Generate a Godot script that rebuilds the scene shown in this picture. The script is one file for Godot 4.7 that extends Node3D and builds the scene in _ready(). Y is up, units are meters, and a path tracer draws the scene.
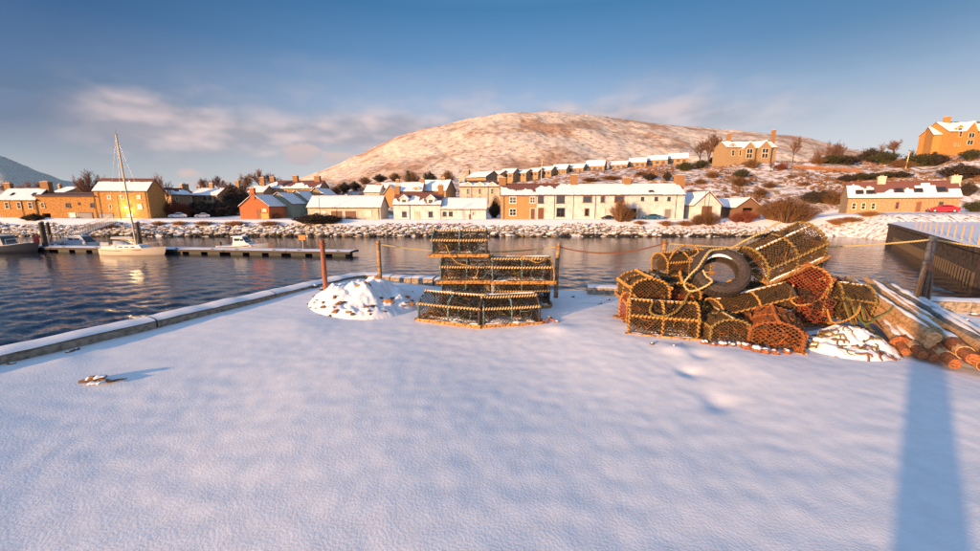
extends Node3D
# Snowy harbour at sunrise: lobster creels on a quay, village and hill across the water.
# x to the right, y up, -z away from the camera; quay snow at y = 0.

const EYE := 1.55
const FOC := 390.0          # focal length in photograph pixels
const PITCH := 0.1838       # camera looks down by 10.5 degrees
const WATER := -4.8
const STREET := -1.85

var M := {}
var names := {}
var rng := RandomNumberGenerator.new()
var nz := FastNoiseLite.new()
var nz2 := FastNoiseLite.new()

# ---------------------------------------------------------------- mesh builder
class MB:
	var v := PackedVector3Array()
	var n := PackedVector3Array()
	var c := PackedColorArray()
	var col := Color(1, 1, 1)
	var use_col := false
	func tri(a: Vector3, b: Vector3, d: Vector3) -> void:
		var q := (d - a).cross(b - a)
		if q.length_squared() < 1e-14:
			return
		q = q.normalized()
		v.append(a); v.append(b); v.append(d)
		n.append(q); n.append(q); n.append(q)
		if use_col:
			c.append(col); c.append(col); c.append(col)
	func tris(a: Vector3, b: Vector3, d: Vector3, na: Vector3, nb: Vector3, nd: Vector3) -> void:
		v.append(a); v.append(b); v.append(d)
		n.append(na); n.append(nb); n.append(nd)
		if use_col:
			c.append(col); c.append(col); c.append(col)
	func quad(a: Vector3, b: Vector3, d: Vector3, e: Vector3) -> void:
		tri(a, b, d); tri(a, d, e)
	# eight corners: p[0..3] bottom ring, p[4..7] top ring, both anticlockwise seen from above
	func hexa(p: Array) -> void:
		quad(p[4], p[7], p[6], p[5]); quad(p[0], p[1], p[2], p[3])
		for i in 4:
			var j := (i + 1) % 4
			quad(p[i], p[i + 4], p[j + 4], p[j])
	func box(o: Vector3, s: Vector3, b := Basis()) -> void:
		var h := s * 0.5
		var p := []
		for y in [-h.y, h.y]:
			for xz in [[-h.x, h.z], [h.x, h.z], [h.x, -h.z], [-h.x, -h.z]]:
				p.append(o + b * Vector3(xz[0], y, xz[1]))
		hexa(p)
	# box with chamfered long edges (along local x)
	func beam(a: Vector3, b: Vector3, w: float, h: float, up := Vector3.UP, ch := 0.12) -> void:
		var d := (b - a).normalized()
		var s := d.cross(up).normalized()
		var u := s.cross(d).normalized()
		var k := minf(w, h) * ch
		var prof := [Vector2(-w / 2 + k, -h / 2), Vector2(w / 2 - k, -h / 2), Vector2(w / 2, -h / 2 + k), Vector2(w / 2, h / 2 - k), Vector2(w / 2 - k, h / 2), Vector2(-w / 2 + k, h / 2), Vector2(-w / 2, h / 2 - k), Vector2(-w / 2, -h / 2 + k)]
		for i in 8:
			var p: Vector2 = prof[i]
			var q: Vector2 = prof[(i + 1) % 8]
			quad(a + s * p.x + u * p.y, a + s * q.x + u * q.y, b + s * q.x + u * q.y, b + s * p.x + u * p.y)
		for i in range(1, 7):
			var p0: Vector2 = prof[0]
			var p1: Vector2 = prof[i]
			var p2: Vector2 = prof[i + 1]
			tri(a + s * p0.x + u * p0.y, a + s * p2.x + u * p2.y, a + s * p1.x + u * p1.y)
			tri(b + s * p0.x + u * p0.y, b + s * p1.x + u * p1.y, b + s * p2.x + u * p2.y)
	# smooth tube along points; r is one radius or one per point
	func tube(p: Array, r, sides := 6, cap := true, closed := false) -> void:
		var m := p.size()
		if m < 2:
			return
		var rings := []
		var prev_s := Vector3.ZERO
		for i in m:
			var d: Vector3
			if closed:
				d = p[(i + 1) % m] - p[(i + m - 1) % m]
			elif i == 0:
				d = p[1] - p[0]
			elif i == m - 1:
				d = p[m - 1] - p[m - 2]
			else:
				d = p[i + 1] - p[i - 1]
			d = d.normalized()
			var s := prev_s - d * prev_s.dot(d)
			if s.length() < 0.01:
				s = d.cross(Vector3.UP if absf(d.y) < 0.9 else Vector3.RIGHT)
			s = s.normalized()
			prev_s = s
			var u := s.cross(d)
			var rr: float = r[i] if r is Array else r
			var ring := []
			for k in sides:
				var a := TAU * k / sides
				var o := s * cos(a) + u * sin(a)
				ring.append([p[i] + o * rr, o])
			rings.append(ring)
		for i in (m if closed else m - 1):
			var A: Array = rings[i]
			var B: Array = rings[(i + 1) % m]
			for k in sides:
				var k2 := (k + 1) % sides
				tris(A[k][0], A[k2][0], B[k2][0], A[k][1], A[k2][1], B[k2][1])
				tris(A[k][0], B[k2][0], B[k][0], A[k][1], B[k2][1], B[k][1])
		if cap and not closed:
			for e in [0, m - 1]:
				for k in range(1, sides - 1):
					if e == 0:
						tri(rings[e][0][0], rings[e][k + 1][0], rings[e][k][0])
					else:
						tri(rings[e][0][0], rings[e][k][0], rings[e][k + 1][0])
	# heightfield-like grid of points P[row][col], smooth normals
	func sheet(P: Array, colors = null) -> void:
		var R := P.size()
		var C: int = P[0].size()
		var N := []
		for i in R:
			var row := PackedVector3Array()
			row.resize(C)
			var up: PackedVector3Array = P[maxi(i - 1, 0)]
			var dn: PackedVector3Array = P[mini(i + 1, R - 1)]
			var me: PackedVector3Array = P[i]
			for j in C:
				var q := (me[mini(j + 1, C - 1)] - me[maxi(j - 1, 0)]).cross(up[j] - dn[j])
				row[j] = q.normalized() if q.length_squared() > 1e-20 else Vector3.UP
			N.append(row)
		for i in R - 1:
			var a: PackedVector3Array = P[i]
			var b: PackedVector3Array = P[i + 1]
			var na: PackedVector3Array = N[i]
			var nb: PackedVector3Array = N[i + 1]
			for j in C - 1:
				v.append(a[j]); v.append(a[j + 1]); v.append(b[j + 1])
				v.append(a[j]); v.append(b[j + 1]); v.append(b[j])
				n.append(na[j]); n.append(na[j + 1]); n.append(nb[j + 1])
				n.append(na[j]); n.append(nb[j + 1]); n.append(nb[j])
				if colors != null:
					for q in [[i, j], [i, j + 1], [i + 1, j + 1], [i, j], [i + 1, j + 1], [i + 1, j]]:
						c.append(colors[q[0]][q[1]])
	# surface of revolution about the y axis of basis b at o; prof = Array of Vector2(radius, y)
	func lathe(prof: Array, o: Vector3, b := Basis(), sides := 12) -> void:
		for i in prof.size() - 1:
			var p: Vector2 = prof[i]
			var q: Vector2 = prof[i + 1]
			var t := (q - p).normalized()
			for k in sides:
				var a0 := TAU * k / sides
				var a1 := TAU * (k + 1) / sides
				var d0 := Vector3(cos(a0), 0, sin(a0))
				var d1 := Vector3(cos(a1), 0, sin(a1))
				var n0 := b * (d0 * t.y + Vector3(0, -t.x, 0))
				var n1 := b * (d1 * t.y + Vector3(0, -t.x, 0))
				var A := o + b * (d0 * p.x + Vector3(0, p.y, 0))
				var B := o + b * (d1 * p.x + Vector3(0, p.y, 0))
				var C2 := o + b * (d1 * q.x + Vector3(0, q.y, 0))
				var D2 := o + b * (d0 * q.x + Vector3(0, q.y, 0))
				tris(A, B, C2, n0, n1, n1); tris(A, C2, D2, n0, n1, n0)
	func mesh() -> ArrayMesh:
		var arr := []
		arr.resize(Mesh.ARRAY_MAX)
		arr[Mesh.ARRAY_VERTEX] = v
		arr[Mesh.ARRAY_NORMAL] = n
		if c.size() == v.size() and c.size() > 0:
			arr[Mesh.ARRAY_COLOR] = c
		var m := ArrayMesh.new()
		if v.size() > 0:
			m.add_surface_from_arrays(Mesh.PRIMITIVE_TRIANGLES, arr)
		return m

# ---------------------------------------------------------------- scene helpers
func numbered(called: String) -> String:
	var k: int = names.get(called, 0)
	names[called] = k + 1
	return called if k == 0 else "%s_%03d" % [called, k]

func tag(o: Node, label: String, category: String, group := "", kind := "") -> Node:
	o.set_meta("label", label)
	o.set_meta("category", category)
	if group: o.set_meta("group", group)
	if kind: o.set_meta("kind", kind)
	return o

func thing(called: String, label: String, category: String, at := Vector3.ZERO, turn := 0.0, group := "") -> Node3D:
	var o := Node3D.new()
	o.name = numbered(called)
	add_child(o)
	o.position = at
	o.rotation.y = turn
	tag(o, label, category, group)
	return o

func put(called: String, mesh, mat: Material, parent: Node = null) -> MeshInstance3D:
	var o := MeshInstance3D.new()
	o.mesh = mesh.mesh() if mesh is MB else mesh
	o.material_override = mat
	if parent == null:
		o.name = numbered(called)
		add_child(o)
	else:
		o.name = called
		parent.add_child(o, true)
	return o

func struct(called: String, mesh, mat: Material, parent: Node = null) -> MeshInstance3D:
	var o := put(called, mesh, mat, parent)
	o.set_meta("kind", "structure")
	return o

func copy(o: Node3D, called: String, at: Vector3, turn: float, size: Vector3, label := "", group := "") -> Node3D:
	var r: Node3D = o.duplicate()
	r.name = numbered(called)
	add_child(r)
	r.transform = Transform3D(Basis(Vector3.UP, turn).scaled_local(size), at)
	if label: r.set_meta("label", label)
	if group: r.set_meta("group", group)
	return r

# photograph pixel -> direction (per metre of depth), and points on it
func ray(px: float, py: float) -> Vector3:
	var xc := (px - 490.0) / FOC
	var yc := (275.5 - py) / FOC
	var k := cos(PITCH) + yc * sin(PITCH)
	return Vector3(xc / k, (yc * cos(PITCH) - sin(PITCH)) / k, -1.0)

func at(px: float, py: float, depth: float) -> Vector3:
	return Vector3(0, EYE, 0) + ray(px, py) * depth

func on(px: float, py: float, h := 0.0) -> Vector3:      # on the level plane y = h
	var r := ray(px, py)
	return Vector3(0, EYE, 0) + r * ((h - EYE) / r.y)

func hy(py: float, depth: float) -> float:               # height seen at row py at this depth
	return EYE + ray(490, py).y * depth

func noise(x: float, y: float, f := 1.0) -> float:
	return nz.get_noise_2d(x * f * 100.0, y * f * 100.0)  # nz frequency is 0.01

# ---------------------------------------------------------------- materials
func lin(r: float, g: float, b: float) -> Color:
	return Color(r, g, b).linear_to_srgb()

func ntex(sd: int, freq: float, cols: Array, offs: Array, size := 512, oct := 4, kind := FastNoiseLite.TYPE_SIMPLEX_SMOOTH, gain := 0.5) -> NoiseTexture2D:
	var t := NoiseTexture2D.new()
	t.width = size; t.height = size; t.seamless = true; t.seamless_blend_skirt = 0.15
	var f := FastNoiseLite.new()
	f.seed = sd; f.frequency = freq; f.noise_type = kind; f.fractal_octaves = oct; f.fractal_gain = gain
	t.noise = f
	var g := Gradient.new()
	g.offsets = PackedFloat32Array(offs)
	var pc := PackedColorArray()
	for q in cols: pc.append(q)
	g.colors = pc
	t.color_ramp = g
	return t

func bump(sd: int, freq: float, strength: float, size := 512, oct := 4) -> NoiseTexture2D:
	var t := NoiseTexture2D.new()
	t.width = size; t.height = size; t.seamless = true; t.as_normal_map = true; t.bump_strength = strength
	var f := FastNoiseLite.new()
	f.seed = sd; f.frequency = freq; f.fractal_octaves = oct
	t.noise = f
	return t

func plainm(c: Color, rough := 0.8, metal := 0.0) -> StandardMaterial3D:
	var m := StandardMaterial3D.new()
	m.albedo_color = c; m.roughness = rough; m.metallic = metal
	return m

func texm(t: Texture2D, scale: float, rough := 0.85, world := false, nrm: Texture2D = null, ns := 1.0) -> StandardMaterial3D:
	var m := StandardMaterial3D.new()
	m.albedo_texture = t; m.roughness = rough
	m.uv1_triplanar = true; m.uv1_world_triplanar = world
	m.uv1_scale = Vector3.ONE * scale
	if nrm != null:
		m.normal_enabled = true; m.normal_texture = nrm; m.normal_scale = ns
	return m

# grain: two close tones of one colour
func mott(sd: int, r: float, g: float, b: float, k: float, freq: float, scale: float, rough := 0.85, world := false) -> StandardMaterial3D:
	return texm(ntex(sd, freq, [lin(r * (1 - k), g * (1 - k), b * (1 - k)), lin(r, g, b), lin(minf(r * (1 + k), 0.95), minf(g * (1 + k), 0.95), minf(b * (1 + k), 0.95))], [0.25, 0.5, 0.75], 256), scale, rough, world)

# ---------------------------------------------------------------- camera, sky, sun
const SUN_AZ := 0.831       # rays travel 47.6 degrees to the right of the view axis
const SUN_EL := 0.14

func sky_color(az: float, el: float) -> Color:
	# az: angle from straight ahead (positive to the right), el: elevation
	var e := rad_to_deg(maxf(el, 0.0))
	# ahead: pale at the horizon, deep blue above
	var stops := [[0.0, Vector3(0.74, 0.72, 0.70)], [4.0, Vector3(0.70, 0.71, 0.72)], [7.4, Vector3(0.61, 0.66, 0.73)], [12.9, Vector3(0.40, 0.53, 0.73)], [18.2, Vector3(0.17, 0.345, 0.60)], [23.7, Vector3(0.076, 0.235, 0.47)], [40.0, Vector3(0.17, 0.29, 0.48)], [90.0, Vector3(0.22, 0.32, 0.48)]]
	var c := Vector3.ZERO
	for i in stops.size() - 1:
		if e <= stops[i + 1][0]:
			var t: float = (e - stops[i][0]) / (stops[i + 1][0] - stops[i][0])
			c = (stops[i][1] as Vector3).lerp(stops[i + 1][1], t)
			break
	# clear air is darkest at right angles to the sun, brightest and warmest round it
	var s := cos(el) * cos(az - (SUN_AZ + PI))
	var off := rad_to_deg(acos(clampf(s, -1.0, 1.0)))
	c *= Vector3.ONE - Vector3(0.80, 0.70, 0.58) * (smoothstep(-6.0, 11.0, e) * smoothstep(60.0, 26.0, e) * exp(-pow((off - 74.0) / 34.0, 2.0)))
	c *= Vector3.ONE - Vector3(0.52, 0.40, 0.36) * (smoothstep(6.0, 18.0, e) * smoothstep(60.0, 26.0, e) * exp(-pow((off - 180.0) / 27.0, 2.0)))
	var glow := smoothstep(0.0, 1.0, s)
	c = c * (1.0 + SKY_SIDE * glow) + Vector3(1.15, 0.80, 0.66) * glow * glow * exp(-e / 20.0)
	return Color(c.x, c.y, c.z)

const EXPOSURE := 1.74
const SKY_SIDE := 1.8

func make_sky() -> ImageTexture:
	var W := 2048
	var H := 1024
	var im := Image.create(W, H, false, Image.FORMAT_RGBF)
	im.fill(Color(0.2, 0.22, 0.27))
	var f := FastNoiseLite.new()
	f.seed = 5; f.frequency = 1.0; f.fractal_octaves = 5; f.noise_type = FastNoiseLite.TYPE_SIMPLEX_SMOOTH
	var cols := []
	# coarse table of the clear sky (smooth), finer clouds on top
	for y in H / 2 + 8:
		var el := (0.5 - (y + 0.5) / H) * PI
		var e := rad_to_deg(el)
		var row := []
		for x in range(0, W + 32, 32):
			row.append(sky_color((x + 0.5) / W * TAU, el))
		for x in W:
			var q := x / 32.0
			var i := int(q)
			var c: Color = row[i].lerp(row[i + 1], q - i)
			if e < 34.0:
				var az := wrapf((x + 0.5) / W * 360.0, -180.0, 180.0)
				# stretched bank of cloud, thick on the left of the view, thin elsewhere
				var d := f.get_noise_3d(cos(deg_to_rad(az)) * 3.2, e * 0.13, sin(deg_to_rad(az)) * 3.2)
				var fine := f.get_noise_3d(cos(deg_to_rad(az)) * 9.0 + 7.0, e * 0.42, sin(deg_to_rad(az)) * 9.0)
				var around := 0.5 + 0.5 * cos(deg_to_rad(az + 34.0))
				var mid := 8.5 + 1.0 * d + 0.06 * clampf(az + 30.0, -30.0, 30.0)
				var w := 2.5 + 1.2 * fine
				var band := exp(-pow((e - mid) / maxf(w, 0.8), 2.0))
				var cover := clampf(band * (0.10 + 1.1 * smoothstep(0.55, 0.98, around)) * (1.1 + 1.0 * d) * (1.0 - 0.8 * smoothstep(-41.0, -48.0, az) * smoothstep(-85.0, -60.0, az)) , 0.0, 1.0)
				# wisps higher up
				var wisp := exp(-pow((e - 15.5) / 3.2, 2.0)) * clampf(0.25 + d * 1.1 + fine * 0.5, 0.0, 1.0) * 0.22 * smoothstep(0.6, 1.0, around) * (0.15 + 0.85 * smoothstep(-44.0, -34.0, az))
				var lit := clampf(0.45 + 1.3 * fine + 0.10 * (e - mid), 0.0, 1.0)
				var cc := Color(0.42, 0.40, 0.46).lerp(Color(0.74, 0.61, 0.62), lit)
				c = c.lerp(cc, cover * 0.9)
				c = c.lerp(Color(0.40, 0.40, 0.50), wisp)
				# a grey bank at the far end of the cloud
				var bank := exp(-pow((az + 54.0) / 9.0, 2.0)) * exp(-pow((e - 8.6 - d) / (2.4 + fine), 2.0))
				c = c.lerp(Color(0.12, 0.18, 0.30), clampf(bank * 0.8, 0.0, 1.0))
				# small sunlit heads of cumulus low over the hills
				for k in [[-36.4, 2.6, 1.9, 1.2], [-33.8, 2.2, 1.6, 0.9], [-25.0, 6.5, 2.6, 0.8], [-20.0, 5.8, 3.4, 0.9], [-14.5, 5.2, 4.0, 1.0], [-55.0, 3.2, 3.0, 0.8], [60.0, 4.0, 5.0, 0.9], [118.0, 4.5, 5.0, 1.4], [-100.0, 4.5, 6.0, 1.6], [170.0, 4.8, 7.0, 1.4]]:
					var dx: float = (az - k[0]) / k[2]
					if absf(dx) < 1.6:
						var dy: float = (e - k[1]) / k[3]
						if dy < 0: dy *= 0.55
						var r := dx * dx + dy * dy + fine * 1.9
						var a := smoothstep(1.0, 0.25, r)
						c = c.lerp(Color(0.72, 0.55, 0.52).lerp(Color(0.50, 0.44, 0.50), clampf(-dy * 0.5 + 0.2, 0, 1)), a * 0.75)
			im.set_pixel(x, y, c * (1.0 / EXPOSURE))
	return ImageTexture.create_from_image(im)

func setup_view() -> void:
	var cam := Camera3D.new()
	cam.name = "camera"
	cam.position = Vector3(0, EYE, 0)
	cam.rotation.x = -PITCH
	cam.fov = rad_to_deg(2.0 * atan(275.5 / FOC))
	cam.near = 0.05
	cam.far = 9000.0
	add_child(cam)
	cam.make_current()
	var we := WorldEnvironment.new()
	we.name = "world_environment"
	var env := Environment.new()
	env.background_mode = Environment.BG_SKY
	var sky := Sky.new()
	var pm := PanoramaSkyMaterial.new()
	pm.panorama = make_sky()
	sky.sky_material = pm
	env.sky = sky
	env.tonemap_mode = Environment.TONE_MAPPER_LINEAR
	env.tonemap_exposure = EXPOSURE
	env.sdfgi_enabled = true
	env.ssao_enabled = true
	env.ssil_enabled = true
	we.environment = env
	add_child(we)
	var sun := DirectionalLight3D.new()
	sun.name = "sun"
	sun.light_color = lin(1.0, 0.56, 0.235)
	sun.light_energy = 1.6
	sun.light_angular_distance = 0.55
	sun.shadow_enabled = true
	var dir := Vector3(sin(SUN_AZ) * cos(SUN_EL), -sin(SUN_EL), -cos(SUN_AZ) * cos(SUN_EL))
	add_child(sun)
	sun.look_at_from_position(Vector3.ZERO, dir, Vector3.UP)

func make_materials() -> void:
	var snow_n := bump(21, 0.035, 3.0, 1024, 5)
	M.snow = texm(ntex(20, 0.02, [lin(0.84, 0.84, 0.85), lin(0.89, 0.89, 0.90)], [0.3, 0.7], 256), 1.25, 0.6, true, snow_n, 0.44)
	M.snow_far = texm(ntex(22, 0.02, [lin(0.84, 0.84, 0.85), lin(0.89, 0.89, 0.90)], [0.3, 0.7], 256), 0.15, 0.7, true)
	M.roof_snow = texm(ntex(23, 0.02, [lin(0.84, 0.84, 0.85), lin(0.89, 0.89, 0.90)], [0.3, 0.7], 256), 0.3, 0.7)
	# hill: snow over heather and bracken; the sun's warmth is tinted into the snow
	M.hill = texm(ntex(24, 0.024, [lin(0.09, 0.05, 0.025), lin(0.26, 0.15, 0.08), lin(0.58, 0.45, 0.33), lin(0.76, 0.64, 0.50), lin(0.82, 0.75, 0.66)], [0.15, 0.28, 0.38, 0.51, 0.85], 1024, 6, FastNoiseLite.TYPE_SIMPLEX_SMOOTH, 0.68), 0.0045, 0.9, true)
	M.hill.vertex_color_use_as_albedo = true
	M.hillside = texm(ntex(25, 0.012, [lin(0.12, 0.06, 0.025), lin(0.30, 0.17, 0.08), lin(0.58, 0.50, 0.44), lin(0.80, 0.80, 0.83), lin(0.85, 0.86, 0.89)], [0.26, 0.40, 0.50, 0.60, 0.85], 1024, 7, FastNoiseLite.TYPE_SIMPLEX_SMOOTH, 0.7), 0.018, 0.9, true)
	M.bank = texm(ntex(26, 0.02, [lin(0.16, 0.09, 0.045), lin(0.36, 0.26, 0.18), lin(0.78, 0.78, 0.81), lin(0.85, 0.86, 0.89)], [0.22, 0.33, 0.45, 0.7], 512, 5), 0.11, 0.9, true)
	M.concrete = texm(ntex(27, 0.03, [lin(0.15, 0.12, 0.09), lin(0.29, 0.235, 0.175), lin(0.38, 0.32, 0.25)], [0.25, 0.5, 0.8], 512, 5), 0.9, 0.85, false, bump(28, 0.06, 5.0, 256), 0.5)
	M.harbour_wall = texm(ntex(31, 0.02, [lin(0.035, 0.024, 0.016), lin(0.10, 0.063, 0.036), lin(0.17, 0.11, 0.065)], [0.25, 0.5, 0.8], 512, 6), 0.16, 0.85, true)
	M.rock = texm(ntex(32, 0.03, [lin(0.08, 0.065, 0.05), lin(0.20, 0.16, 0.12), lin(0.32, 0.27, 0.21)], [0.25, 0.5, 0.8], 256, 5), 0.5, 0.9)
	var w := StandardMaterial3D.new()
	w.albedo_color = lin(0.012, 0.017, 0.026)
	w.roughness = 0.10
	w.metallic_specular = 0.55
	w.normal_enabled = true
	w.normal_texture = bump(33, 0.03, 6.0, 1024, 4)
	w.normal_scale = 0.16
	w.uv1_triplanar = true; w.uv1_world_triplanar = true
	w.uv1_scale = Vector3(0.12, 0.12, 0.22)
	M.water = w
	M.bed = plainm(lin(0.04, 0.035, 0.03), 1.0)
	M.wood = texm(ntex(34, 0.03, [lin(0.16, 0.09, 0.04), lin(0.33, 0.20, 0.095), lin(0.44, 0.29, 0.15)], [0.25, 0.5, 0.8], 256, 5), 1.6, 0.75, false, bump(35, 0.08, 4.0, 256), 0.5)
	M.wood_grey = texm(ntex(36, 0.03, [lin(0.09, 0.075, 0.06), lin(0.19, 0.16, 0.13), lin(0.28, 0.24, 0.20)], [0.25, 0.5, 0.8], 256, 5), 1.6, 0.8, false, bump(37, 0.08, 4.0, 256), 0.5)

# ---------------------------------------------------------------- our quay
const KSLOPE := -0.4845
func kerb_x(z: float) -> float:                    # the left edge of the quay
	return -3.39 + (z + 6.07) * KSLOPE
func back_z(x: float) -> float:                    # the far edge of the quay
	return -7.36 + (minf(x, 14.0) + 1.02) * 0.205

var dents := []

func ground_y(x: float, z: float) -> float:
	var p := (x - kerb_x(z)) * 0.90                # distance from the left kerb
	var y := 0.14 * exp(-pow(p / 1.6, 2.0))
	y += 0.040 * nz2.get_noise_2d(x * 22.0 + z * 9.0, z * 30.0 - x * 11.0)
	y += 0.015 * nz2.get_noise_2d((x + 0.19 * z) * 62.0 + 300.0, z * 13.0)
	y += 0.0035 * nz2.get_noise_2d(x * 70.0 + 300.0, z * 90.0)
	# wind ripples, long across the wind
	y += 0.0020 * nz2.get_noise_2d(x * 150.0 + z * 60.0, z * 420.0 - x * 40.0)
	var grain := 0.4 + 0.6 * smoothstep(0.2, 0.9, p - 1.2)
	y += 0.0017 * grain * nz2.get_noise_2d(x * 420.0, z * 440.0)
	y += 0.0010 * grain * nz2.get_noise_2d(x * 820.0 + 50.0, z * 850.0)
	y *= smoothstep(0.0, 0.5, z - back_z(x)) * 0.7 + 0.3
	for d: Array in dents:
		var q: float = Vector2(x - d[0], z - d[1]).length_squared() / (d[2] * d[2])
		if q < 6.0:
			y += d[3] * exp(-q)
	return y

func build_quay() -> void:
	for d in [[713, 399, 0.16, -0.035], [700, 396, 0.12, 0.02], [689, 371, 0.10, -0.03], [676, 352, 0.14, 0.03], [700, 357, 0.1, -0.02], [60, 372, 0.2, 0.012], [640, 330, 0.2, 0.03], [735, 362, 0.3, 0.02], [560, 330, 0.2, 0.03], [300, 330, 0.35, 0.02]]:
		var g := on(d[0], d[1])
		dents.append([g.x, g.z, d[2], d[3]])
	# the snow: a sheet, fine where the camera sees it
	var zs := []
	var z := -7.66
	while z < -0.6:
		zs.append(z); z += 0.034 if z > -6.2 else 0.045
	while z < 16.0:
		zs.append(z); z += 0.3 + (z + 0.6) * 0.1
	var ss := []
	var s := 0.0
	while s < 11.5:
		ss.append(s); s += 0.034
	while s < 60.0:
		ss.append(s); s += 0.25 + (s - 11.5) * 0.1
	var P := []
	for zz in zs:
		var row := PackedVector3Array()
		var fade: float = clampf((-3.0 - zz) / 4.66, 0.0, 1.0)
		for q in ss:
			var x: float = kerb_x(zz) + q
			var z2: float = zz + 0.205 * (minf(x, 14.0) + 2.5) * fade
			row.append(Vector3(x, ground_y(x, z2), z2))
		P.append(row)
	var mb := MB.new()
	mb.sheet(P)
	struct("quay_ground", mb, M.snow)
	# the quay's own walls, down into the water
	var wl := MB.new()
	var c0 := Vector3(kerb_x(16.0) - 0.32, 0, 16.0)
	var c1 := Vector3(kerb_x(-7.9) - 0.36, 0, -7.98)
	var c2 := Vector3(14.0, 0, back_z(14.0) - 0.31)
	var c3 := Vector3(60.0, 0, back_z(60.0) - 0.31)
	for e in [[c0, c1], [c1, c2], [c2, c3]]:
		var a: Vector3 = e[0]
		var b: Vector3 = e[1]
		wl.quad(a + Vector3(0, -7, 0), a + Vector3(0, -0.06, 0), b + Vector3(0, -0.06, 0), b + Vector3(0, -7, 0))
		# ledge under the kerb
		var i := Vector3(1.4, -0.06, 0.2) if a == c0 else Vector3(0.3, -0.06, 1.3)
		wl.quad(a + Vector3(0, -0.06, 0), a + i, b + i, b + Vector3(0, -0.06, 0))
	struct("quay_wall", wl, M.concrete)
	build_kerb()

func kerb_run(parent: Node3D, pts: Array, h: float, w: float, mat: Material, snow_h: float) -> void:
	# pts: inner top line; a stone between each two points, laid outwards (away from the quay)
	for i in pts.size() - 1:
		var a: Vector3 = pts[i]
		var b: Vector3 = pts[i + 1]
		var d := (b - a).normalized()
		var o := d.cross(Vector3.UP) * -1.0
		a += d * 0.008; b -= d * 0.008
		var mid := w * 0.5
		var st := MB.new()
		var rise := rng.randf_range(-0.006, 0.006)
		st.beam(a + o * mid + Vector3(0, h * 0.5 - 0.1 + rise, 0), b + o * mid + Vector3(0, h * 0.5 - 0.1 + rise, 0), w, h + 0.2, Vector3.UP, 0.08)
		var stone := put("kerb_stone", st, mat, parent)
		if snow_h > 0.0:
			var sn := MB.new()
			var n := maxi(3, int(a.distance_to(b) / 0.08))
			var rows := []
			for k in 9:
				var row := PackedVector3Array()
				var t := k / 8.0
				for j in n + 1:
					var p := a.lerp(b, float(j) / n)
					var e := 0.018 * noise(p.x * 3.0 + k * 0.7, p.z * 3.0) 
					var prof := pow(maxf(0.0, sin(PI * clampf(t, 0.02, 0.98))), 0.35)
					var y := h - 0.004 + rise + snow_h * (prof * (1.0 + 0.6 * noise(p.x * 2.0 + 9, p.z * 2.0)) - 0.25)
					row.append(p + o * ((t) * (w + 0.03) - 0.015 + e) + Vector3(0, y, 0))
				rows.append(row)
			sn.sheet(rows)
			put("snow_cap", sn, M.snow, stone)

func build_kerb() -> void:
	var root := Node3D.new()
	root.name = "kerb"; add_child(root)
	root.set_meta("kind", "structure")
	# left run: from behind the camera to the corner
	var L := []
	var z := 9.0
	while z > -6.9:
		L.append(Vector3(kerb_x(z), 0.0, z)); z -= 1.35
	L.append(Vector3(-2.90, 0, -7.08)); L.append(Vector3(-2.72, 0, -7.40)); L.append(Vector3(-2.47, 0, -7.58)); L.append(Vector3(-2.14, 0, back_z(-2.14)))
	L.reverse()
	kerb_run(root, L, 0.205, 0.30, M.concrete, 0.04)
	# back run: lit face, bays with a gap as in the photograph
	for q in [[[-1.0, -1.42, -1.84, -2.125], 0.165, M.concrete], [[1.05, 0.05, -0.985], 0.16, M.concrete], [[5.6, 4.6, 3.6, 2.7, 1.72], 0.135, M.concrete], [[13.9, 12.0, 10.0, 8.4, 7.0, 5.62], 0.145, M.concrete]]:
		var B := []
		for x: float in q[0]: B.append(Vector3(x, 0, back_z(x)))
		kerb_run(root, B, q[1], 0.28, q[2], 0.03)

# ---------------------------------------------------------------- water
func wave_y(x: float, z: float) -> float:
	var k := 0.36 + 1.4 * smoothstep(46.0, 18.0, -z) + 0.35 * nz2.get_noise_2d(x * 6.0, z * 9.0)
	return k * (0.036 * nz2.get_noise_2d(x * 42.0, z * 62.0) + 0.021 * nz2.get_noise_2d(x * 120.0 + 40.0, z * 180.0))

func build_water() -> void:
	var P := []
	var d := 9.0
	while d < 80.0:
		var row := PackedVector3Array()
		var half := d * 1.5 + 12.0
		var nseg := 420
		for j in nseg + 1:
			var x := lerpf(-half, half, float(j) / nseg)
			row.append(Vector3(x, WATER + wave_y(x, -d), -d))
		P.append(row)
		d += 0.16 + d * 0.0042
	P.reverse()
	var mb := MB.new()
	mb.sheet(P)
	# calm outskirts, outside the picture
	var y := WATER - 0.05
	mb.quad(Vector3(-400, y, -80), Vector3(400, y, -80), Vector3(400, y, 60), Vector3(-400, y, 60))
	struct("water", mb, M.water)
	var bed := MB.new()
	bed.quad(Vector3(-600, -9, -120), Vector3(600, -9, -120), Vector3(600, -9, 80), Vector3(-600, -9, 80))
	struct("sea_bed", bed, M.bed)

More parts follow.
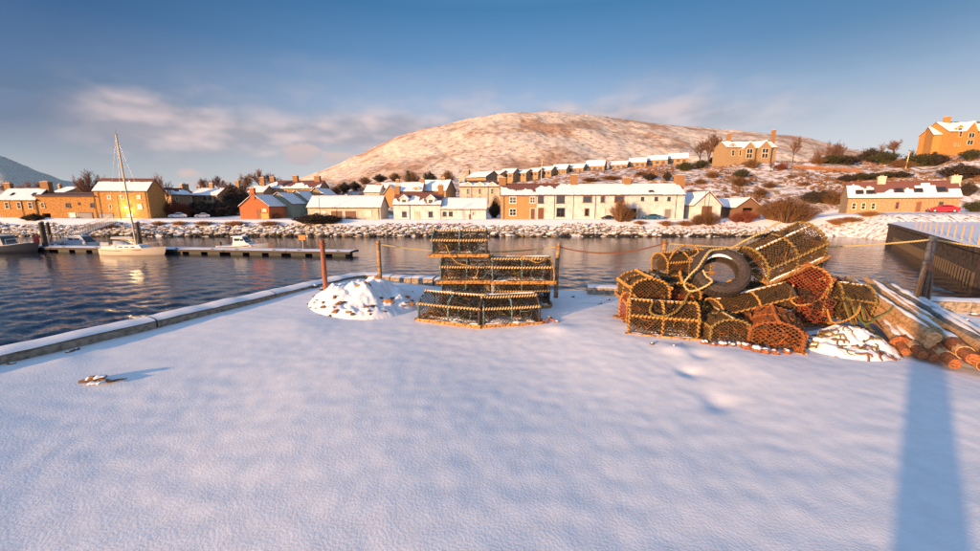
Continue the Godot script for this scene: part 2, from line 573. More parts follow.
# ---------------------------------------------------------------- far shore and hills
const TD := [81.0, 95.0, 110.0, 130.0, 150.0, 180.0, 220.0, 300.0]
const TPX := [-260.0, 0.0, 150.0, 240.0, 300.0, 400.0, 500.0, 600.0, 690.0, 750.0, 800.0, 850.0, 900.0, 960.0, 1250.0]
const TH := [
	[-1.2, -1.2, -0.6, 0.4, 1.5, 2.5, 3.0, 2.0],
	[-1.4, -1.4, -0.8, 0.4, 1.5, 2.5, 3.0, 2.0],
	[-1.8, -1.8, -0.8, 1.2, 3.0, 5.0, 6.0, 5.0],
	[-1.85, -1.85, -0.2, 2.6, 5.0, 7.0, 8.0, 8.0],
	[-1.85, -1.85, 1.5, 4.0, 6.0, 9.0, 11.0, 10.0],
	[-1.85, -1.85, 1.5, 4.5, 7.0, 10.0, 13.0, 14.0],
	[-1.85, -1.85, 1.0, 4.0, 7.0, 11.0, 14.0, 18.0],
	[-1.85, -1.85, 2.0, 7.0, 11.0, 16.3, 18.5, 20.0],
	[-1.85, -1.80, 3.0, 9.0, 14.0, 19.2, 20.5, 22.0],
	[-1.80, -1.70, 3.2, 9.5, 16.2, 18.0, 19.0, 19.0],
	[-1.50, -1.40, 4.0, 11.0, 16.3, 17.0, 17.0, 16.0],
	[-0.80, -0.50, 5.0, 11.5, 16.5, 17.0, 16.0, 15.0],
	[-0.50, -0.20, 6.0, 13.0, 18.0, 18.0, 17.0, 16.0],
	[-0.50, 0.0, 7.5, 17.0, 20.6, 20.5, 19.0, 18.0],
	[-0.50, 0.5, 9.0, 18.5, 21.2, 22.0, 20.0, 18.0]]

func land_y(x: float, d: float) -> float:           # height of the far shore at x and depth d
	var px := 490.0 + 388.0 * x / d
	px = clampf(px, TPX[0], TPX[-1] - 0.01)
	var i := 0
	while i < TPX.size() - 2 and TPX[i + 1] <= px: i += 1
	var u: float = (px - TPX[i]) / (TPX[i + 1] - TPX[i])
	u = u * u * (3.0 - 2.0 * u)
	var dd := clampf(d + 9.0 * smoothstep(835.0, 900.0, px) * smoothstep(96.0, 80.0, d), 72.0, 299.9)
	var shore: float = lerpf(TH[i][0], TH[i + 1][0], u)
	if dd < 81.0:
		if dd < 75.0: return lerpf(-6.3, -4.75, (dd - 72.0) / 3.0)
		return lerpf(-4.75, shore, pow((dd - 75.0) / 6.0, 0.8))
	var k := 0
	while k < TD.size() - 2 and TD[k + 1] <= dd: k += 1
	var w: float = (dd - TD[k]) / (TD[k + 1] - TD[k])
	var h: float = lerpf(lerpf(TH[i][k], TH[i + 1][k], u), lerpf(TH[i][k + 1], TH[i + 1][k + 1], u), w)
	var rough := smoothstep(96.0, 112.0, dd)
	return h + rough * (0.7 * noise(x * 0.05, d * 0.05) + 0.35 * noise(x * 0.16 + 7, d * 0.16))

func strip(d0: float, d1: float, dstep: float, px0: float, px1: float, pxstep: float, lower := 0.0) -> MB:
	var P := []
	var d := d0
	while true:
		var row := PackedVector3Array()
		var px := px0
		while px <= px1:
			var x := (px - 490.0) / 388.0 * d
			row.append(Vector3(x, land_y(x, d) - lower, -d))
			px += pxstep
		P.append(row)
		if d >= d1: break
		d = minf(d + dstep, d1)
		dstep *= 1.012
	P.reverse()
	var mb := MB.new()
	mb.sheet(P)
	return mb

const SKYLINE := [[240.0, 200.0], [280.0, 190.0], [300.0, 184.0], [326.0, 175.5], [364.0, 160.5], [403.0, 143.5], [433.0, 136.5], [480.0, 126.2], [501.0, 123.2], [530.0, 122.0], [553.0, 122.0], [579.0, 124.8], [621.0, 129.3], [664.0, 133.5], [699.0, 137.0], [730.0, 139.0], [770.0, 142.5], [800.0, 147.0], [840.0, 156.0], [900.0, 172.0], [960.0, 186.0]]

func curve(list: Array, x: float) -> float:
	if x <= list[0][0]: return list[0][1]
	for i in list.size() - 1:
		if x <= list[i + 1][0]:
			var t: float = (x - list[i][0]) / (list[i + 1][0] - list[i][0])
			return lerpf(list[i][1], list[i + 1][1], t)
	return list[-1][1]

func build_terrain() -> void:
	struct("shore_bank", strip(58.0, 78.2, 0.5, -220, 1200, 4.0), M.bank)
	struct("snowy_verge", strip(78.2, 81.0, 0.5, -220, 1200, 4.0), M.snow_far)
	struct("street", strip(81.0, 97.0, 1.0, -220, 1200, 4.0), M.snow_far)
	struct("hillside", strip(97.0, 300.0, 1.3, -220, 1200, 3.0), M.hillside)
	# the snowy hill above the village
	var P := []
	var tint := []
	var d := 270.0
	while d < 1300.0:
		var row := PackedVector3Array()
		var shades := PackedColorArray()
		var px := 200.0
		while px <= 1000.0:
			var x := (px - 490.0) / 388.0 * d
			var top := hy(curve(SKYLINE, px), 900.0)
			var t := (d - 270.0) / 630.0
			var foot := 8.0
			var h := 0.0
			if t < 1.0:
				h = lerpf(foot, top, pow(sin(t * PI * 0.5), 1.15))
			else:
				h = top - (t - 1.0) * 90.0
			var amp := 4.2 * smoothstep(0.0, 0.3, t) * smoothstep(1.15, 0.75, t)
			h += amp * noise(x * 0.008, d * 0.008) + amp * 0.35 * noise(x * 0.03 + 4, d * 0.012) - amp * 0.9 * maxf(0.0, 0.25 - absf(noise(x * 0.006 + 11.0 + 0.002 * d, d * 0.0012)) * 2.5) + 0.8 * smoothstep(0.0, 0.2, t) * noise(x * 0.11, d * 0.09)
			row.append(Vector3(x, h, -d))
			# heather and bracken showing in patches where the snow is thin
			var bare := noise(x * 0.0045 + 5.0, d * 0.004) + 0.7 * noise(x * 0.016 + 2.0, d * 0.012) + 0.5 * noise(x * 0.06, d * 0.04 + 8.0)
			bare = smoothstep(0.05, 0.75, bare + 0.24)
			shades.append(Color(1, 1, 1).lerp(Color(0.52, 0.33, 0.22), bare * 0.85))
			px += 2.2
		P.append(row)
		tint.append(shades)
		d += 5.0 + (d - 270.0) * 0.01
	P.reverse()
	tint.reverse()
	var mb := MB.new()
	mb.sheet(P, tint)
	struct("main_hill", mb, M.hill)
	# the hill beyond on the other side of the firth
	P = []
	var lefts := [[-420.0, 130.0], [-150.0, 118.0], [-60.0, 135.0], [0.0, 150.5], [20.0, 157.0], [50.0, 171.0], [75.0, 181.0], [110.0, 188.0], [160.0, 194.0], [240.0, 199.0], [1500.0, 201.0]]
	d = 900.0
	while d < 2600.0:
		var row := PackedVector3Array()
		var px := -420.0
		while px <= 1500.0:
			var x := (px - 490.0) / 388.0 * d
			var top := hy(curve(lefts, px), 1900.0)
			var t := (d - 900.0) / 1000.0
			var h := lerpf(-5.0, top, smoothstep(0.0, 1.0, t)) if t < 1.0 else top - (t - 1.0) * 140.0
			h += smoothstep(0.1, 0.5, t) * clampf(top / 120.0, 0.05, 1.0) * (16.0 * noise(x * 0.003, d * 0.003) + 7.0 * noise(x * 0.012 + 3, d * 0.012))
			row.append(Vector3(x, h, -d))
			px += 5.0 if px < 260.0 else 40.0
		P.append(row)
		d += 26.0
	P.reverse()
	mb = MB.new()
	mb.sheet(P)
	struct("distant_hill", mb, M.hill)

# ---------------------------------------------------------------- houses
func house_materials() -> void:
	M.white = mott(101, 0.60, 0.58, 0.55, 0.13, 0.012, 0.2, 0.9)
	M.cream = mott(102, 0.52, 0.46, 0.36, 0.14, 0.012, 0.2, 0.9)
	M.ochre = mott(103, 0.44, 0.25, 0.10, 0.12, 0.02, 0.3, 0.9)
	M.sandstone = texm(ntex(104, 0.05, [lin(0.26, 0.115, 0.03), lin(0.46, 0.225, 0.06), lin(0.52, 0.27, 0.08)], [0.2, 0.5, 0.8], 256, 4), 0.22, 0.9)
	M.stone = texm(ntex(105, 0.06, [lin(0.17, 0.10, 0.05), lin(0.35, 0.235, 0.12), lin(0.44, 0.31, 0.18)], [0.2, 0.5, 0.8], 256, 4), 0.25, 0.9)
	M.redwall = mott(106, 0.46, 0.13, 0.045, 0.10, 0.02, 0.3, 0.9)
	M.greenwall = mott(107, 0.24, 0.27, 0.20, 0.10, 0.02, 0.3, 0.9)
	M.boards = mott(108, 0.20, 0.11, 0.06, 0.25, 0.05, 0.5, 0.9)
	M.slate = mott(109, 0.11, 0.062, 0.058, 0.25, 0.04, 0.5, 0.75)
	M.slate_red = mott(110, 0.17, 0.07, 0.055, 0.25, 0.04, 0.5, 0.75)
	M.brick = mott(111, 0.30, 0.16, 0.07, 0.2, 0.06, 0.6, 0.9)
	M.pot = plainm(lin(0.55, 0.30, 0.15), 0.8)
	M.frame_white = plainm(lin(0.78, 0.75, 0.68), 0.6)
	M.frame_brown = plainm(lin(0.34, 0.11, 0.035), 0.6)
	M.frame_dark = plainm(lin(0.07, 0.05, 0.045), 0.6)
	M.frame_stone = plainm(lin(0.66, 0.52, 0.33), 0.9)
	M.glass = plainm(lin(0.025, 0.025, 0.03), 0.06)
	M.glass.metallic_specular = 0.7
	M.blind = plainm(lin(0.68, 0.62, 0.50), 0.3)
	M.door_brown = mott(112, 0.16, 0.07, 0.035, 0.2, 0.03, 0.8, 0.6)
	M.door_white = plainm(lin(0.74, 0.72, 0.68), 0.5)
	M.door_grey = plainm(lin(0.22, 0.21, 0.21), 0.6)
	M.door_orange = plainm(lin(0.62, 0.32, 0.06), 0.6)
	M.gutter = plainm(lin(0.10, 0.06, 0.05), 0.5)

func roof_snow(base: Vector3, ux: Vector3, uv: Vector3, W: float, L: float, lim: float, amp: float, sd: float, holes := []) -> MB:
	# base: lower left corner of the slope; ux along the eaves, uv up the slope (unit vectors)
	var up := ux.cross(uv).normalized()
	if up.y < 0: up = -up
	var nx := clampi(int(W / 0.34), 5, 72)
	var ny := clampi(int(L / 0.34), 4, 22)
	var P := []
	var on_ := []
	for j in ny + 1:
		var row := PackedVector3Array()
		for i in nx + 1:
			var u := float(i) / nx
			var v := float(j) / ny
			var e := 0.05 * (1.0 if i > 0 and i < nx else 0.3)
			var p := base + ux * (u * W + rng.randf_range(-e, e)) + uv * (v * L + rng.randf_range(-0.05, 0.06))
			row.append(p + up * (0.11 + 0.05 * noise(p.x * 0.4 + sd, p.z * 0.4 + p.y)))
		P.append(row)
	for j in ny:
		var row := []
		for i in nx:
			var u := (i + 0.5) / nx
			var v := (j + 0.5) / ny
			var k := v < lim + amp * noise(u * W * 0.16 + sd, v * 0.5 + sd * 2.0) * 2.0
			for h in holes:
				if u * W > h[0] and u * W < h[2] and v * L > h[1] and v * L < h[3]: k = false
			row.append(k)
		on_.append(row)
	var mb := MB.new()
	for j in ny:
		for i in nx:
			if not on_[j][i]: continue
			var a: Vector3 = P[j][i]
			var b: Vector3 = P[j][i + 1]
			var c: Vector3 = P[j + 1][i + 1]
			var d: Vector3 = P[j + 1][i]
			mb.quad(a, d, c, b)
			var dn := up * -0.13
			if j == 0 or not on_[j - 1][i]: mb.quad(a, b, b + dn, a + dn)
			if j == ny - 1 or not on_[j + 1][i]: mb.quad(c, d, d + dn, c + dn)
			if i == 0 or not on_[j][i - 1]: mb.quad(d, a, a + dn, d + dn)
			if i == nx - 1 or not on_[j][i + 1]: mb.quad(b, c, c + dn, b + dn)
	return mb

func add_window(root: Node3D, x0: float, y0: float, x1: float, y1: float, z: float, style: String, bars := 1, called := "window") -> void:
	# upright window on a wall that faces +z, corners in the house's own metres
	var fm: Material = {"w": M.frame_white, "b": M.frame_brown, "d": M.frame_dark, "s": M.frame_stone, "l": M.frame_white, "n": M.frame_dark}[style[0]]
	var f := MB.new()
	var t := minf(0.14, (x1 - x0) * 0.16)
	var cx := (x0 + x1) * 0.5
	var cy := (y0 + y1) * 0.5
	f.box(Vector3(cx, y1 - t / 2, z + 0.05), Vector3(x1 - x0, t, 0.1))
	f.box(Vector3(cx, y0 + t * 0.6, z + 0.07), Vector3(x1 - x0 + 0.12, t * 1.2, 0.14))
	f.box(Vector3(x0 + t / 2, cy, z + 0.047), Vector3(t, y1 - y0 - 2.2 * t, 0.094))
	f.box(Vector3(x1 - t / 2, cy, z + 0.047), Vector3(t, y1 - y0 - 2.2 * t, 0.094))
	if bars > 0:
		f.box(Vector3(cx, cy, z + 0.035), Vector3(x1 - x0 - 2 * t, t * 0.55, 0.05))
	if bars > 1:
		f.box(Vector3(cx, cy, z + 0.033), Vector3(t * 0.6, y1 - y0 - 2 * t, 0.046))
	var w := put(called, f, fm, root)
	var g := MB.new()
	g.box(Vector3(cx, cy, z + 0.008), Vector3(x1 - x0 - 2 * t, y1 - y0 - 2.2 * t, 0.02))
	put("pane", g, M.blind if style.length() > 1 and style[1] == "l" else M.glass, w)

func add_door(root: Node3D, x0: float, y0: float, x1: float, y1: float, z: float, mat: Material, frame: Material) -> void:
	var d := MB.new()
	var cx := (x0 + x1) * 0.5
	d.box(Vector3(cx, (y0 + y1) * 0.5, z + 0.02), Vector3(x1 - x0, y1 - y0, 0.06))
	for k in 3:
		d.box(Vector3(cx, lerpf(y0, y1, 0.2 + 0.3 * k), z + 0.055), Vector3((x1 - x0) * 0.8, (y1 - y0) * 0.2, 0.02))
	var o := put("door", d, mat, root)
	var f := MB.new()
	f.box(Vector3(x0 - 0.06, (y0 + y1) * 0.5, z + 0.045), Vector3(0.12, y1 - y0, 0.09))
	f.box(Vector3(x1 + 0.06, (y0 + y1) * 0.5, z + 0.045), Vector3(0.12, y1 - y0, 0.09))
	f.box(Vector3(cx, y1 + 0.06, z + 0.045), Vector3(x1 - x0 + 0.24, 0.12, 0.09))
	put("frame", f, frame, o)

func add_chimney(root: Node3D, p: Vector3, top: float, w: float, mat: Material, pots := 2, bottom := 1.0) -> void:
	var c := MB.new()
	var h := top - p.y
	c.box(Vector3(p.x, p.y + h * 0.5 - bottom * 0.5, p.z), Vector3(w, h + bottom, w * 0.75))
	c.box(Vector3(p.x, top + 0.06, p.z), Vector3(w + 0.16, 0.12, w * 0.75 + 0.16))
	var o := put("chimney", c, mat, root)
	for k in pots:
		var q := MB.new()
		q.lathe([Vector2(0.0, 0.12), Vector2(0.13, 0.12), Vector2(0.11, 0.35), Vector2(0.14, 0.46), Vector2(0.0, 0.46)], Vector3(p.x + (k - (pots - 1) * 0.5) * 0.36, top, p.z), Basis(), 7)
		put("chimney_pot", q, M.pot, o)
	var s := MB.new()
	s.box(Vector3(p.x, top + 0.15, p.z), Vector3(w * 0.96, 0.06, w * 0.7))
	put("snow_cover", s, M.roof_snow, o)

# a pixel on the front wall (local z = zl) -> the house's own metres
func face(root: Node3D, px: float, py: float, zl := 0.0) -> Vector2:
	var inv := root.transform.affine_inverse()
	var e := inv * Vector3(0, EYE, 0)
	var r := inv.basis * ray(px, py)
	var t := (zl - e.z) / r.z
	var q := e + r * t
	return Vector2(q.x, q.y)

# spec: a/b = [px, depth] of the front's two lower corners, base = py of the ground line, ev / rg = py of eaves and ridge
func house(called: String, label: String, s: Dictionary) -> Node3D:
	var pa: Array = s.a
	var pb: Array = s.b
	var A := at(pa[0], s.base, pa[1])
	var B := at(pb[0], s.base, pb[1])
	var gy: float = s.get("ground", (A.y + B.y) * 0.5)
	A.y = gy; B.y = gy
	var W := A.distance_to(B)
	var dp: float = s.dp
	var turn := atan2(-(B.z - A.z), B.x - A.x)
	var root := thing(called, label, s.get("category", "house"), A, turn, s.get("group", ""))
	var gable: bool = s.get("gable", false)
	var pm: float = (pa[0] + pb[0]) * 0.5
	var ev: float = face(root, pm, s.ev).y
	var rg: float = face(root, pm, s.rg, 0.0 if gable else -dp * 0.5).y
	rg = maxf(rg, ev + 0.4)
	var wall: Material = s.wall
	var roofm: Material = s.get("roof", M.slate)
	# walls: a pentagon pushed back
	var wb := MB.new()
	var lo := -2.5
	var th := 0.14
	if gable:
		var f := [Vector3(0, lo, 0), Vector3(W, lo, 0), Vector3(W, ev, 0), Vector3(W / 2, rg, 0), Vector3(0, ev, 0)]
		var g := Vector3(0, 0, -dp)
		front_wall(wb, root, s, W, lo, ev); wb.tri(f[4], f[3], f[2])
		wb.quad(f[1] + g, f[2] + g, f[4] + g, f[0] + g); wb.tri(f[2] + g, f[3] + g, f[4] + g)
		wb.quad(f[1], f[2], f[2] + g, f[1] + g); wb.quad(f[0] + g, f[4] + g, f[4], f[0])
	else:
		var f := [Vector3(0, lo, 0), Vector3(0, lo, -dp), Vector3(0, ev, -dp), Vector3(0, rg, -dp / 2), Vector3(0, ev, 0)]
		var g := Vector3(W, 0, 0)
		wb.quad(f[1], f[2], f[4], f[0]); wb.tri(f[2], f[3], f[4])
		wb.quad(f[0] + g, f[4] + g, f[2] + g, f[1] + g); wb.tri(f[4] + g, f[3] + g, f[2] + g)
		front_wall(wb, root, s, W, lo, ev); wb.quad(f[1] + g, f[2] + g, f[2], f[1])
	put("wall", wb, wall, root)
	# roof: two slabs
	var rb := MB.new()
	var ov: float = s.get("over", 0.22)
	var snow_args := []
	var lim: Array = s.get("snow", [1.3, 0.0])
	var sd: float = pa[0] * 0.37
	if gable:
		var sl := (rg - ev) / (W / 2)
		for k in [-1, 1]:
			var eave := Vector3(W / 2 + k * (W / 2 + ov), ev - sl * ov + 0.03, ov)
			var ridge := Vector3(W / 2, rg + 0.03, ov)
			var back := Vector3(0, 0, -dp - 2 * ov)
			var t := Vector3(0, th, 0)
			var p := [eave, eave + back, ridge + back, ridge, eave + t, eave + back + t, ridge + back + t, ridge + t]
			if k == -1: p = [ridge, ridge + back, eave + back, eave, ridge + t, ridge + back + t, eave + back + t, eave + t]
			rb.hexa(p)
			var uv := (ridge - eave)
			if k == 1: snow_args.append([eave + t + Vector3(-0.03, 0, -0.05), Vector3(0, 0, -1), uv.normalized(), dp + 2 * ov - 0.1, uv.length() - 0.02])
			else: snow_args.append([eave + t + back + Vector3(0.03, 0, 0.05), Vector3(0, 0, 1), uv.normalized(), dp + 2 * ov - 0.1, uv.length() - 0.02])
	else:
		var sl := (rg - ev) / (dp / 2)
		for k in [0, 1]:
			var z0 := ov if k == 0 else -dp - ov
			var eave := Vector3(-ov, ev - sl * ov + 0.03, z0)
			var ridge := Vector3(-ov, rg + 0.03, -dp / 2)
			var side := Vector3(W + 2 * ov, 0, 0)
			var t := Vector3(0, th, 0)
			var p := [eave, eave + side, ridge + side, ridge, eave + t, eave + side + t, ridge + side + t, ridge + t]
			if k == 1: p = [ridge, ridge + side, eave + side, eave, ridge + t, ridge + side + t, eave + side + t, eave + t]
			rb.hexa(p)
			var uv := ridge - eave
			snow_args.append([eave + t + Vector3(0.05, 0, 0), Vector3(1, 0, 0), uv.normalized(), W + 2 * ov - 0.1, uv.length() - 0.02])
	var roof := put("roof", rb, roofm, root)
	var holes := []
	# roof windows, before the snow so that it leaves them free
	if s.has("skylights"):
		var rows: Array = snow_args[0]
		for k in s.skylights:
			var c := slope_point(root, k[0], k[1], rows)
			var hw: float = k[2] * 0.5
			var f := MB.new()
			var ux: Vector3 = rows[1]
			var uvv: Vector3 = rows[2]
			var up := ux.cross(uvv).normalized()
			if up.y < 0: up = -up
			var bs := Basis(ux, up, ux.cross(up))
			var ctr: Vector3 = rows[0] + ux * c.x + uvv * c.y
			f.box(ctr + up * 0.10, Vector3(hw * 2, 0.22, k[3]), bs)
			var w := put("roof_window", f, M.frame_dark, roof)
			var g := MB.new()
			g.box(ctr + up * 0.22, Vector3(hw * 1.6, 0.02, k[3] * 0.8), bs)
			put("pane", g, M.glass, w)
			holes.append([c.x - hw - 0.1, c.y - k[3] * 0.5 - 0.15, c.x + hw + 0.1, c.y + k[3] * 0.5 + 0.1])
	for a in snow_args:
		if lim[0] > -0.5:
			put("snow_cover", roof_snow(a[0], a[1], a[2], a[3], a[4], lim[0], lim[1], sd, holes), M.roof_snow, roof)
		holes = []
	# ridge tiles
	var rt := MB.new()
	if gable: rt.beam(Vector3(W / 2, rg + th + 0.08, ov), Vector3(W / 2, rg + th + 0.08, -dp - ov), 0.3, 0.12)
	else: rt.beam(Vector3(-ov, rg + th + 0.08, -dp / 2), Vector3(W + ov, rg + th + 0.08, -dp / 2), 0.3, 0.12)
	put("ridge_tiles", rt, roofm, roof)
	if not gable and s.get("gutter", true):
		var gt := MB.new()
		gt.tube([Vector3(-ov, ev - 0.06, ov + 0.06), Vector3(W + ov, ev - 0.06, ov + 0.06)], 0.07, 6)
		put("gutter", gt, M.gutter, roof)
	for c in s.get("chimneys", []):
		var zz: float = -dp * 0.5 if not gable else -dp * (c[3] if c.size() > 3 else 0.9)
		var q := face(root, c[0], c[1], zz)
		add_chimney(root, Vector3(q.x, minf(rg, q.y - 0.3), zz), q.y, c[2], s.get("stack", wall), 2 if c[2] > 0.8 else 1)
	for w in s.get("windows", []):
		var p := face(root, w[0], w[3])
		var q := face(root, w[2], w[1])
		add_window(root, p.x, p.y, q.x, q.y, 0.0, w[4], w[5] if w.size() > 5 else 1)
	for w in s.get("doors", []):
		var p := face(root, w[0], w[3])
		var q := face(root, w[2], w[1])
		add_door(root, p.x, maxf(0.0, p.y), q.x, q.y, 0.0, w[4], w[5] if w.size() > 5 else M.frame_white)
	for w in s.get("dormers", []):
		dormer(root, w, ev, rg, dp, wall)
	for x in s.get("pipes", []):
		var p := face(root, x, s.base)
		var d := MB.new()
		d.tube([Vector3(p.x, 0, 0.09), Vector3(p.x, ev - 0.1, 0.09)], 0.05, 5)
		put("downpipe", d, M.gutter, root)
	root.set_meta("w", W); root.set_meta("ev", ev); root.set_meta("rg", rg)
	for k in ["w", "ev", "rg"]: root.remove_meta(k)
	return root

# the front wall, left open where the house has an open doorway
func front_wall(wb: MB, root: Node3D, s: Dictionary, W: float, lo: float, ev: float) -> void:
	var x := 0.0
	for w in s.get("openings", []):
		var p := face(root, w[0], w[1])
		var q := face(root, w[2], w[1])
		var y := minf(p.y, ev - 0.05)
		wb.quad(Vector3(x, lo, 0), Vector3(x, ev, 0), Vector3(p.x, ev, 0), Vector3(p.x, lo, 0))
		wb.quad(Vector3(p.x, y, 0), Vector3(p.x, ev, 0), Vector3(q.x, ev, 0), Vector3(q.x, y, 0))
		# reveals: the thickness of the wall
		var b := Vector3(0, 0, -0.45)
		wb.quad(Vector3(p.x, lo, 0), Vector3(p.x, y, 0), Vector3(p.x, y, 0) + b, Vector3(p.x, lo, 0) + b)
		wb.quad(Vector3(q.x, lo, 0) + b, Vector3(q.x, y, 0) + b, Vector3(q.x, y, 0), Vector3(q.x, lo, 0))
		wb.quad(Vector3(p.x, y, 0), Vector3(q.x, y, 0), Vector3(q.x, y, 0) + b, Vector3(p.x, y, 0) + b)
		x = q.x
	wb.quad(Vector3(x, lo, 0), Vector3(x, ev, 0), Vector3(W, ev, 0), Vector3(W, lo, 0))

func slope_point(root: Node3D, px: float, py: float, a: Array) -> Vector2:
	var inv := root.transform.affine_inverse()
	var e := inv * Vector3(0, EYE, 0)
	var r := inv.basis * ray(px, py)
	var n: Vector3 = (a[1] as Vector3).cross(a[2])
	var t := ((a[0] as Vector3) - e).dot(n) / r.dot(n)
	var q: Vector3 = e + r * t - a[0]
	return Vector2(q.dot(a[1]), q.dot(a[2]))

func dormer(root: Node3D, w: Array, ev: float, rg: float, dp: float, wall: Material) -> void:
	# w = [px0, py_apex, px1, py_sill]: a small gabled front standing on the slope
	var z := -0.35
	var p := face(root, w[0], w[3], z)
	var q := face(root, w[2], w[1], z)
	var y0 := minf(p.y, ev + 0.3)
	var ye := lerpf(y0, q.y, 0.62)
	var sl := (rg - ev) / (dp / 2)
	var zb := -(ye - ev) / sl - 0.2
	var zr := -(q.y - ev) / sl - 0.2
	var m := (p.x + q.x) * 0.5
	var b := MB.new()
	b.quad(Vector3(p.x, y0 - 0.4, z), Vector3(p.x, ye, z), Vector3(q.x, ye, z), Vector3(q.x, y0 - 0.4, z))
	b.tri(Vector3(p.x, ye, z), Vector3(m, q.y, z), Vector3(q.x, ye, z))
	b.quad(Vector3(p.x, y0 - 0.4, zb), Vector3(p.x, ye, zb), Vector3(p.x, ye, z), Vector3(p.x, y0 - 0.4, z))
	b.quad(Vector3(q.x, y0 - 0.4, z), Vector3(q.x, ye, z), Vector3(q.x, ye, zb), Vector3(q.x, y0 - 0.4, zb))
	var d := put("dormer", b, wall, root)
	var f := MB.new()
	for k in [[p.x - 0.15, 1], [q.x + 0.15, -1]]:
		var lo := ye - 0.1
		var pts := [Vector3(k[0], lo, z + 0.15), Vector3(k[0], lo, zb), Vector3(m, q.y + 0.02, zr), Vector3(m, q.y + 0.02, z + 0.15)]
		if k[1] < 0: pts.reverse()
		var tp := []
		for v in pts: tp.append(v + Vector3(0, 0.16, 0))
		f.hexa([pts[3], pts[2], pts[1], pts[0], tp[3], tp[2], tp[1], tp[0]])
	put("snow_cover", f, M.roof_snow, d)
	var win := MB.new()
	var hw := (q.x - p.x) * 0.3
	win.box(Vector3(m, (y0 + ye) * 0.5, z + 0.03), Vector3(hw * 2 + 0.16, ye - y0 - 0.05, 0.06))
	put("window_frame", win, M.frame_white, d)
	var g := MB.new()
	g.box(Vector3(m, (y0 + ye) * 0.5, z + 0.065), Vector3(hw * 1.7, (ye - y0) * 0.75, 0.02))
	put("pane", g, M.glass, d)

# projecting gabled bay on a front wall: px0, py apex, px1, py eaves, how far it stands out
func bay(root: Node3D, w: Array, wall: Material) -> void:
	var z: float = w[4]
	var p := face(root, w[0], w[3], z)
	var q := face(root, w[2], w[1], z)
	var m := (p.x + q.x) * 0.5
	var ye := p.y
	var b := MB.new()
	var lo := -1.5
	b.quad(Vector3(p.x, lo, z), Vector3(p.x, ye, z), Vector3(q.x, ye, z), Vector3(q.x, lo, z))
	b.tri(Vector3(p.x, ye, z), Vector3(m, q.y, z), Vector3(q.x, ye, z))
	b.quad(Vector3(p.x, lo, -0.4), Vector3(p.x, ye, -0.4), Vector3(p.x, ye, z), Vector3(p.x, lo, z))
	b.quad(Vector3(q.x, lo, z), Vector3(q.x, ye, z), Vector3(q.x, ye, -0.4), Vector3(q.x, lo, -0.4))
	var o := put("bay", b, wall, root)
	var f := MB.new()
	for k: float in [-1.0, 1.0]:
		var e: float = p.x - 0.2 if k < 0 else q.x + 0.2
		var pts := [Vector3(e, ye - 0.12, z + 0.25), Vector3(e, ye - 0.12, -2.2), Vector3(m, q.y + 0.02, -2.2), Vector3(m, q.y + 0.02, z + 0.25)]
		if k > 0: pts.reverse()
		var tp := []
		for v in pts: tp.append(v + Vector3(0, 0.2, 0))
		f.hexa([pts[3], pts[2], pts[1], pts[0], tp[3], tp[2], tp[1], tp[0]])
	put("snow_cover", f, M.roof_snow, o)
	for y: float in [0.25, 0.66]:
		var cy := ye * y + 0.3
		var win := MB.new()
		win.box(Vector3(m, cy, z + 0.04), Vector3((q.x - p.x) * 0.55, 1.7, 0.08))
		put("window_frame", win, M.frame_stone, o)
		for k: float in [-1.0, 1.0]:
			var g := MB.new()
			g.box(Vector3(m + k * (q.x - p.x) * 0.125, cy, z + 0.085), Vector3((q.x - p.x) * 0.2, 1.4, 0.03))
			put("pane", g, M.glass, o)

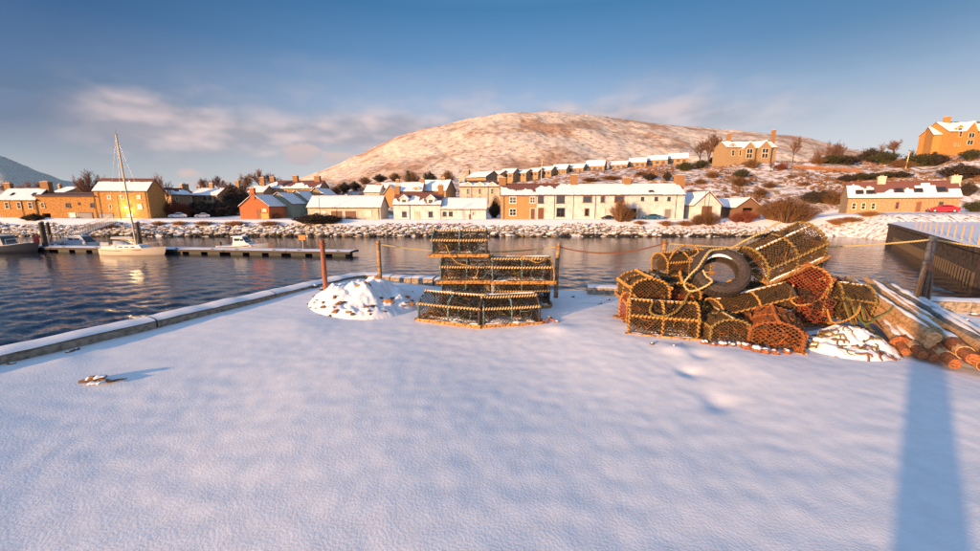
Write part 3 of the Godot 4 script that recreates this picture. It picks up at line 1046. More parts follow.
func build_houses() -> void:
	house_materials()
	var nostack := {}
	# ---- the old quay buildings by the pontoon
	house("stone_cottage", "sandstone cottage with snowy roof, three tall windows and two chimneys beside the store", {
		a = [1.5, 82.0], b = [39.5, 83.0], base = 219, ev = 200.2, rg = 188.6, dp = 6.5, wall = M.sandstone, roof = M.slate, stack = M.brick,
		snow = [0.93, 0.05], chimneys = [[8.5, 184.0, 1.1], [46.0, 182.5, 1.5]], skylights = [[13.5, 194.5, 0.5, 0.7], [35.0, 194.5, 0.5, 0.7]],
		windows = [[6, 202, 9, 209, "s"], [18, 202, 21, 209, "s"], [29, 202, 32.5, 209, "s"], [31, 213.5, 34, 217.5, "sl"]], pipes = [25.0, 38.5]})
	house("stone_store", "long low sandstone store with flat dark eaves between the cottage and the tall warehouse", {
		a = [39.8, 83.1], b = [98.5, 84.8], base = 219.5, ev = 196.2, rg = 193.6, dp = 6.0, wall = M.sandstone, roof = M.slate, snow = [-1.0, 0.0], category = "building",
		windows = [[41.5, 202.5, 44.5, 208, "s"], [66.5, 203, 70, 207.8, "d"], [91, 203, 94, 207.8, "d"], [78.5, 202.5, 80, 205, "d"]],
		openings = [[42.2, 213.4, 50.5]], doors = [[70.3, 213, 77.0, 219.5, M.door_white, M.frame_stone], [77.6, 213, 92, 219.5, M.door_grey, M.frame_dark]], pipes = [98.0]})
	house("stone_warehouse", "tall sandstone warehouse with snowy roof and dark shaded gable beside the sailing boat mast", {
		a = [99.0, 84.8], b = [151.5, 86.2], base = 220, ev = 191.0, rg = 179.6, dp = 5.6, wall = M.sandstone, roof = M.slate_red, snow = [0.72, 0.05], category = "building",
		windows = [[108, 195, 110.8, 199.2, "w"], [121.2, 195, 124, 199.2, "s"], [137.5, 195, 140.5, 199, "wl"], [109.5, 204.5, 112, 209, "s"], [138.7, 204, 142, 209, "wl"], [128, 213.8, 133, 217.2, "wl"]],
		doors = [[94.8 + 5, 213.5, 113, 219.5, M.door_grey, M.frame_dark]], pipes = [103.0, 149.5]})
	# ---- houses behind, left of the red house
	house("gabled_house", "dark shaded gabled house with square chimney behind the red bushes", {
		a = [172, 104.0], b = [192, 108.0], base = 203, ev = 195.0, rg = 189.0, dp = 7.0, wall = M.stone, roof = M.slate, gable = false, snow = [0.4, 0.5], chimneys = [[184.2, 184.6, 1.6]], windows = [[176, 197, 178.5, 201, "s"]]})
	house("roadside_cottage", "low cottage with bright snowy roof and dormers under bare trees, above the dark hedge", {
		a = [192.5, 112.0], b = [218, 112.0], base = 202.5, ev = 195.6, rg = 188.8, dp = 7.0, wall = M.stone, roof = M.slate, chimneys = [[211.5, 183.8, 1.1], [199.0, 186.5, 0.9]],
		windows = [[204, 197, 206, 200, "d"], [209, 197, 211, 200, "d"]], doors = [[214, 196.5, 217, 202, M.door_brown, M.frame_stone]]})
	house("flat_dormer_house", "house with two pale box dormer windows beside the low snowy cottage", {
		a = [216, 116.0], b = [231, 116.0], base = 202.5, ev = 193.0, rg = 186.0, dp = 7.0, wall = M.stone, roof = M.slate, snow = [-1, 0], gutter = false,
		windows = [[217.3, 188.2, 222.3, 192.2, "dl", 0], [223.8, 188.2, 228.8, 192.2, "dl", 0]], chimneys = [[237.5, 181.5, 1.2]]})
	# ---- red and green gables
	house("red_gabled_house", "orange-red gabled house with blue-shaded snowy roof and yellow door porch", {
		a = [241, 85.0], b = [270, 85.0], base = 219, ev = 206.5, rg = 194.8, dp = 8.0, gable = true, wall = M.redwall, roof = M.slate,
		windows = [[262.2, 208.5, 266.6, 212, "sl", 0]], doors = [[258.0, 209.5, 259.9, 218.6, M.door_brown, M.redwall], [261, 213.2, 268.5, 218.6, M.door_orange, M.redwall]], chimneys = [[252.4, 188.8, 0.9, 0.02]]})
	house("green_gabled_house", "grey-green gabled house with snowy roof next to the red house", {
		a = [266.5, 92.0], b = [293, 92.0], base = 218.5, ev = 203.8, rg = 192.8, dp = 10.0, gable = true, wall = M.greenwall, roof = M.slate, windows = [[270, 206, 273, 211, "w"]]})
	house("green_gabled_house", "grey-green gabled house second back from the red house, roof half hidden", {
		a = [286, 99.0], b = [309, 99.0], base = 214.0, ev = 201.0, rg = 191.0, dp = 9.0, gable = true, wall = M.greenwall, roof = M.slate})
	house("green_gabled_house", "furthest grey-green gabled house with chimney, behind the low cream cottage roof", {
		a = [305, 106.0], b = [329, 106.0], base = 212.0, ev = 198.5, rg = 188.2, dp = 9.0, gable = true, wall = M.stone, roof = M.slate})
	house("stone_terrace", "stone terrace with four tall chimneys and patchy snow behind the green gables", {
		a = [266.0, 117.0], b = [320.0, 117.0], base = 203, ev = 188.6, rg = 181.3, dp = 8.0, wall = M.stone, roof = M.slate_red, stack = M.brick, snow = [0.42, 0.5],
		chimneys = [[272.5, 177.6, 1.3], [295.5, 176.2, 1.4], [317.5, 176.6, 1.6]], windows = [[274, 190, 277, 194, "s"], [285, 190, 288, 194, "s"], [300, 190, 303, 194, "s"]]})
	house("chimneyed_house", "small house with snowy roof and tall chimney behind the red house", {
		a = [250.0, 112.0], b = [264.5, 112.0], base = 204, ev = 192.5, rg = 186.5, dp = 6.5, wall = M.stone, roof = M.slate, stack = M.brick, chimneys = [[262.5, 178.0, 1.2]]})
	# ---- the waterfront row
	house("cream_cottage", "long low cream cottage with snowy roof and dark garage openings by the brown bush", {
		a = [308.5, 84.0], b = [381.0, 84.0], base = 219.3, ev = 207.6, rg = 196.6, dp = 6.5, wall = M.cream, roof = M.slate_red, snow = [1.02, 0.05],
		windows = [[364.5, 210.5, 371.5, 216.5, "wl", 2], [316, 211, 321, 216, "wl"]], doors = [[331.5, 210.8, 342.5, 219.0, M.door_brown, M.frame_white], [345.5, 210.8, 356.5, 219.0, M.door_brown, M.frame_white], [322.5, 211.5, 325.5, 219, M.door_white]], chimneys = [[346.5, 195.8, 0.7]], pipes = [379.0]})
	house("dormered_cottage", "white cottage with two gabled dormers and patchy snow on a brown roof", {
		a = [394.0, 84.0], b = [440.8, 84.0], base = 219.3, ev = 204.8, rg = 193.6, dp = 7.0, wall = M.white, roof = M.slate_red, stack = M.brick, snow = [0.45, 0.42],
		windows = [[402.2, 211.5, 406.2, 217.5, "d", 1], [428.5, 211.5, 432.5, 217.5, "d", 1]], doors = [[415.2, 211.8, 419.2, 219, M.cream, M.frame_stone]], chimneys = [[397.2, 186.8, 1.2], [440.8, 185.6, 1.1]], dormers = [[400.2, 195.2, 407.8, 204.6], [426.8, 195.2, 434.6, 204.6]], pipes = [410.0]})
	house("white_shed", "long low white shed with smooth snowy roof beside the dormered cottage", {
		a = [441.4, 84.0], b = [486.0, 84.0], base = 219.3, ev = 209.2, rg = 198.6, dp = 7.0, wall = M.white, roof = M.slate,
		windows = [[442.6, 211.6, 446.2, 216.6, "d", 2], [448.8, 211.6, 452.4, 216.6, "d", 2], [472, 212, 474.4, 215.4, "w"]], doors = [[469.0, 214, 471, 219, M.door_brown, M.white]], pipes = [470.5]})
	house("ochre_house", "ochre two-storey house with white window frames and patchy brown roof", {
		a = [501.0, 84.0], b = [536.0, 84.0], base = 219.0, ev = 195.6, rg = 184.6, dp = 7.5, wall = M.ochre, roof = M.slate_red, stack = M.brick, snow = [0.35, 0.4], over = 0.1,
		windows = [[509.2, 196.6, 516.4, 203.6, "w", 2], [529.6, 196.6, 535.4, 203.4, "w", 2], [509.2, 208.4, 516.4, 216.0, "w", 2]], doors = [[530.4, 208.6, 535.0, 219, M.door_brown]], chimneys = [[502.4, 178.2, 1.5]], pipes = [503.8]})
	house("white_house", "white two-storey house with dark double windows, joined to the ochre house", {
		a = [536.2, 84.0], b = [572.6, 84.0], base = 219.0, ev = 195.2, rg = 184.8, dp = 7.5, wall = M.white, roof = M.slate_red, stack = M.brick, snow = [0.85, 0.35], over = 0.1,
		windows = [[537.6, 195.8, 543.6, 203.6, "d", 2], [556.2, 195.8, 564.6, 203.6, "d", 2], [556.2, 207.8, 564.8, 217.0, "d", 2]], doors = [[537.8, 207.8, 543.8, 219, M.door_brown, M.frame_stone]], chimneys = [[573.8, 175.6, 1.5]], pipes = [553.8]})
	house("white_house", "white two-storey house with wide brown-framed windows and smooth snowy roof", {
		a = [573.4, 84.0], b = [626.4, 84.0], base = 218.8, ev = 195.2, rg = 184.8, dp = 7.5, wall = M.white, roof = M.slate, stack = M.brick, over = 0.1,
		windows = [[582.6, 195.8, 592.0, 203.0, "b", 0], [600.2, 195.8, 605.0, 203.0, "b", 0], [614.0, 195.8, 624.2, 203.0, "b", 0], [584.2, 208.2, 589.2, 216.4, "b", 0]], doors = [[600.0, 208.4, 604.6, 218.8, M.door_white, M.frame_stone]], chimneys = [[626.6, 178.6, 1.5]], pipes = [594.5]})
	house("white_house", "white house at the end of the row with three small windows and garage doors", {
		a = [626.8, 84.0], b = [683.0, 84.0], base = 218.4, ev = 195.0, rg = 184.4, dp = 7.5, wall = M.white, roof = M.slate, stack = M.brick, over = 0.1, snow = [1.2, 0.1],
		windows = [[640.6, 196.8, 644.0, 201.2, "d"], [654.2, 196.8, 657.8, 201.2, "d"], [667.0, 196.8, 670.4, 201.2, "d"]], openings = [[630.4, 208.6, 637.0]], doors = [[637.4, 208.6, 640.2, 218.4, M.door_orange, M.white], [657.4, 208.0, 662.8, 218.4, M.door_white, M.frame_white], [664.0, 209.2, 671.0, 218.4, M.door_grey, M.frame_stone]], chimneys = [[679.4, 175.8, 1.8]], skylights = [[651, 191.6, 0.9, 0.6]], pipes = [674.5]})
	house("gabled_garage", "white gabled garage with big brown door and snowy roof at the end of the row", {
		a = [692.8, 84.0], b = [719.8, 84.0], base = 218.0, ev = 205.0, rg = 192.0, dp = 9.0, gable = true, wall = M.white, roof = M.slate_red, category = "garage", over = 0.3,
		doors = [[700.6, 206.0, 712.2, 218.0, M.door_brown, M.frame_stone]]})
	house("garage_annex", "grey lean-to annex with yellow window tucked beside the gabled garage", {
		a = [682.6, 87.5], b = [694.5, 87.5], base = 217.6, ev = 205.2, rg = 199.2, dp = 6.0, wall = M.door_grey, roof = M.slate, category = "shed", windows = [[689.0, 206.5, 691.2, 213.0, "sl"]]})
	house("boat_shed", "brown timber boat shed with open dark gable and one snowy roof slope", {
		a = [735.0, 86.0], b = [760.0, 86.0], base = 217.4, ev = 207.5, rg = 198.2, dp = 8.0, gable = true, wall = M.boards, roof = M.slate_red, category = "shed", over = 0.3,
		openings = [[743.0, 207.9, 753.5]]})
	house("shed_annex", "low brown timber annex with snowy roof beside the open boat shed", {
		a = [719.5, 89.5], b = [734.5, 89.5], base = 217.0, ev = 207.0, rg = 199.0, dp = 6.0, wall = M.boards, roof = M.slate_red, category = "shed"})
	# ---- houses behind the row
	house("bay_house", "tall pale house with three snowy gablets rising behind the white shed", {
		a = [460.0, 104.0], b = [501.5, 104.0], base = 204, ev = 186.6, rg = 181.4, dp = 8.0, wall = M.cream, roof = M.slate, snow = [0.55, 0.3],
		windows = [[466.2, 188.4, 469.2, 194.4, "s"], [478.2, 188.4, 481.2, 194.4, "s"], [490.6, 188.4, 493.6, 194.4, "s"], [466.2, 196, 469.2, 199.5, "s"], [478.2, 196, 481.2, 199.5, "s"]],
		dormers = [[464.2, 182.4, 471.6, 187.8], [476.2, 182.4, 483.6, 187.8], [488.6, 182.4, 496.0, 187.8]], chimneys = [[462.0, 176.2, 1.5], [500.0, 176.6, 1.4]], pipes = [471.6, 488.0]})
	house("village_house", "house with wide snowy roof, yellow eaves and a dormer above the dormered cottage", {
		a = [400.0, 108.0], b = [422.0, 108.0], base = 201, ev = 191.6, rg = 183.0, dp = 8.0, wall = M.ochre, roof = M.slate, dormers = [[412.6, 186.8, 419.6, 191.2]], chimneys = [[422.6, 179.4, 1.1]], stack = M.brick})
	house("village_house", "house with big snowy roof and grey shaded end wall behind the white shed", {
		a = [420.5, 112.0], b = [446.0, 110.0], base = 201, ev = 191.0, rg = 180.6, dp = 8.0, wall = M.stone, roof = M.slate, dormers = [[436.0, 185.8, 441.5, 190.4]], chimneys = [[443.4, 178.0, 1.2]], stack = M.brick})
	house("village_house", "small gabled house with grey side roof behind the gap in the waterfront row", {
		a = [384.0, 106.0], b = [397.0, 106.0], base = 205, ev = 194.5, rg = 185.6, dp = 8.0, gable = true, wall = M.ochre, roof = M.slate})
	house("village_house", "small cream house with snowy roof and brick chimney above the cream cottage", {
		a = [365.0, 110.0], b = [380.0, 110.0], base = 204, ev = 192.6, rg = 185.4, dp = 7.0, wall = M.cream, roof = M.slate, chimneys = [[378.6, 184.0, 1.3]], stack = M.brick, windows = [[368.5, 194, 373.5, 197.4, "w", 2]]})
	house("village_house", "distant house with long snowy roof high behind the chimneys of the village", {
		a = [379.0, 128.0], b = [399.0, 128.0], base = 197, ev = 188.6, rg = 183.0, dp = 8.0, wall = M.stone, roof = M.slate, chimneys = [[397.8, 180.0, 1.2]], stack = M.brick})
	house("village_house", "grey house with blue-shaded roof behind the tall bay house", {
		a = [467.0, 130.0], b = [486.0, 126.0], base = 188, ev = 177.4, rg = 172.4, dp = 9.0, wall = M.stone, roof = M.slate, chimneys = [[468.0, 170.4, 1.2]]})
	house("village_house", "small house with snowy roof peeping out beside the round bare tree", {
		a = [53.0, 120.0], b = [66.0, 118.0], base = 199, ev = 193.0, rg = 187.6, dp = 8.0, wall = M.stone, roof = M.slate, chimneys = [[60.0, 185.0, 1.0]]})
	house("village_house", "cream house with sunlit snowy roof behind the bare tree by the warehouse", {
		a = [166.0, 118.0], b = [178.0, 118.0], base = 203, ev = 194.0, rg = 188.0, dp = 7.0, wall = M.cream, roof = M.slate})
	# ---- stone cottage beyond the harbour arm
	house("stone_longhouse", "long stone cottage with five roof windows and half-melted snow, red car outside", {
		a = [846.0, 88.0], b = [957.5, 79.5], base = 212.6, ev = 197.6, rg = 182.4, dp = 6.5, wall = M.stone, roof = M.slate_red, snow = [0.62, 0.3],
		windows = [[850.6, 202.6, 856.6, 209.6, "s"], [860.2, 202.6, 866.2, 209.6, "s"], [870.0, 202.6, 876.0, 209.6, "s"], [894.2, 201.8, 899.6, 209.2, "b"], [937.6, 201.6, 943.6, 208.0, "d"]],
		doors = [[915.0, 202.0, 921.2, 212.0, M.door_brown, M.frame_brown]],
		skylights = [[859.4, 192.4, 1.3, 1.2], [870.6, 192.4, 1.3, 1.2], [898.6, 190.6, 1.3, 1.2], [918.2, 190.6, 1.3, 1.1], [940.8, 189.8, 1.5, 1.4]], chimneys = [[881.6, 177.4, 1.3], [955.6, 176.8, 1.4]], stack = M.cream})
	# ---- villas on the brow
	var villa := house("hilltop_villa", "stone villa with gabled bays and two tall chimneys on the brow of the hillside", {
		a = [725.5, 151.0], b = [775.0, 151.0], base = 160.0, ev = 147.4, rg = 141.2, dp = 9.0, wall = M.stone, roof = M.slate, stack = M.brick, snow = [0.9, 0.1], category = "villa",
		windows = [[731, 150, 735, 156, "s"], [738.4, 150, 741.6, 156, "s"]], dormers = [[729.0, 143.0, 736.0, 148.6]], chimneys = [[729.4, 134.0, 1.3], [773.8, 130.6, 1.2]]})
	bay(villa, [744.0, 141.6, 756.5, 148.2, 1.2], M.stone)
	bay(villa, [759.5, 140.6, 772.5, 147.4, 1.4], M.stone)
	var big := house("hilltop_house", "big orange stone house with stepped gable and chimney on the brow above the longhouse", {
		a = [946.0, 140.0], b = [1012.0, 140.0], base = 148.0, ev = 131.6, rg = 122.6, dp = 9.5, wall = M.sandstone, roof = M.slate_red, stack = M.sandstone, snow = [0.95, 0.1], category = "villa",
		windows = [[958.0, 131.0, 962.6, 137.2, "s"], [953.6, 142.6, 956.0, 146.2, "s"], [957.4, 142.6, 960.0, 146.2, "s"]],
		dormers = [[955.2, 124.6, 965.0, 132.2]], chimneys = [[947.2, 117.4, 1.6]]})
	bay(big, [966.5, 121.5, 980.0, 130.5, 1.2], M.sandstone)
	house("hilltop_annex", "lower orange stone wing joined to the big house on the brow", {
		a = [931.0, 143.0], b = [946.0, 141.5], base = 148.0, ev = 134.6, rg = 127.0, dp = 7.5, wall = M.sandstone, roof = M.slate_red, category = "villa", chimneys = [[937.6, 126.0, 1.1]]})
	# ---- terrace climbing the hillside
	var rowh := [[490, 500, 177.6, 174.6, 171.6], [499, 513, 177.8, 173.6, 169.2], [514, 526, 176.8, 173.2, 170.0], [526, 538, 176.0, 172.2, 168.6], [538, 551, 175.0, 171.0, 167.0], [551, 566, 173.8, 169.6, 164.8], [567, 583, 172.6, 168.4, 164.2], [585, 604, 171.0, 166.2, 160.6], [609, 627, 168.4, 165.0, 161.4], [628, 646, 166.6, 162.6, 158.0], [647, 667, 164.6, 160.2, 155.6], [668, 688, 162.6, 158.6, 153.6]]
	var where := ["at the foot of the climbing terrace", "second up in the climbing terrace", "third up in the climbing terrace", "fourth up in the climbing terrace", "fifth up in the climbing terrace", "sixth up in the climbing terrace", "seventh up in the climbing terrace", "with dark gable above the gap in the climbing terrace", "just past the gap in the climbing terrace", "third from the top of the climbing terrace", "second from the top of the climbing terrace", "at the top of the climbing terrace"]
	for i in rowh.size():
		var r: Array = rowh[i]
		var d := 168.0 + i * 1.6
		var wins := []
		for k in 3:
			var x0: float = lerpf(r[0], r[1], 0.12 + 0.3 * k)
			wins.append([x0, lerpf(r[3], r[2], 0.25), x0 + (r[1] - r[0]) * 0.16, lerpf(r[3], r[2], 0.8), "d", 0])
		house("hillside_cottage", "stone cottage with snowy roof, " + where[i], {
			a = [r[0], d + 1.6], b = [r[1], d - 1.6], base = r[2], ev = r[3], rg = r[4], dp = 8.0, wall = M.stone, roof = M.slate, windows = wins, gutter = false, group = "cottages climbing the hillside"})

# ---------------------------------------------------------------- rocks, plants, cars on the far shore
func land_hit(px: float, py: float) -> Vector3:      # where the line of sight meets the far shore
	var r := ray(px, py)
	var d := 74.6
	while d < 299.0:
		if EYE + r.y * d <= land_y(r.x * d, d):
			break
		d += 0.25
	return Vector3(r.x * d, land_y(r.x * d, d), -d)

func rock_shape(sd: int, flat: float) -> Array:       # [rock, snow on it]
	var r := RandomNumberGenerator.new()
	r.seed = sd
	var rock := MB.new()
	var snow := MB.new()
	var P := []
	var rows := 6
	var cols := 9
	for j in rows + 1:
		var row := []
		var v := PI * j / rows
		for i in cols:
			var u := TAU * i / cols
			var k := 1.0 + r.randf_range(-0.22, 0.2)
			var q := Vector3(sin(v) * cos(u), cos(v), sin(v) * sin(u)) * 0.5 * k
			q.y *= flat
			q.y = minf(q.y, 0.3 * flat + 0.1 * q.x)
			row.append(q)
		if j == 0 or j == rows:
			var c := Vector3.ZERO
			for q in row: c += q
			for i in cols: row[i] = c / cols
		P.append(row)
	for j in rows:
		for i in cols:
			var i2 := (i + 1) % cols
			rock.quad(P[j][i], P[j][i2], P[j + 1][i2], P[j + 1][i])
			if j < 2:
				var o := Vector3(0, 0.05, 0)
				snow.quad(P[j][i] + o, P[j][i2] + o, P[j + 1][i2] * 0.98 + o, P[j + 1][i] * 0.98 + o)
				if j == 1: snow.quad(P[2][i] * 0.98 + o, P[2][i2] * 0.98 + o, P[2][i2] - o * 0.2, P[2][i] - o * 0.2)
	return [rock.mesh(), snow.mesh()]

func scatter(called: String, label: String, category: String, mesh: Mesh, mat: Material, tfs: Array) -> MultiMeshInstance3D:
	var mm := MultiMesh.new()
	mm.transform_format = MultiMesh.TRANSFORM_3D
	mm.mesh = mesh
	mm.instance_count = tfs.size()
	for i in tfs.size(): mm.set_instance_transform(i, tfs[i])
	var o := MultiMeshInstance3D.new()
	o.multimesh = mm
	o.material_override = mat
	o.name = numbered(called)
	add_child(o)
	tag(o, label, category, "", "stuff")
	return o

func build_rocks() -> void:
	M.wet_rock = mott(220, 0.030, 0.026, 0.018, 0.4, 0.05, 0.6, 0.5)
	var shapes := [rock_shape(1, 0.75), rock_shape(2, 0.6), rock_shape(3, 0.85)]
	var tfs := [[], [], []]
	var R := RandomNumberGenerator.new()
	R.seed = 31
	var big := []
	var wet := []
	for n in 3300:
		var px := R.randf_range(-40.0, 668.0)
		if n % 9 == 0: px = R.randf_range(640.0, 800.0)
		var d := 74.8 + 3.3 * pow(R.randf(), 1.1)
		if px > 640.0: d = 74.8 + 1.6 * R.randf()
		var x := (px - 490.0) / 388.0 * d
		var size := R.randf_range(0.38, 0.95)
		var t := Transform3D(Basis.from_euler(Vector3(R.randf_range(-0.35, 0.35), R.randf() * TAU, R.randf_range(-0.35, 0.35))).scaled(Vector3(size * R.randf_range(0.9, 1.4), size * R.randf_range(0.8, 1.1), size)), Vector3(x, land_y(x, d) + size * 0.12, -d))
		if n < 290 and px > -2.0 and px < 660.0:
			t.basis = t.basis.scaled(Vector3.ONE * (1.25 / maxf(size, 0.55)))
			big.append([n % 3, t])
		elif d < 75.35:
			wet.append(t)
		else:
			tfs[n % 3].append(t)
	for k in 3:
		scatter("rock_armour", ["snow-topped small stones packed along the far water's edge", "small flat stones packed between the boulders of the far bank", "small angular stones wedged along the far bank"][k], "rocks", shapes[k][0], M.rock, tfs[k])
		scatter("rock_snow", ["snow lying on the small packed stones of the far bank", "snow lying on the flat stones of the far bank", "snow lying on the angular stones of the far bank"][k], "snow", shapes[k][1], M.snow_far, tfs[k])
	scatter("wet_stones", "dark wet weedy stones along the far tide line", "rocks", shapes[1][0], M.wet_rock, wet)
	for b in big:
		var o := thing("boulder", "snow-capped boulder on the stone bank across the water", "boulder", Vector3.ZERO, 0.0, "boulders of the far bank")
		o.transform = b[1]
		put("stone", shapes[b[0]][0], M.rock, o)
		put("snow_cap", shapes[b[0]][1], M.snow_far, o)

# ---- plants
func twig(mb: MB, a: Vector3, b: Vector3, r0: float, r1: float) -> void:
	var d := (b - a).normalized()
	var s := d.cross(Vector3(0.31, 0.2, 0.93)).normalized()
	var u := s.cross(d)
	var o := [s, -s * 0.5 + u * 0.87, -s * 0.5 - u * 0.87]
	for k in 3:
		var p: Vector3 = o[k]
		var q: Vector3 = o[(k + 1) % 3]
		mb.tris(a + p * r0, a + q * r0, b + q * r1, p, q, q)
		mb.tris(a + p * r0, b + q * r1, b + p * r1, p, q, p)

func grow(wood: MB, twigs: MB, r: RandomNumberGenerator, a: Vector3, dir: Vector3, len: float, rad: float, level: int, spread: float, thin: float) -> void:
	var p := a
	var d := dir
	var n := 3
	for i in n:
		var q := p + d * (len / n)
		var r0 := rad * (1.0 - 0.25 * i / n)
		var r1 := rad * (1.0 - 0.25 * (i + 1) / n)
		if level >= 3: wood.tube([p, q], [r0, r1], 5, false)
		else: twig(twigs, p, q, maxf(r0, thin), maxf(r1, thin))
		if level > 0 and (i > 0 or level < 4):
			var kids := 2 if level > 1 else 3
			for k in kids:
				var ax := Vector3(r.randf_range(-1, 1), r.randf_range(-0.4, 0.8), r.randf_range(-1, 1)).normalized()
				var nd := (d + ax * spread).normalized()
				nd.y = nd.y * 0.9 + 0.12
				grow(wood, twigs, r, q, nd.normalized(), len * r.randf_range(0.52, 0.72), r1 * 0.55, level - 1, spread, thin)
		p = q
		d = (d + Vector3(r.randf_range(-0.22, 0.22), r.randf_range(-0.05, 0.12), r.randf_range(-0.22, 0.22))).normalized()

var protos := {}

func bare_tree(sd: int, spread: float, levels: int, thin: float, bark: Material, twigm: Material) -> Node3D:
	# one unit tall
	var r := RandomNumberGenerator.new()
	r.seed = sd
	var wood := MB.new()
	var tw := MB.new()
	grow(wood, tw, r, Vector3(0, -0.06, 0), Vector3.UP, 0.42, 0.028, levels, spread, thin)
	var top := 0.01
	for q in tw.v: top = maxf(top, q.y)
	var o := Node3D.new()
	for k in [[wood, "trunk", bark], [tw, "crown", twigm]]:
		var m: MB = k[0]
		for i in m.v.size(): m.v[i] = m.v[i] / top
		put(k[1], m, k[2], o)
	return o

func bush(sd: int, stems: int, thin: float, wide: float, mat: Material, stem: Material, leafy: bool) -> Node3D:
	# about one unit wide and one unit tall
	var r := RandomNumberGenerator.new()
	r.seed = sd
	var wood := MB.new()
	var tw := MB.new()
	for k in stems:
		var ang := r.randf() * TAU
		var lean := pow(r.randf(), 0.7)
		var b := Vector3(cos(ang) * 0.12 * lean, -0.08, sin(ang) * 0.12 * lean)
		var top := Vector3(cos(ang) * 0.5 * lean * wide, 0.45 + 0.55 * sqrt(1.0 - lean * lean * 0.92) * r.randf_range(0.55, 1.0), sin(ang) * 0.5 * lean * wide)
		top.y *= 1.0 - 0.25 * lean
		var mid := b.lerp(top, 0.55) + Vector3(r.randf_range(-0.05, 0.05), 0.05, r.randf_range(-0.05, 0.05))
		var m := wood if k % 6 == 0 else tw
		twig(m, b, mid, thin * 1.5, thin * 1.2)
		twig(m, mid, top, thin * 1.2, thin * 0.6)
		for j in 5:
			var s := mid.lerp(top, r.randf_range(-0.5, 0.95))
			var e := s + Vector3(r.randf_range(-0.14, 0.14), r.randf_range(-0.02, 0.14), r.randf_range(-0.14, 0.14))
			twig(tw, s, e, thin * 0.9, thin * 0.5)
			if leafy:
				for q in 3:
					var c := s.lerp(e, r.randf()) + Vector3(r.randf_range(-0.05, 0.05), r.randf_range(-0.05, 0.05), r.randf_range(-0.05, 0.05))
					var x := Vector3(r.randf_range(-1, 1), r.randf_range(-1, 1), r.randf_range(-1, 1)).normalized() * 0.03
					var y := x.cross(Vector3(r.randf_range(-1, 1), 0.3, r.randf_range(-1, 1))).normalized() * 0.022
					tw.quad(c - x, c + y, c + x, c - y)
	var o := Node3D.new()
	put("stems", wood, stem, o)
	put("foliage" if leafy else "twigs", tw, mat, o)
	return o

func plant(kind: String, label: String, called: String, category: String, group: String, at_: Vector3, w: float, h: float, turn: float) -> void:
	var o: Node3D = protos[kind].duplicate()
	o.name = numbered(called)
	add_child(o)
	o.transform = Transform3D(Basis(Vector3.UP, turn).scaled_local(Vector3(w, h, w)), at_)
	tag(o, label, category, group)

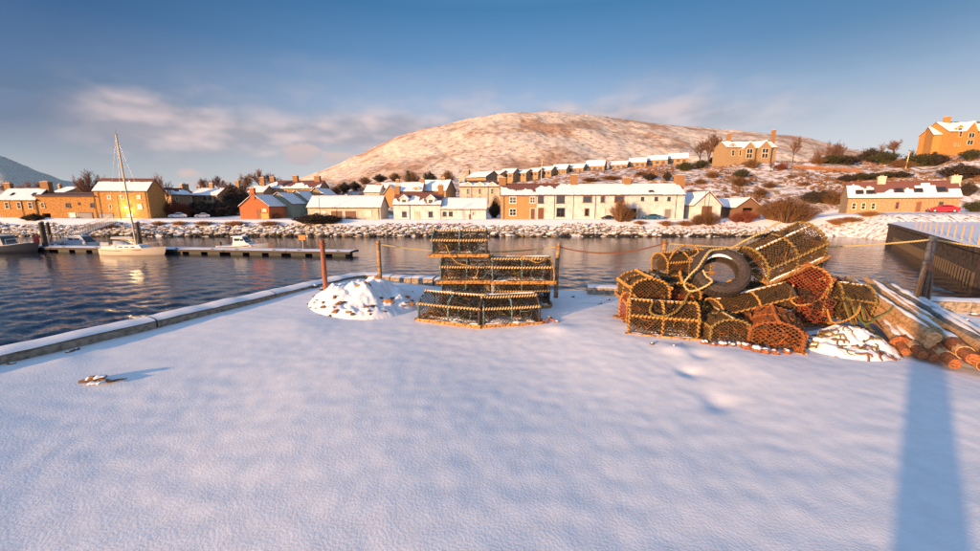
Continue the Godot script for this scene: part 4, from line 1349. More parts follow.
func build_plants() -> void:
	M.bark = mott(201, 0.09, 0.06, 0.045, 0.3, 0.05, 1.5)
	M.twig = mott(202, 0.19, 0.10, 0.065, 0.3, 0.05, 1.5)
	M.twig_brown = mott(203, 0.20, 0.095, 0.035, 0.35, 0.05, 1.5)
	M.twig_red = mott(204, 0.24, 0.06, 0.03, 0.35, 0.05, 1.5)
	M.gorse = mott(205, 0.055, 0.055, 0.02, 0.4, 0.05, 1.5)
	M.hedge = mott(206, 0.05, 0.035, 0.025, 0.4, 0.05, 1.5)
	M.straw = mott(207, 0.34, 0.15, 0.045, 0.3, 0.05, 1.5)
	protos.t1 = bare_tree(3, 0.75, 4, 0.0022, M.bark, M.twig)
	protos.t2 = bare_tree(9, 0.95, 4, 0.0022, M.bark, M.twig)
	protos.t3 = bare_tree(15, 0.6, 4, 0.0028, M.bark, M.twig)
	protos.b1 = bush(4, 220, 0.0048, 1.0, M.twig_brown, M.bark, false)
	protos.b2 = bush(5, 240, 0.0045, 1.1, M.twig_brown, M.bark, false)
	protos.r1 = bush(6, 220, 0.005, 1.0, M.twig_red, M.bark, false)
	protos.g1 = bush(7, 120, 0.006, 1.0, M.gorse, M.bark, true)
	protos.g2 = bush(8, 130, 0.006, 1.1, M.gorse, M.bark, true)
	protos.h1 = bush(10, 200, 0.006, 1.0, M.hedge, M.bark, true)
	protos.o1 = bush(12, 150, 0.006, 1.1, M.straw, M.straw, false)
	var L := {
		"b1": ["brown leafless bush", "leafless_bush"], "b2": ["brown leafless bush", "leafless_bush"], "r1": ["red-brown twiggy shrub", "red_shrub"],
		"g1": ["dark green gorse bush", "gorse_bush"], "g2": ["dark green gorse bush", "gorse_bush"], "h1": ["dark winter shrub", "dark_shrub"], "o1": ["clump of dry orange grass", "grass_clump"],
		"t1": ["leafless tree", "bare_tree"], "t2": ["leafless tree", "bare_tree"], "t3": ["leafless tree", "bare_tree"]}
	# px, py of the foot, width and height in pixels, kind, where
	var list := [
		[318, 227, 42, 14, "h1", "on the stone bank below the cream cottage", 79.5], [331, 227, 22, 11, "h1", "on the stone bank below the cream cottage", 79.5], [306, 227, 20, 10, "h1", "on the stone bank below the cream cottage", 79.5],
		[620, 221, 20, 24, "b1", "on the bank before the white house with brown windows", 80.5], [627, 222, 16, 16, "b2", "on the bank before the white house with brown windows", 80.5],
		[708, 226, 24, 16, "b2", "below the gabled garage", 79.0], [697, 226, 14, 12, "b1", "below the gabled garage", 79.0], [745, 224, 22, 15, "r1", "below the open boat shed", 80.0], [735, 223, 14, 10, "r1", "below the open boat shed", 80.0],
		[784, 227, 44, 34, "b1", "big and wide, beside the boat shed", 80.0], [772, 226, 30, 26, "b2", "big and wide, beside the boat shed", 81.0], [800, 227, 30, 26, "b2", "big and wide, beside the boat shed", 80.0],
		[36, 224, 14, 10, "h1", "by the road before the stone cottage", 80.0], [30, 224, 12, 7, "h1", "by the road before the stone cottage", 80.0],
		[665, 229, 16, 8, "o1", "on the snowy bank below the white end house", 78.5], [684, 229, 20, 8, "o1", "on the snowy bank below the white end house", 78.5], [835, 226, 16, 8, "o1", "by the harbour wall corner", 78.0], [850, 224, 20, 8, "o1", "by the harbour wall corner", 78.0], [868, 222, 20, 8, "o1", "by the harbour wall corner", 77.0], [640, 226, 12, 6, "o1", "on the snowy bank below the white end house", 79.0],
		[105, 233, 22, 11, "o1", "at the head of the gangway", 77.0], [96, 236, 14, 8, "o1", "at the head of the gangway", 76.5], [180, 229, 16, 7, "o1", "on the bank before the warehouse", 78.5], [205, 229, 20, 7, "o1", "on the bank before the red house", 78.5], [235, 229, 24, 7, "o1", "on the bank before the red house", 78.5], [270, 229, 24, 7, "o1", "on the bank before the red house", 78.5], [160, 230, 12, 7, "o1", "on the bank before the warehouse", 78.5],
		[205, 217, 24, 16, "h1", "by the road behind the parked cars", 96.0], [220, 217, 24, 17, "h1", "by the road behind the parked cars", 97.0], [195, 216, 18, 14, "h1", "by the road behind the parked cars", 96.0], [232, 214, 16, 14, "h1", "by the road behind the parked cars", 98.0],
		[176, 216, 20, 18, "r1", "beside the shaded warehouse gable", 93.0], [186, 214, 14, 12, "r1", "beside the shaded warehouse gable", 94.0], [168, 215, 14, 16, "b2", "beside the shaded warehouse gable", 92.0],
		[233, 205, 16, 22, "h1", "tall, behind the red house", 104.0], [244, 205, 16, 20, "h1", "tall, behind the red house", 104.0],
		[278, 218, 8, 6, "b1", "beside the red house wall", 86.5], [494, 216, 12, 15, "h1", "in the gap beside the ochre house", 92.0], [496, 205, 10, 12, "o1", "in the gap beside the ochre house", 98.0],
		[736, 164, 15, 10, "g1", "below the hilltop villa"], [741, 178, 13, 10, "g2", "below the hilltop villa"], [739, 186, 20, 10, "b1", "below the hilltop villa"], [751, 168, 15, 10, "b2", "below the hilltop villa"], [701, 168, 15, 9, "g1", "above the white end house"], [685, 171, 15, 10, "g2", "above the white end house"], [667, 181, 8, 10, "h1", "above the white end house"], [713, 164, 9, 8, "h1", "below the hilltop villa"], [720, 166, 10, 10, "g1", "below the hilltop villa"], [781, 170, 12, 8, "r1", "beside the hillside fence"],
		[812, 203, 20, 13, "h1", "on the slope behind the longhouse garden"], [831, 204, 26, 16, "b1", "on the slope behind the longhouse garden"], [822, 203, 20, 13, "h1", "on the slope behind the longhouse garden"], [843, 203, 14, 12, "h1", "on the slope behind the longhouse garden"],
		[859, 180, 18, 8, "g1", "on the slope above the longhouse roof"], [873, 180, 18, 8, "g2", "on the slope above the longhouse roof"], [887, 178, 16, 7, "g1", "on the slope above the longhouse roof"], [900, 178, 18, 7, "h1", "on the slope above the longhouse roof"], [846, 182, 14, 8, "h1", "on the slope above the longhouse roof"],
		[831, 164, 22, 10, "g1", "along the brow of the hillside"], [845, 165, 24, 10, "h1", "along the brow of the hillside"], [818, 164, 14, 7, "b1", "along the brow of the hillside"], [870, 162, 20, 14, "h1", "along the brow of the hillside"], [884, 164, 22, 14, "g1", "along the brow of the hillside"], [897, 167, 14, 8, "b2", "along the brow of the hillside"], [918, 166, 24, 13, "g2", "below the big house on the brow"], [932, 166, 20, 14, "h1", "below the big house on the brow"], [906, 168, 14, 8, "b1", "below the big house on the brow"], [957, 179, 28, 16, "h1", "below the big house on the brow"], [970, 160, 16, 12, "g1", "below the big house on the brow"], [972, 178, 18, 12, "b1", "below the big house on the brow"], [966, 196, 14, 14, "h1", "beside the longhouse end chimney"], [974, 212, 20, 12, "g2", "beside the longhouse end chimney"], [912, 153, 12, 6, "g1", "on the skyline by the big house"],
		[805, 186, 10, 5, "b1", "on the open snowy slope"], [770, 188, 14, 7, "b2", "on the open snowy slope"], [760, 196, 16, 8, "b1", "on the open snowy slope"], [790, 178, 8, 4, "b2", "on the open snowy slope"], [700, 184, 12, 6, "b1", "on the open snowy slope"], [712, 178, 14, 7, "b2", "on the open snowy slope"], [650, 180, 14, 7, "h1", "above the white end house"], [640, 176, 12, 5, "b1", "below the climbing terrace"], [610, 180, 18, 5, "b2", "below the climbing terrace"], [590, 182, 18, 5, "b1", "below the climbing terrace"],
		[345, 192, 12, 10, "h1", "among the village roofs"], [355, 190, 12, 9, "h1", "among the village roofs"], [336, 194, 12, 9, "b2", "among the village roofs"], [365, 184, 14, 8, "b1", "under the snowy hill"], [380, 182, 14, 8, "h1", "under the snowy hill"], [395, 181, 12, 9, "b1", "under the snowy hill"], [412, 179, 16, 9, "b2", "under the snowy hill"], [430, 179, 12, 8, "h1", "under the snowy hill"], [448, 178, 14, 9, "b1", "under the snowy hill"], [520, 180, 14, 5, "h1", "below the climbing terrace"], [508, 182, 10, 6, "h1", "below the climbing terrace"],
		[92, 198, 36, 30, "t1", "round-headed, behind the stone store", 100.0], [80, 198, 22, 24, "t2", "round-headed, behind the stone store", 104.0], [102, 198, 20, 24, "t2", "round-headed, behind the stone store", 106.0], [167, 206, 22, 34, "t2", "beside the warehouse gable", 96.0], [30, 192, 24, 12, "t1", "behind the stone cottage chimneys", 125.0], [16, 192, 24, 12, "t2", "behind the stone cottage chimneys", 130.0], [44, 192, 22, 12, "t2", "behind the stone cottage chimneys", 128.0],
		[222, 193, 26, 18, "t1", "behind the low snowy cottage", 135.0], [208, 193, 20, 16, "t2", "behind the low snowy cottage", 135.0], [243, 192, 28, 19, "t2", "behind the low snowy cottage", 130.0], [262, 190, 30, 22, "t1", "behind the stone terrace", 130.0], [275, 190, 20, 18, "t2", "behind the stone terrace", 132.0],
		[708, 160, 30, 28, "t1", "thick-headed, beside the hilltop villa", 162.0], [700, 160, 22, 23, "t2", "thick-headed, beside the hilltop villa", 164.0], [715, 160, 20, 26, "t2", "thick-headed, beside the hilltop villa", 160.0], [793, 158, 16, 23, "t3", "thin and lone on the skyline", 152.0], [828, 158, 30, 18, "t2", "low and wide on the skyline"], [836, 159, 28, 17, "t1", "low and wide on the skyline"], [818, 159, 18, 13, "t2", "low and wide on the skyline"], [880, 160, 24, 18, "t1", "above the longhouse roof on the skyline"], [894, 160, 22, 22, "t2", "above the longhouse roof on the skyline"], [866, 160, 18, 14, "t2", "above the longhouse roof on the skyline"], [770, 172, 8, 12, "t3", "small, below the lone skyline tree"], [752, 206, 10, 14, "t3", "thin, behind the boat shed", 95.0], [757, 206, 10, 12, "t3", "thin, behind the boat shed", 96.0]]
	var R := RandomNumberGenerator.new()
	R.seed = 77
	for b in list:
		var p: Vector3
		if b.size() > 6:
			var r := ray(b[0], b[1])
			p = Vector3(r.x * b[6], 0, -b[6])
			p.y = land_y(p.x, b[6])
		else:
			p = land_hit(b[0], b[1])
		var m := -p.z / FOC
		var kind: String = b[4]
		var info: Array = L[kind]
		var top := hy(b[1] - b[3], -p.z)
		var h := maxf(top - p.y, b[3] * m * 0.7)
		var lab: String = info[0] + (", " if " and " in b[5] or "," in b[5] else " ") + b[5]
		var w: float = b[2] * m
		if kind[0] == "t": w *= 1.0
		plant(kind, lab, info[1], "tree" if kind[0] == "t" else ("grass" if kind == "o1" else "bush"), info[1].replace("_", " ").replace("bush", "bushe") + "s " + b[5], p, w * (1.15 if kind[0] != "t" else 1.0), h, R.randf() * TAU)
	# a few conifers among the roofs
	for c in [[408, 180.5, 5, 10, "under the snowy hill, tallest of the three"], [397, 182, 4, 8, "under the snowy hill, beside a brick chimney"], [425, 181, 8, 8, "under the snowy hill, stout and round"]]:
		var r := ray(c[0], c[1])
		var dd := 150.0
		var p := Vector3(r.x * dd, land_y(r.x * dd, dd), -dd)
		var h := hy(c[1] - c[3], dd) - p.y
		var o := thing("conifer", "dark conifer " + c[4], "tree", p)
		var tr := MB.new()
		tr.tube([Vector3(0, -0.3, 0), Vector3(0, h, 0)], [0.22, 0.03], 6)
		put("trunk", tr, M.bark, o)
		var cr := MB.new()
		for k in 420:
			var t := pow(R.randf(), 0.8)
			var rad: float = c[2] * dd / FOC * 0.5 * (1.0 - t) + 0.1
			var a := R.randf() * TAU
			var q := Vector3(cos(a) * rad * sqrt(R.randf()), h * (0.12 + 0.88 * t), sin(a) * rad * sqrt(R.randf()))
			var out := Vector3(cos(a), -0.35, sin(a)) * 0.55
			cr.quad(q, q + out * 0.5 + Vector3(0.12, 0.1, 0), q + out, q + out * 0.5 - Vector3(0.12, 0, 0.1))
		put("crown", cr, M.gorse, o)
	# dry grass and heather through the snow: nobody could count it
	var tuft := MB.new()
	for k in 16:
		var a := R.randf() * TAU
		var b := Vector3(cos(a), 0, sin(a))
		var s := Vector3(-b.z, 0, b.x) * 0.05
		tuft.tri(b * 0.08 - s, b * R.randf_range(0.1, 0.55) + Vector3(0, R.randf_range(0.4, 1.0), 0), b * 0.08 + s)
	var tf := [[], []]
	var tm := tuft.mesh()
	var n := 0
	while n < 17000:
		var px := R.randf_range(500.0, 1060.0) if n % 4 else R.randf_range(-30.0, 500.0)
		var d := 98.0 + 95.0 * R.randf()
		var x := (px - 490.0) / 388.0 * d
		var patch := noise(x * 0.035 + 3.0, d * 0.05) + 0.5 * noise(x * 0.12, d * 0.12 + 9.0)
		n += 1
		if patch < 0.02: continue
		var s := R.randf_range(0.45, 1.25)
		tf[0 if noise(x * 0.02 + 20, d * 0.02) > 0.0 else 1].append(Transform3D(Basis(Vector3.UP, R.randf() * TAU).scaled(Vector3(s * 1.5, s, s * 1.5)), Vector3(x, land_y(x, d) - 0.03, -d)))
	for k in 1500:
		var px := R.randf_range(-20.0, 900.0)
		var d := 77.6 + 1.6 * R.randf()
		if px > 650.0: d = 76.5 + 4.0 * R.randf()
		var x := (px - 490.0) / 388.0 * d
		if noise(x * 0.06, d * 0.1) < 0.05: continue
		var s := R.randf_range(0.25, 0.6)
		tf[0].append(Transform3D(Basis(Vector3.UP, R.randf() * TAU).scaled(Vector3(s * 1.5, s, s * 1.5)), Vector3(x, land_y(x, d) - 0.03, -d)))
	scatter("dry_grass", "dry orange grass standing through the snow of the hillside and bank", "grass", tm, M.straw, tf[0])
	scatter("heather", "brown heather standing through the snow of the hillside", "heather", tm, M.twig_brown, tf[1])

# ---- cars
func car_proto(paint: Material) -> Node3D:
	# 4.2 m long along x, front at -x, standing on y = 0
	var o := Node3D.new()
	var prof := [Vector2(-2.1, 0.42), Vector2(-2.08, 0.68), Vector2(-1.85, 0.80), Vector2(-1.05, 0.93), Vector2(-0.35, 1.36), Vector2(0.2, 1.45), Vector2(0.95, 1.40), Vector2(1.55, 1.05), Vector2(2.0, 0.96), Vector2(2.1, 0.62), Vector2(2.05, 0.36), Vector2(1.75, 0.26), Vector2(-1.8, 0.26)]
	var b := MB.new()
	var n := prof.size()
	for k in n:
		var p: Vector2 = prof[k]
		var q: Vector2 = prof[(k + 1) % n]
		var wp := 0.84 if p.y < 1.0 else 0.62
		var wq := 0.84 if q.y < 1.0 else 0.62
		b.quad(Vector3(p.x, p.y, wp), Vector3(p.x, p.y, -wp), Vector3(q.x, q.y, -wq), Vector3(q.x, q.y, wq))
	for s: float in [-1.0, 1.0]:
		for k in range(1, n - 1):
			var t := []
			for i in [0, k, k + 1]:
				var p: Vector2 = prof[i]
				t.append(Vector3(p.x, p.y, s * (0.84 if p.y < 1.0 else 0.62)))
			if s > 0: b.tri(t[0], t[2], t[1])
			else: b.tri(t[0], t[1], t[2])
	put("body", b, paint, o)
	var side := [Vector2(-0.85, 1.0), Vector2(-0.3, 1.31), Vector2(0.2, 1.39), Vector2(0.85, 1.34), Vector2(1.25, 1.06)]
	for s: float in [-1.0, 1.0]:
		var g := MB.new()
		for k in range(1, 4):
			var t := []
			for i in [0, k, k + 1]:
				var p: Vector2 = side[i]
				t.append(Vector3(p.x, p.y, s * (lerpf(0.84, 0.62, clampf((p.y - 0.9) / 0.45, 0, 1)) + 0.03)))
			if s > 0: g.tri(t[0], t[1], t[2])
			else: g.tri(t[0], t[2], t[1])
		put("side_window", g, M.glass, o)
	var ws := MB.new()
	ws.quad(Vector3(-1.02, 0.97, 0.7), Vector3(-0.40, 1.36, 0.55), Vector3(-0.40, 1.36, -0.55), Vector3(-1.02, 0.97, -0.7))
	put("windscreen", ws, M.glass, o)
	for x in [-1.32, 1.3]:
		for s: float in [-1.0, 1.0]:
			var t := MB.new()
			var bs := Basis(Vector3.RIGHT, PI / 2)
			t.lathe([Vector2(0.18, -0.1), Vector2(0.31, -0.1), Vector2(0.33, -0.05), Vector2(0.33, 0.05), Vector2(0.31, 0.1), Vector2(0.18, 0.1)], Vector3(x, 0.33, s * 0.80), bs, 14)
			var wheel := put("wheel", t, M.tyre, o)
			var rim := MB.new()
			rim.lathe([Vector2(0.0, -0.09), Vector2(0.2, -0.09), Vector2(0.2, 0.09), Vector2(0.0, 0.09)], Vector3(x, 0.33, s * 0.80), bs, 12)
			put("rim", rim, M.alloy, wheel)
	for s: float in [-1.0, 1.0]:
		var l := MB.new()
		l.box(Vector3(-2.0, 0.70, s * 0.62), Vector3(0.22, 0.14, 0.3))
		put("headlight", l, M.lamp_glass, o)
		var l2 := MB.new()
		l2.box(Vector3(2.02, 0.80, s * 0.66), Vector3(0.16, 0.2, 0.22))
		put("tail_light", l2, M.tail, o)
	return o

func build_cars() -> void:
	M.tyre = plainm(lin(0.02, 0.02, 0.02), 0.9)
	M.alloy = plainm(lin(0.62, 0.60, 0.56), 0.35, 0.6)
	M.lamp_glass = plainm(lin(0.6, 0.6, 0.58), 0.15)
	M.tail = plainm(lin(0.35, 0.02, 0.02), 0.2)
	M.car_red = plainm(lin(0.52, 0.015, 0.03), 0.25)
	M.car_blue = plainm(lin(0.03, 0.12, 0.20), 0.25)
	M.car_dark = plainm(lin(0.03, 0.03, 0.04), 0.25)
	M.car_white = plainm(lin(0.6, 0.62, 0.66), 0.4)
	for c in [["red saloon car parked before the stone longhouse", M.car_red, 934.0, 78.4, -0.10, 1.03], ["blue car parked before the white end house", M.car_blue, 648.5, 82.2, 0.0, 0.82], ["dark car parked before the brown-windowed white house", M.car_dark, 605.5, 82.2, 0.0, 0.62], ["pale car under snow beside the dark roadside shrubs", M.car_white, 183.0, 90.0, 0.5, 0.8], ["pale car parked by the hedge next to an orange one", M.car_white, 207.0, 92.0, 0.6, 0.7]]:
		var o := car_proto(c[1])
		o.name = numbered("parked_car")
		add_child(o)
		var x: float = (c[2] - 490.0) / 388.0 * c[3]
		var turn: float = c[4]
		if c[2] > 900.0: turn = -0.52
		o.transform = Transform3D(Basis(Vector3.UP, turn).scaled_local(Vector3.ONE * c[5]), Vector3(x, land_y(x, c[3]) + 0.03, -c[3]))
		tag(o, c[0], "car", "cars parked along the village street")
		if c[1] == M.car_white or c[2] > 640.0:
			var s := MB.new()
			s.box(Vector3(0.3, 1.47, 0), Vector3(1.1, 0.09, 1.05))
			if c[1] == M.car_white: s.box(Vector3(-1.4, 0.93, 0), Vector3(0.8, 0.1, 1.3))
			if c[2] < 700.0: put("snow_cover", s, M.roof_snow, o)

func build_street_things() -> void:
	# board fence across the hillside
	var a := land_hit(793, 169)
	var b := land_hit(862, 174)
	var o := thing("board_fence", "long orange-brown board fence across the snowy hillside below the skyline", "fence", a)
	var n := 46
	for i in n:
		var p := a.lerp(b, i / float(n - 1))
		p.y = land_y(p.x, -p.z)
		var m := MB.new()
		m.beam(p - a + Vector3(0, -0.3, 0), p - a + Vector3(0, 1.25 + rng.randf_range(-0.08, 0.08), 0), a.distance_to(b) / n * 0.9, 0.06, Vector3(0, 0, 1))
		put("board", m, M.ochre_board, o)
	for q in [[323.0, 81.6, 193.0, "street lamp on a tall thin pole before the cream cottage"], [126.5, 82.6, 196.0, "street lamp on a thin pole before the tall warehouse"], [700.0, 82.4, 190.0, "street lamp on a thin pole beside the gabled garage"]]:
		var x: float = (q[0] - 490.0) / 388.0 * q[1]
		var t := thing("street_lamp", q[3], "lamp", Vector3(x, land_y(x, q[1]), -q[1]))
		var h := hy(q[2], q[1]) - t.position.y
		var m := MB.new()
		m.tube([Vector3(0, -0.2, 0), Vector3(0, h - 0.3, 0), Vector3(0.15, h, 0), Vector3(0.6, h + 0.05, 0.0)], [0.08, 0.05, 0.04, 0.035], 6)
		put("pole", m, M.gutter, t)
		var c := MB.new()
		c.box(Vector3(0.75, h + 0.03, 0), Vector3(0.5, 0.12, 0.2))
		put("lamp_head", c, M.frame_white, t)
	for q in [[905.5, 168.5, 151.5, "tilted grey telegraph pole on the slope above the longhouse"], [541.0, 181.0, 160.0, "grey telegraph pole below the climbing terrace"]]:
		var p := land_hit(q[0], q[1])
		var t := thing("telegraph_pole", q[3], "pole", p)
		var h := hy(q[2], -p.z) - p.y
		var m := MB.new()
		m.tube([Vector3(0, -0.3, 0), Vector3(0.25, h, 0)], [0.16, 0.11], 6)
		put("shaft", m, M.frame_stone, t)
		var c := MB.new()
		c.box(Vector3(0.24, h - 0.5, 0), Vector3(1.3, 0.1, 0.1))
		put("crossarm", c, M.bark, t)
	# glow and light added to stand in for a sun glint on the warehouse
	var w := thing("glint_lamp", "added glow standing for a sun glint on the sandstone warehouse wall", "lamp", at(126.5, 207.0, 84.9))
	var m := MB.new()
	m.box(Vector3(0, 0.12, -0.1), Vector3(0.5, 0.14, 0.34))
	put("glint_housing", m, M.frame_dark, w)
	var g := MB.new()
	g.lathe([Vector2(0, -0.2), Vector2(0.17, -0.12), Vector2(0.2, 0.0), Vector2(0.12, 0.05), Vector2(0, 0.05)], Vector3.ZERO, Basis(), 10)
	put("glint_bulb", g, M.glint_glow, w)
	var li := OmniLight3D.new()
	li.name = "glint_light"
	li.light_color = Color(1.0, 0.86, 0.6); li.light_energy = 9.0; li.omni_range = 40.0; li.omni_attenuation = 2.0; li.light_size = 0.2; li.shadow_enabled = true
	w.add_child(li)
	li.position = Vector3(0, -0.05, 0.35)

func build_shore() -> void:
	M.ochre_board = mott(210, 0.36, 0.15, 0.04, 0.25, 0.05, 1.0, 0.9)
	M.glint_glow = plainm(lin(0.9, 0.85, 0.7), 0.5)  # added glow that imitates a sun glint
	M.glint_glow.emission_enabled = true
	M.glint_glow.emission = Color(1.0, 0.9, 0.62)
	M.glint_glow.emission_energy_multiplier = 6.0
	build_rocks()
	build_plants()
	build_cars()
	build_street_things()

# ---------------------------------------------------------------- boats, pontoon, harbour arm
func hull(L: float, beam: float, free: float, draft: float, bow_rise: float, stern_w: float) -> MB:
	# bow at +x; waterline at y = 0; an open lofted shell with a deck
	var P := []
	var n := 22
	for j in 9:                                   # from the keel to the sheer, port to starboard handled below
		pass
	var prof := [[0.0, -1.0], [0.55, -0.75], [0.86, -0.2], [0.96, 0.35], [1.0, 1.0]]
	var rows := []
	for s: float in [-1.0, 1.0]:
		var sheet := []
		for p in prof:
			var row := PackedVector3Array()
			for i in n + 1:
				var t := float(i) / n
				var w := beam * 0.5 * (lerpf(stern_w, 1.0, smoothstep(0.0, 0.45, t))) * pow(maxf(0.0, 1.0 - pow(maxf(0.0, (t - 0.42) / 0.58), 2.2)), 0.9)
				var top := free + bow_rise * pow(t, 2.2) + 0.06 * pow(1.0 - t, 2.0)
				var y: float = (p[1] * top) if p[1] > 0 else p[1] * draft * (1.0 - pow(t, 3.0) * 0.9)
				var over: float = (0.16 * free * pow(t, 6.0) * 3.0) * (p[1] + 1.0) * 0.5 - 0.12 * (1.0 - t) * (1.0 - p[1]) * 0.5 * (1.0 if t < 0.05 else 0.0)
				row.append(Vector3(-L / 2 + t * L * 0.96 + over * 2.0, y, s * w * p[0]))
			sheet.append(row)
		if s > 0: sheet.reverse()
		rows.append(sheet)
	var mb := MB.new()
	for r in rows: mb.sheet(r)
	var a: Array = rows[0]
	var b: Array = rows[1]
	# transom
	for k in 4:
		mb.quad(a[k][0], a[k + 1][0], b[4 - k - 1][0], b[4 - k][0])
	# deck
	for i in n:
		mb.quad(a[4][i], a[4][i + 1], b[0][i + 1], b[0][i])
	return mb

func trapezoid(mb: MB, x0: float, x1: float, y0: float, y1: float, w0: float, w1: float, in_front: float, in_back: float) -> void:
	mb.hexa([Vector3(x0, y0, w0), Vector3(x1, y0, w0), Vector3(x1, y0, -w0), Vector3(x0, y0, -w0), Vector3(x0 + in_back, y1, w1), Vector3(x1 - in_front, y1, w1), Vector3(x1 - in_front, y1, -w1), Vector3(x0 + in_back, y1, -w1)])

func sailboat() -> void:
	var D := 48.6
	var p := at(135, 252, D); p.y = WATER
	var o := thing("sailing_boat", "cream sailing yacht with tall bare mast moored before the pontoon", "boat", p, -0.06)
	put("hull", hull(7.7, 2.4, 0.75, 0.35, 0.28, 0.7), M.gel_cream, o)
	var st := MB.new()
	for s: float in [-1.0, 1.0]: st.tube([Vector3(-3.6, 0.60, s * 0.88), Vector3(-1.0, 0.58, s * 1.2), Vector3(1.4, 0.66, s * 1.0), Vector3(3.3, 0.88, s * 0.25)], 0.035, 5)
	put("rubbing_strake", st, M.frame_dark, o)
	var c := MB.new()
	trapezoid(c, -1.6, 1.9, 0.72, 1.18, 0.8, 0.66, 0.55, 0.1)
	put("cabin", c, M.gel_white, o)
	for x in [-1.05, -0.25, 0.55]:
		for s: float in [-1.0, 1.0]:
			var w := MB.new()
			w.box(Vector3(x, 0.98, s * 0.735), Vector3(0.5, 0.17, 0.03), Basis(Vector3.RIGHT, s * 0.3))
			put("window", w, M.glass, o)
	var hood := MB.new()
	var P := []
	for j in 7:
		var row := PackedVector3Array()
		var a := PI * j / 6.0
		for i in 5:
			var t := i / 4.0
			row.append(Vector3(-1.9 + 1.3 * t, 0.95 + (0.78 - 0.35 * t * t) * sin(a), 0.72 * cos(a)))
		P.append(row)
	hood.sheet(P)
	put("spray_hood", hood, M.canvas, o)
	var well := MB.new()
	well.box(Vector3(-2.7, 0.92, 0.62), Vector3(1.9, 0.28, 0.1)); well.box(Vector3(-2.7, 0.92, -0.62), Vector3(1.9, 0.28, 0.1))
	put("cockpit_coaming", well, M.gel_white, o)
	var cl := MB.new()
	cl.box(Vector3(-3.0, 1.35, 0.78), Vector3(1.1, 0.45, 0.03)); cl.box(Vector3(-3.0, 1.35, -0.78), Vector3(1.1, 0.45, 0.03))
	put("dodger_cloth", cl, M.canvas, o)
	var m := MB.new()
	m.tube([Vector3(0.35, 1.1, 0), Vector3(0.22, 7.0, 0), Vector3(0.1, 14.3, 0)], [0.10, 0.095, 0.075], 8)
	var mast := put("mast", m, M.spar, o)
	var sp := MB.new()
	sp.tube([Vector3(0.22, 7.6, -0.75), Vector3(0.22, 7.7, 0), Vector3(0.22, 7.6, 0.75)], 0.03, 5)
	put("spreader", sp, M.spar, mast)
	var mh := MB.new()
	mh.box(Vector3(0.1, 14.36, 0), Vector3(0.3, 0.06, 0.1)); mh.tube([Vector3(0.1, 14.3, 0), Vector3(0.1, 15.0, 0)], 0.012, 4)
	put("masthead", mh, M.frame_dark, mast)
	var bm := MB.new()
	bm.tube([Vector3(0.25, 1.85, 0), Vector3(-2.9, 2.0, 0)], 0.06, 6)
	var boom := put("boom", bm, M.spar, o)
	var sc := MB.new()
	sc.tube([Vector3(0.1, 2.05, 0), Vector3(-1.2, 2.12, 0), Vector3(-2.8, 2.1, 0)], [0.17, 0.15, 0.08], 7)
	put("furled_sail", sc, M.canvas, boom)
	var rg := MB.new()
	for q in [[Vector3(3.7, 1.1, 0), Vector3(0.12, 13.8, 0)], [Vector3(-3.75, 0.8, 0), Vector3(0.1, 14.25, 0)], [Vector3(0.1, 0.8, 1.1), Vector3(0.22, 7.6, 0.75)], [Vector3(0.22, 7.6, 0.75), Vector3(0.1, 14.1, 0)], [Vector3(0.1, 0.8, -1.1), Vector3(0.22, 7.6, -0.75)], [Vector3(0.22, 7.6, -0.75), Vector3(0.1, 14.1, 0)]]:
		rg.tube([q[0], q[1]], 0.008, 4, false)
	put("rigging", rg, M.alloy, o)
	var rl := MB.new()
	for s: float in [-1.0, 1.0]:
		rl.tube([Vector3(2.4, 1.45, s * 0.62), Vector3(3.6, 1.62, s * 0.12)], 0.018, 4)
		rl.tube([Vector3(-3.6, 1.3, s * 0.8), Vector3(-2.0, 1.3, s * 1.05), Vector3(0.4, 1.34, s * 1.1), Vector3(2.4, 1.45, s * 0.62)], 0.012, 4)
		for q in [[2.4, 0.62, 0.85, 1.45], [3.6, 0.12, 1.0, 1.62], [0.4, 1.1, 0.75, 1.34], [-2.0, 1.05, 0.7, 1.3], [-3.6, 0.8, 0.7, 1.3]]:
			rl.tube([Vector3(q[0], q[2], s * q[1]), Vector3(q[0], q[3], s * q[1])], 0.015, 4)
	put("guard_rail", rl, M.alloy, o)
	var fn := MB.new()
	for x in [-1.5, 1.0]:
		fn.lathe([Vector2(0, 0.05), Vector2(0.11, 0.12), Vector2(0.11, 0.5), Vector2(0, 0.58)], Vector3(x, 0.05, -1.28), Basis(), 8)
	put("fender", fn, M.gel_white, o)
	var sn := MB.new()
	trapezoid(sn, -1.4, 1.3, 1.185, 1.24, 0.6, 0.55, 0.1, 0.1)
	put("snow_cover", sn, M.roof_snow, o)

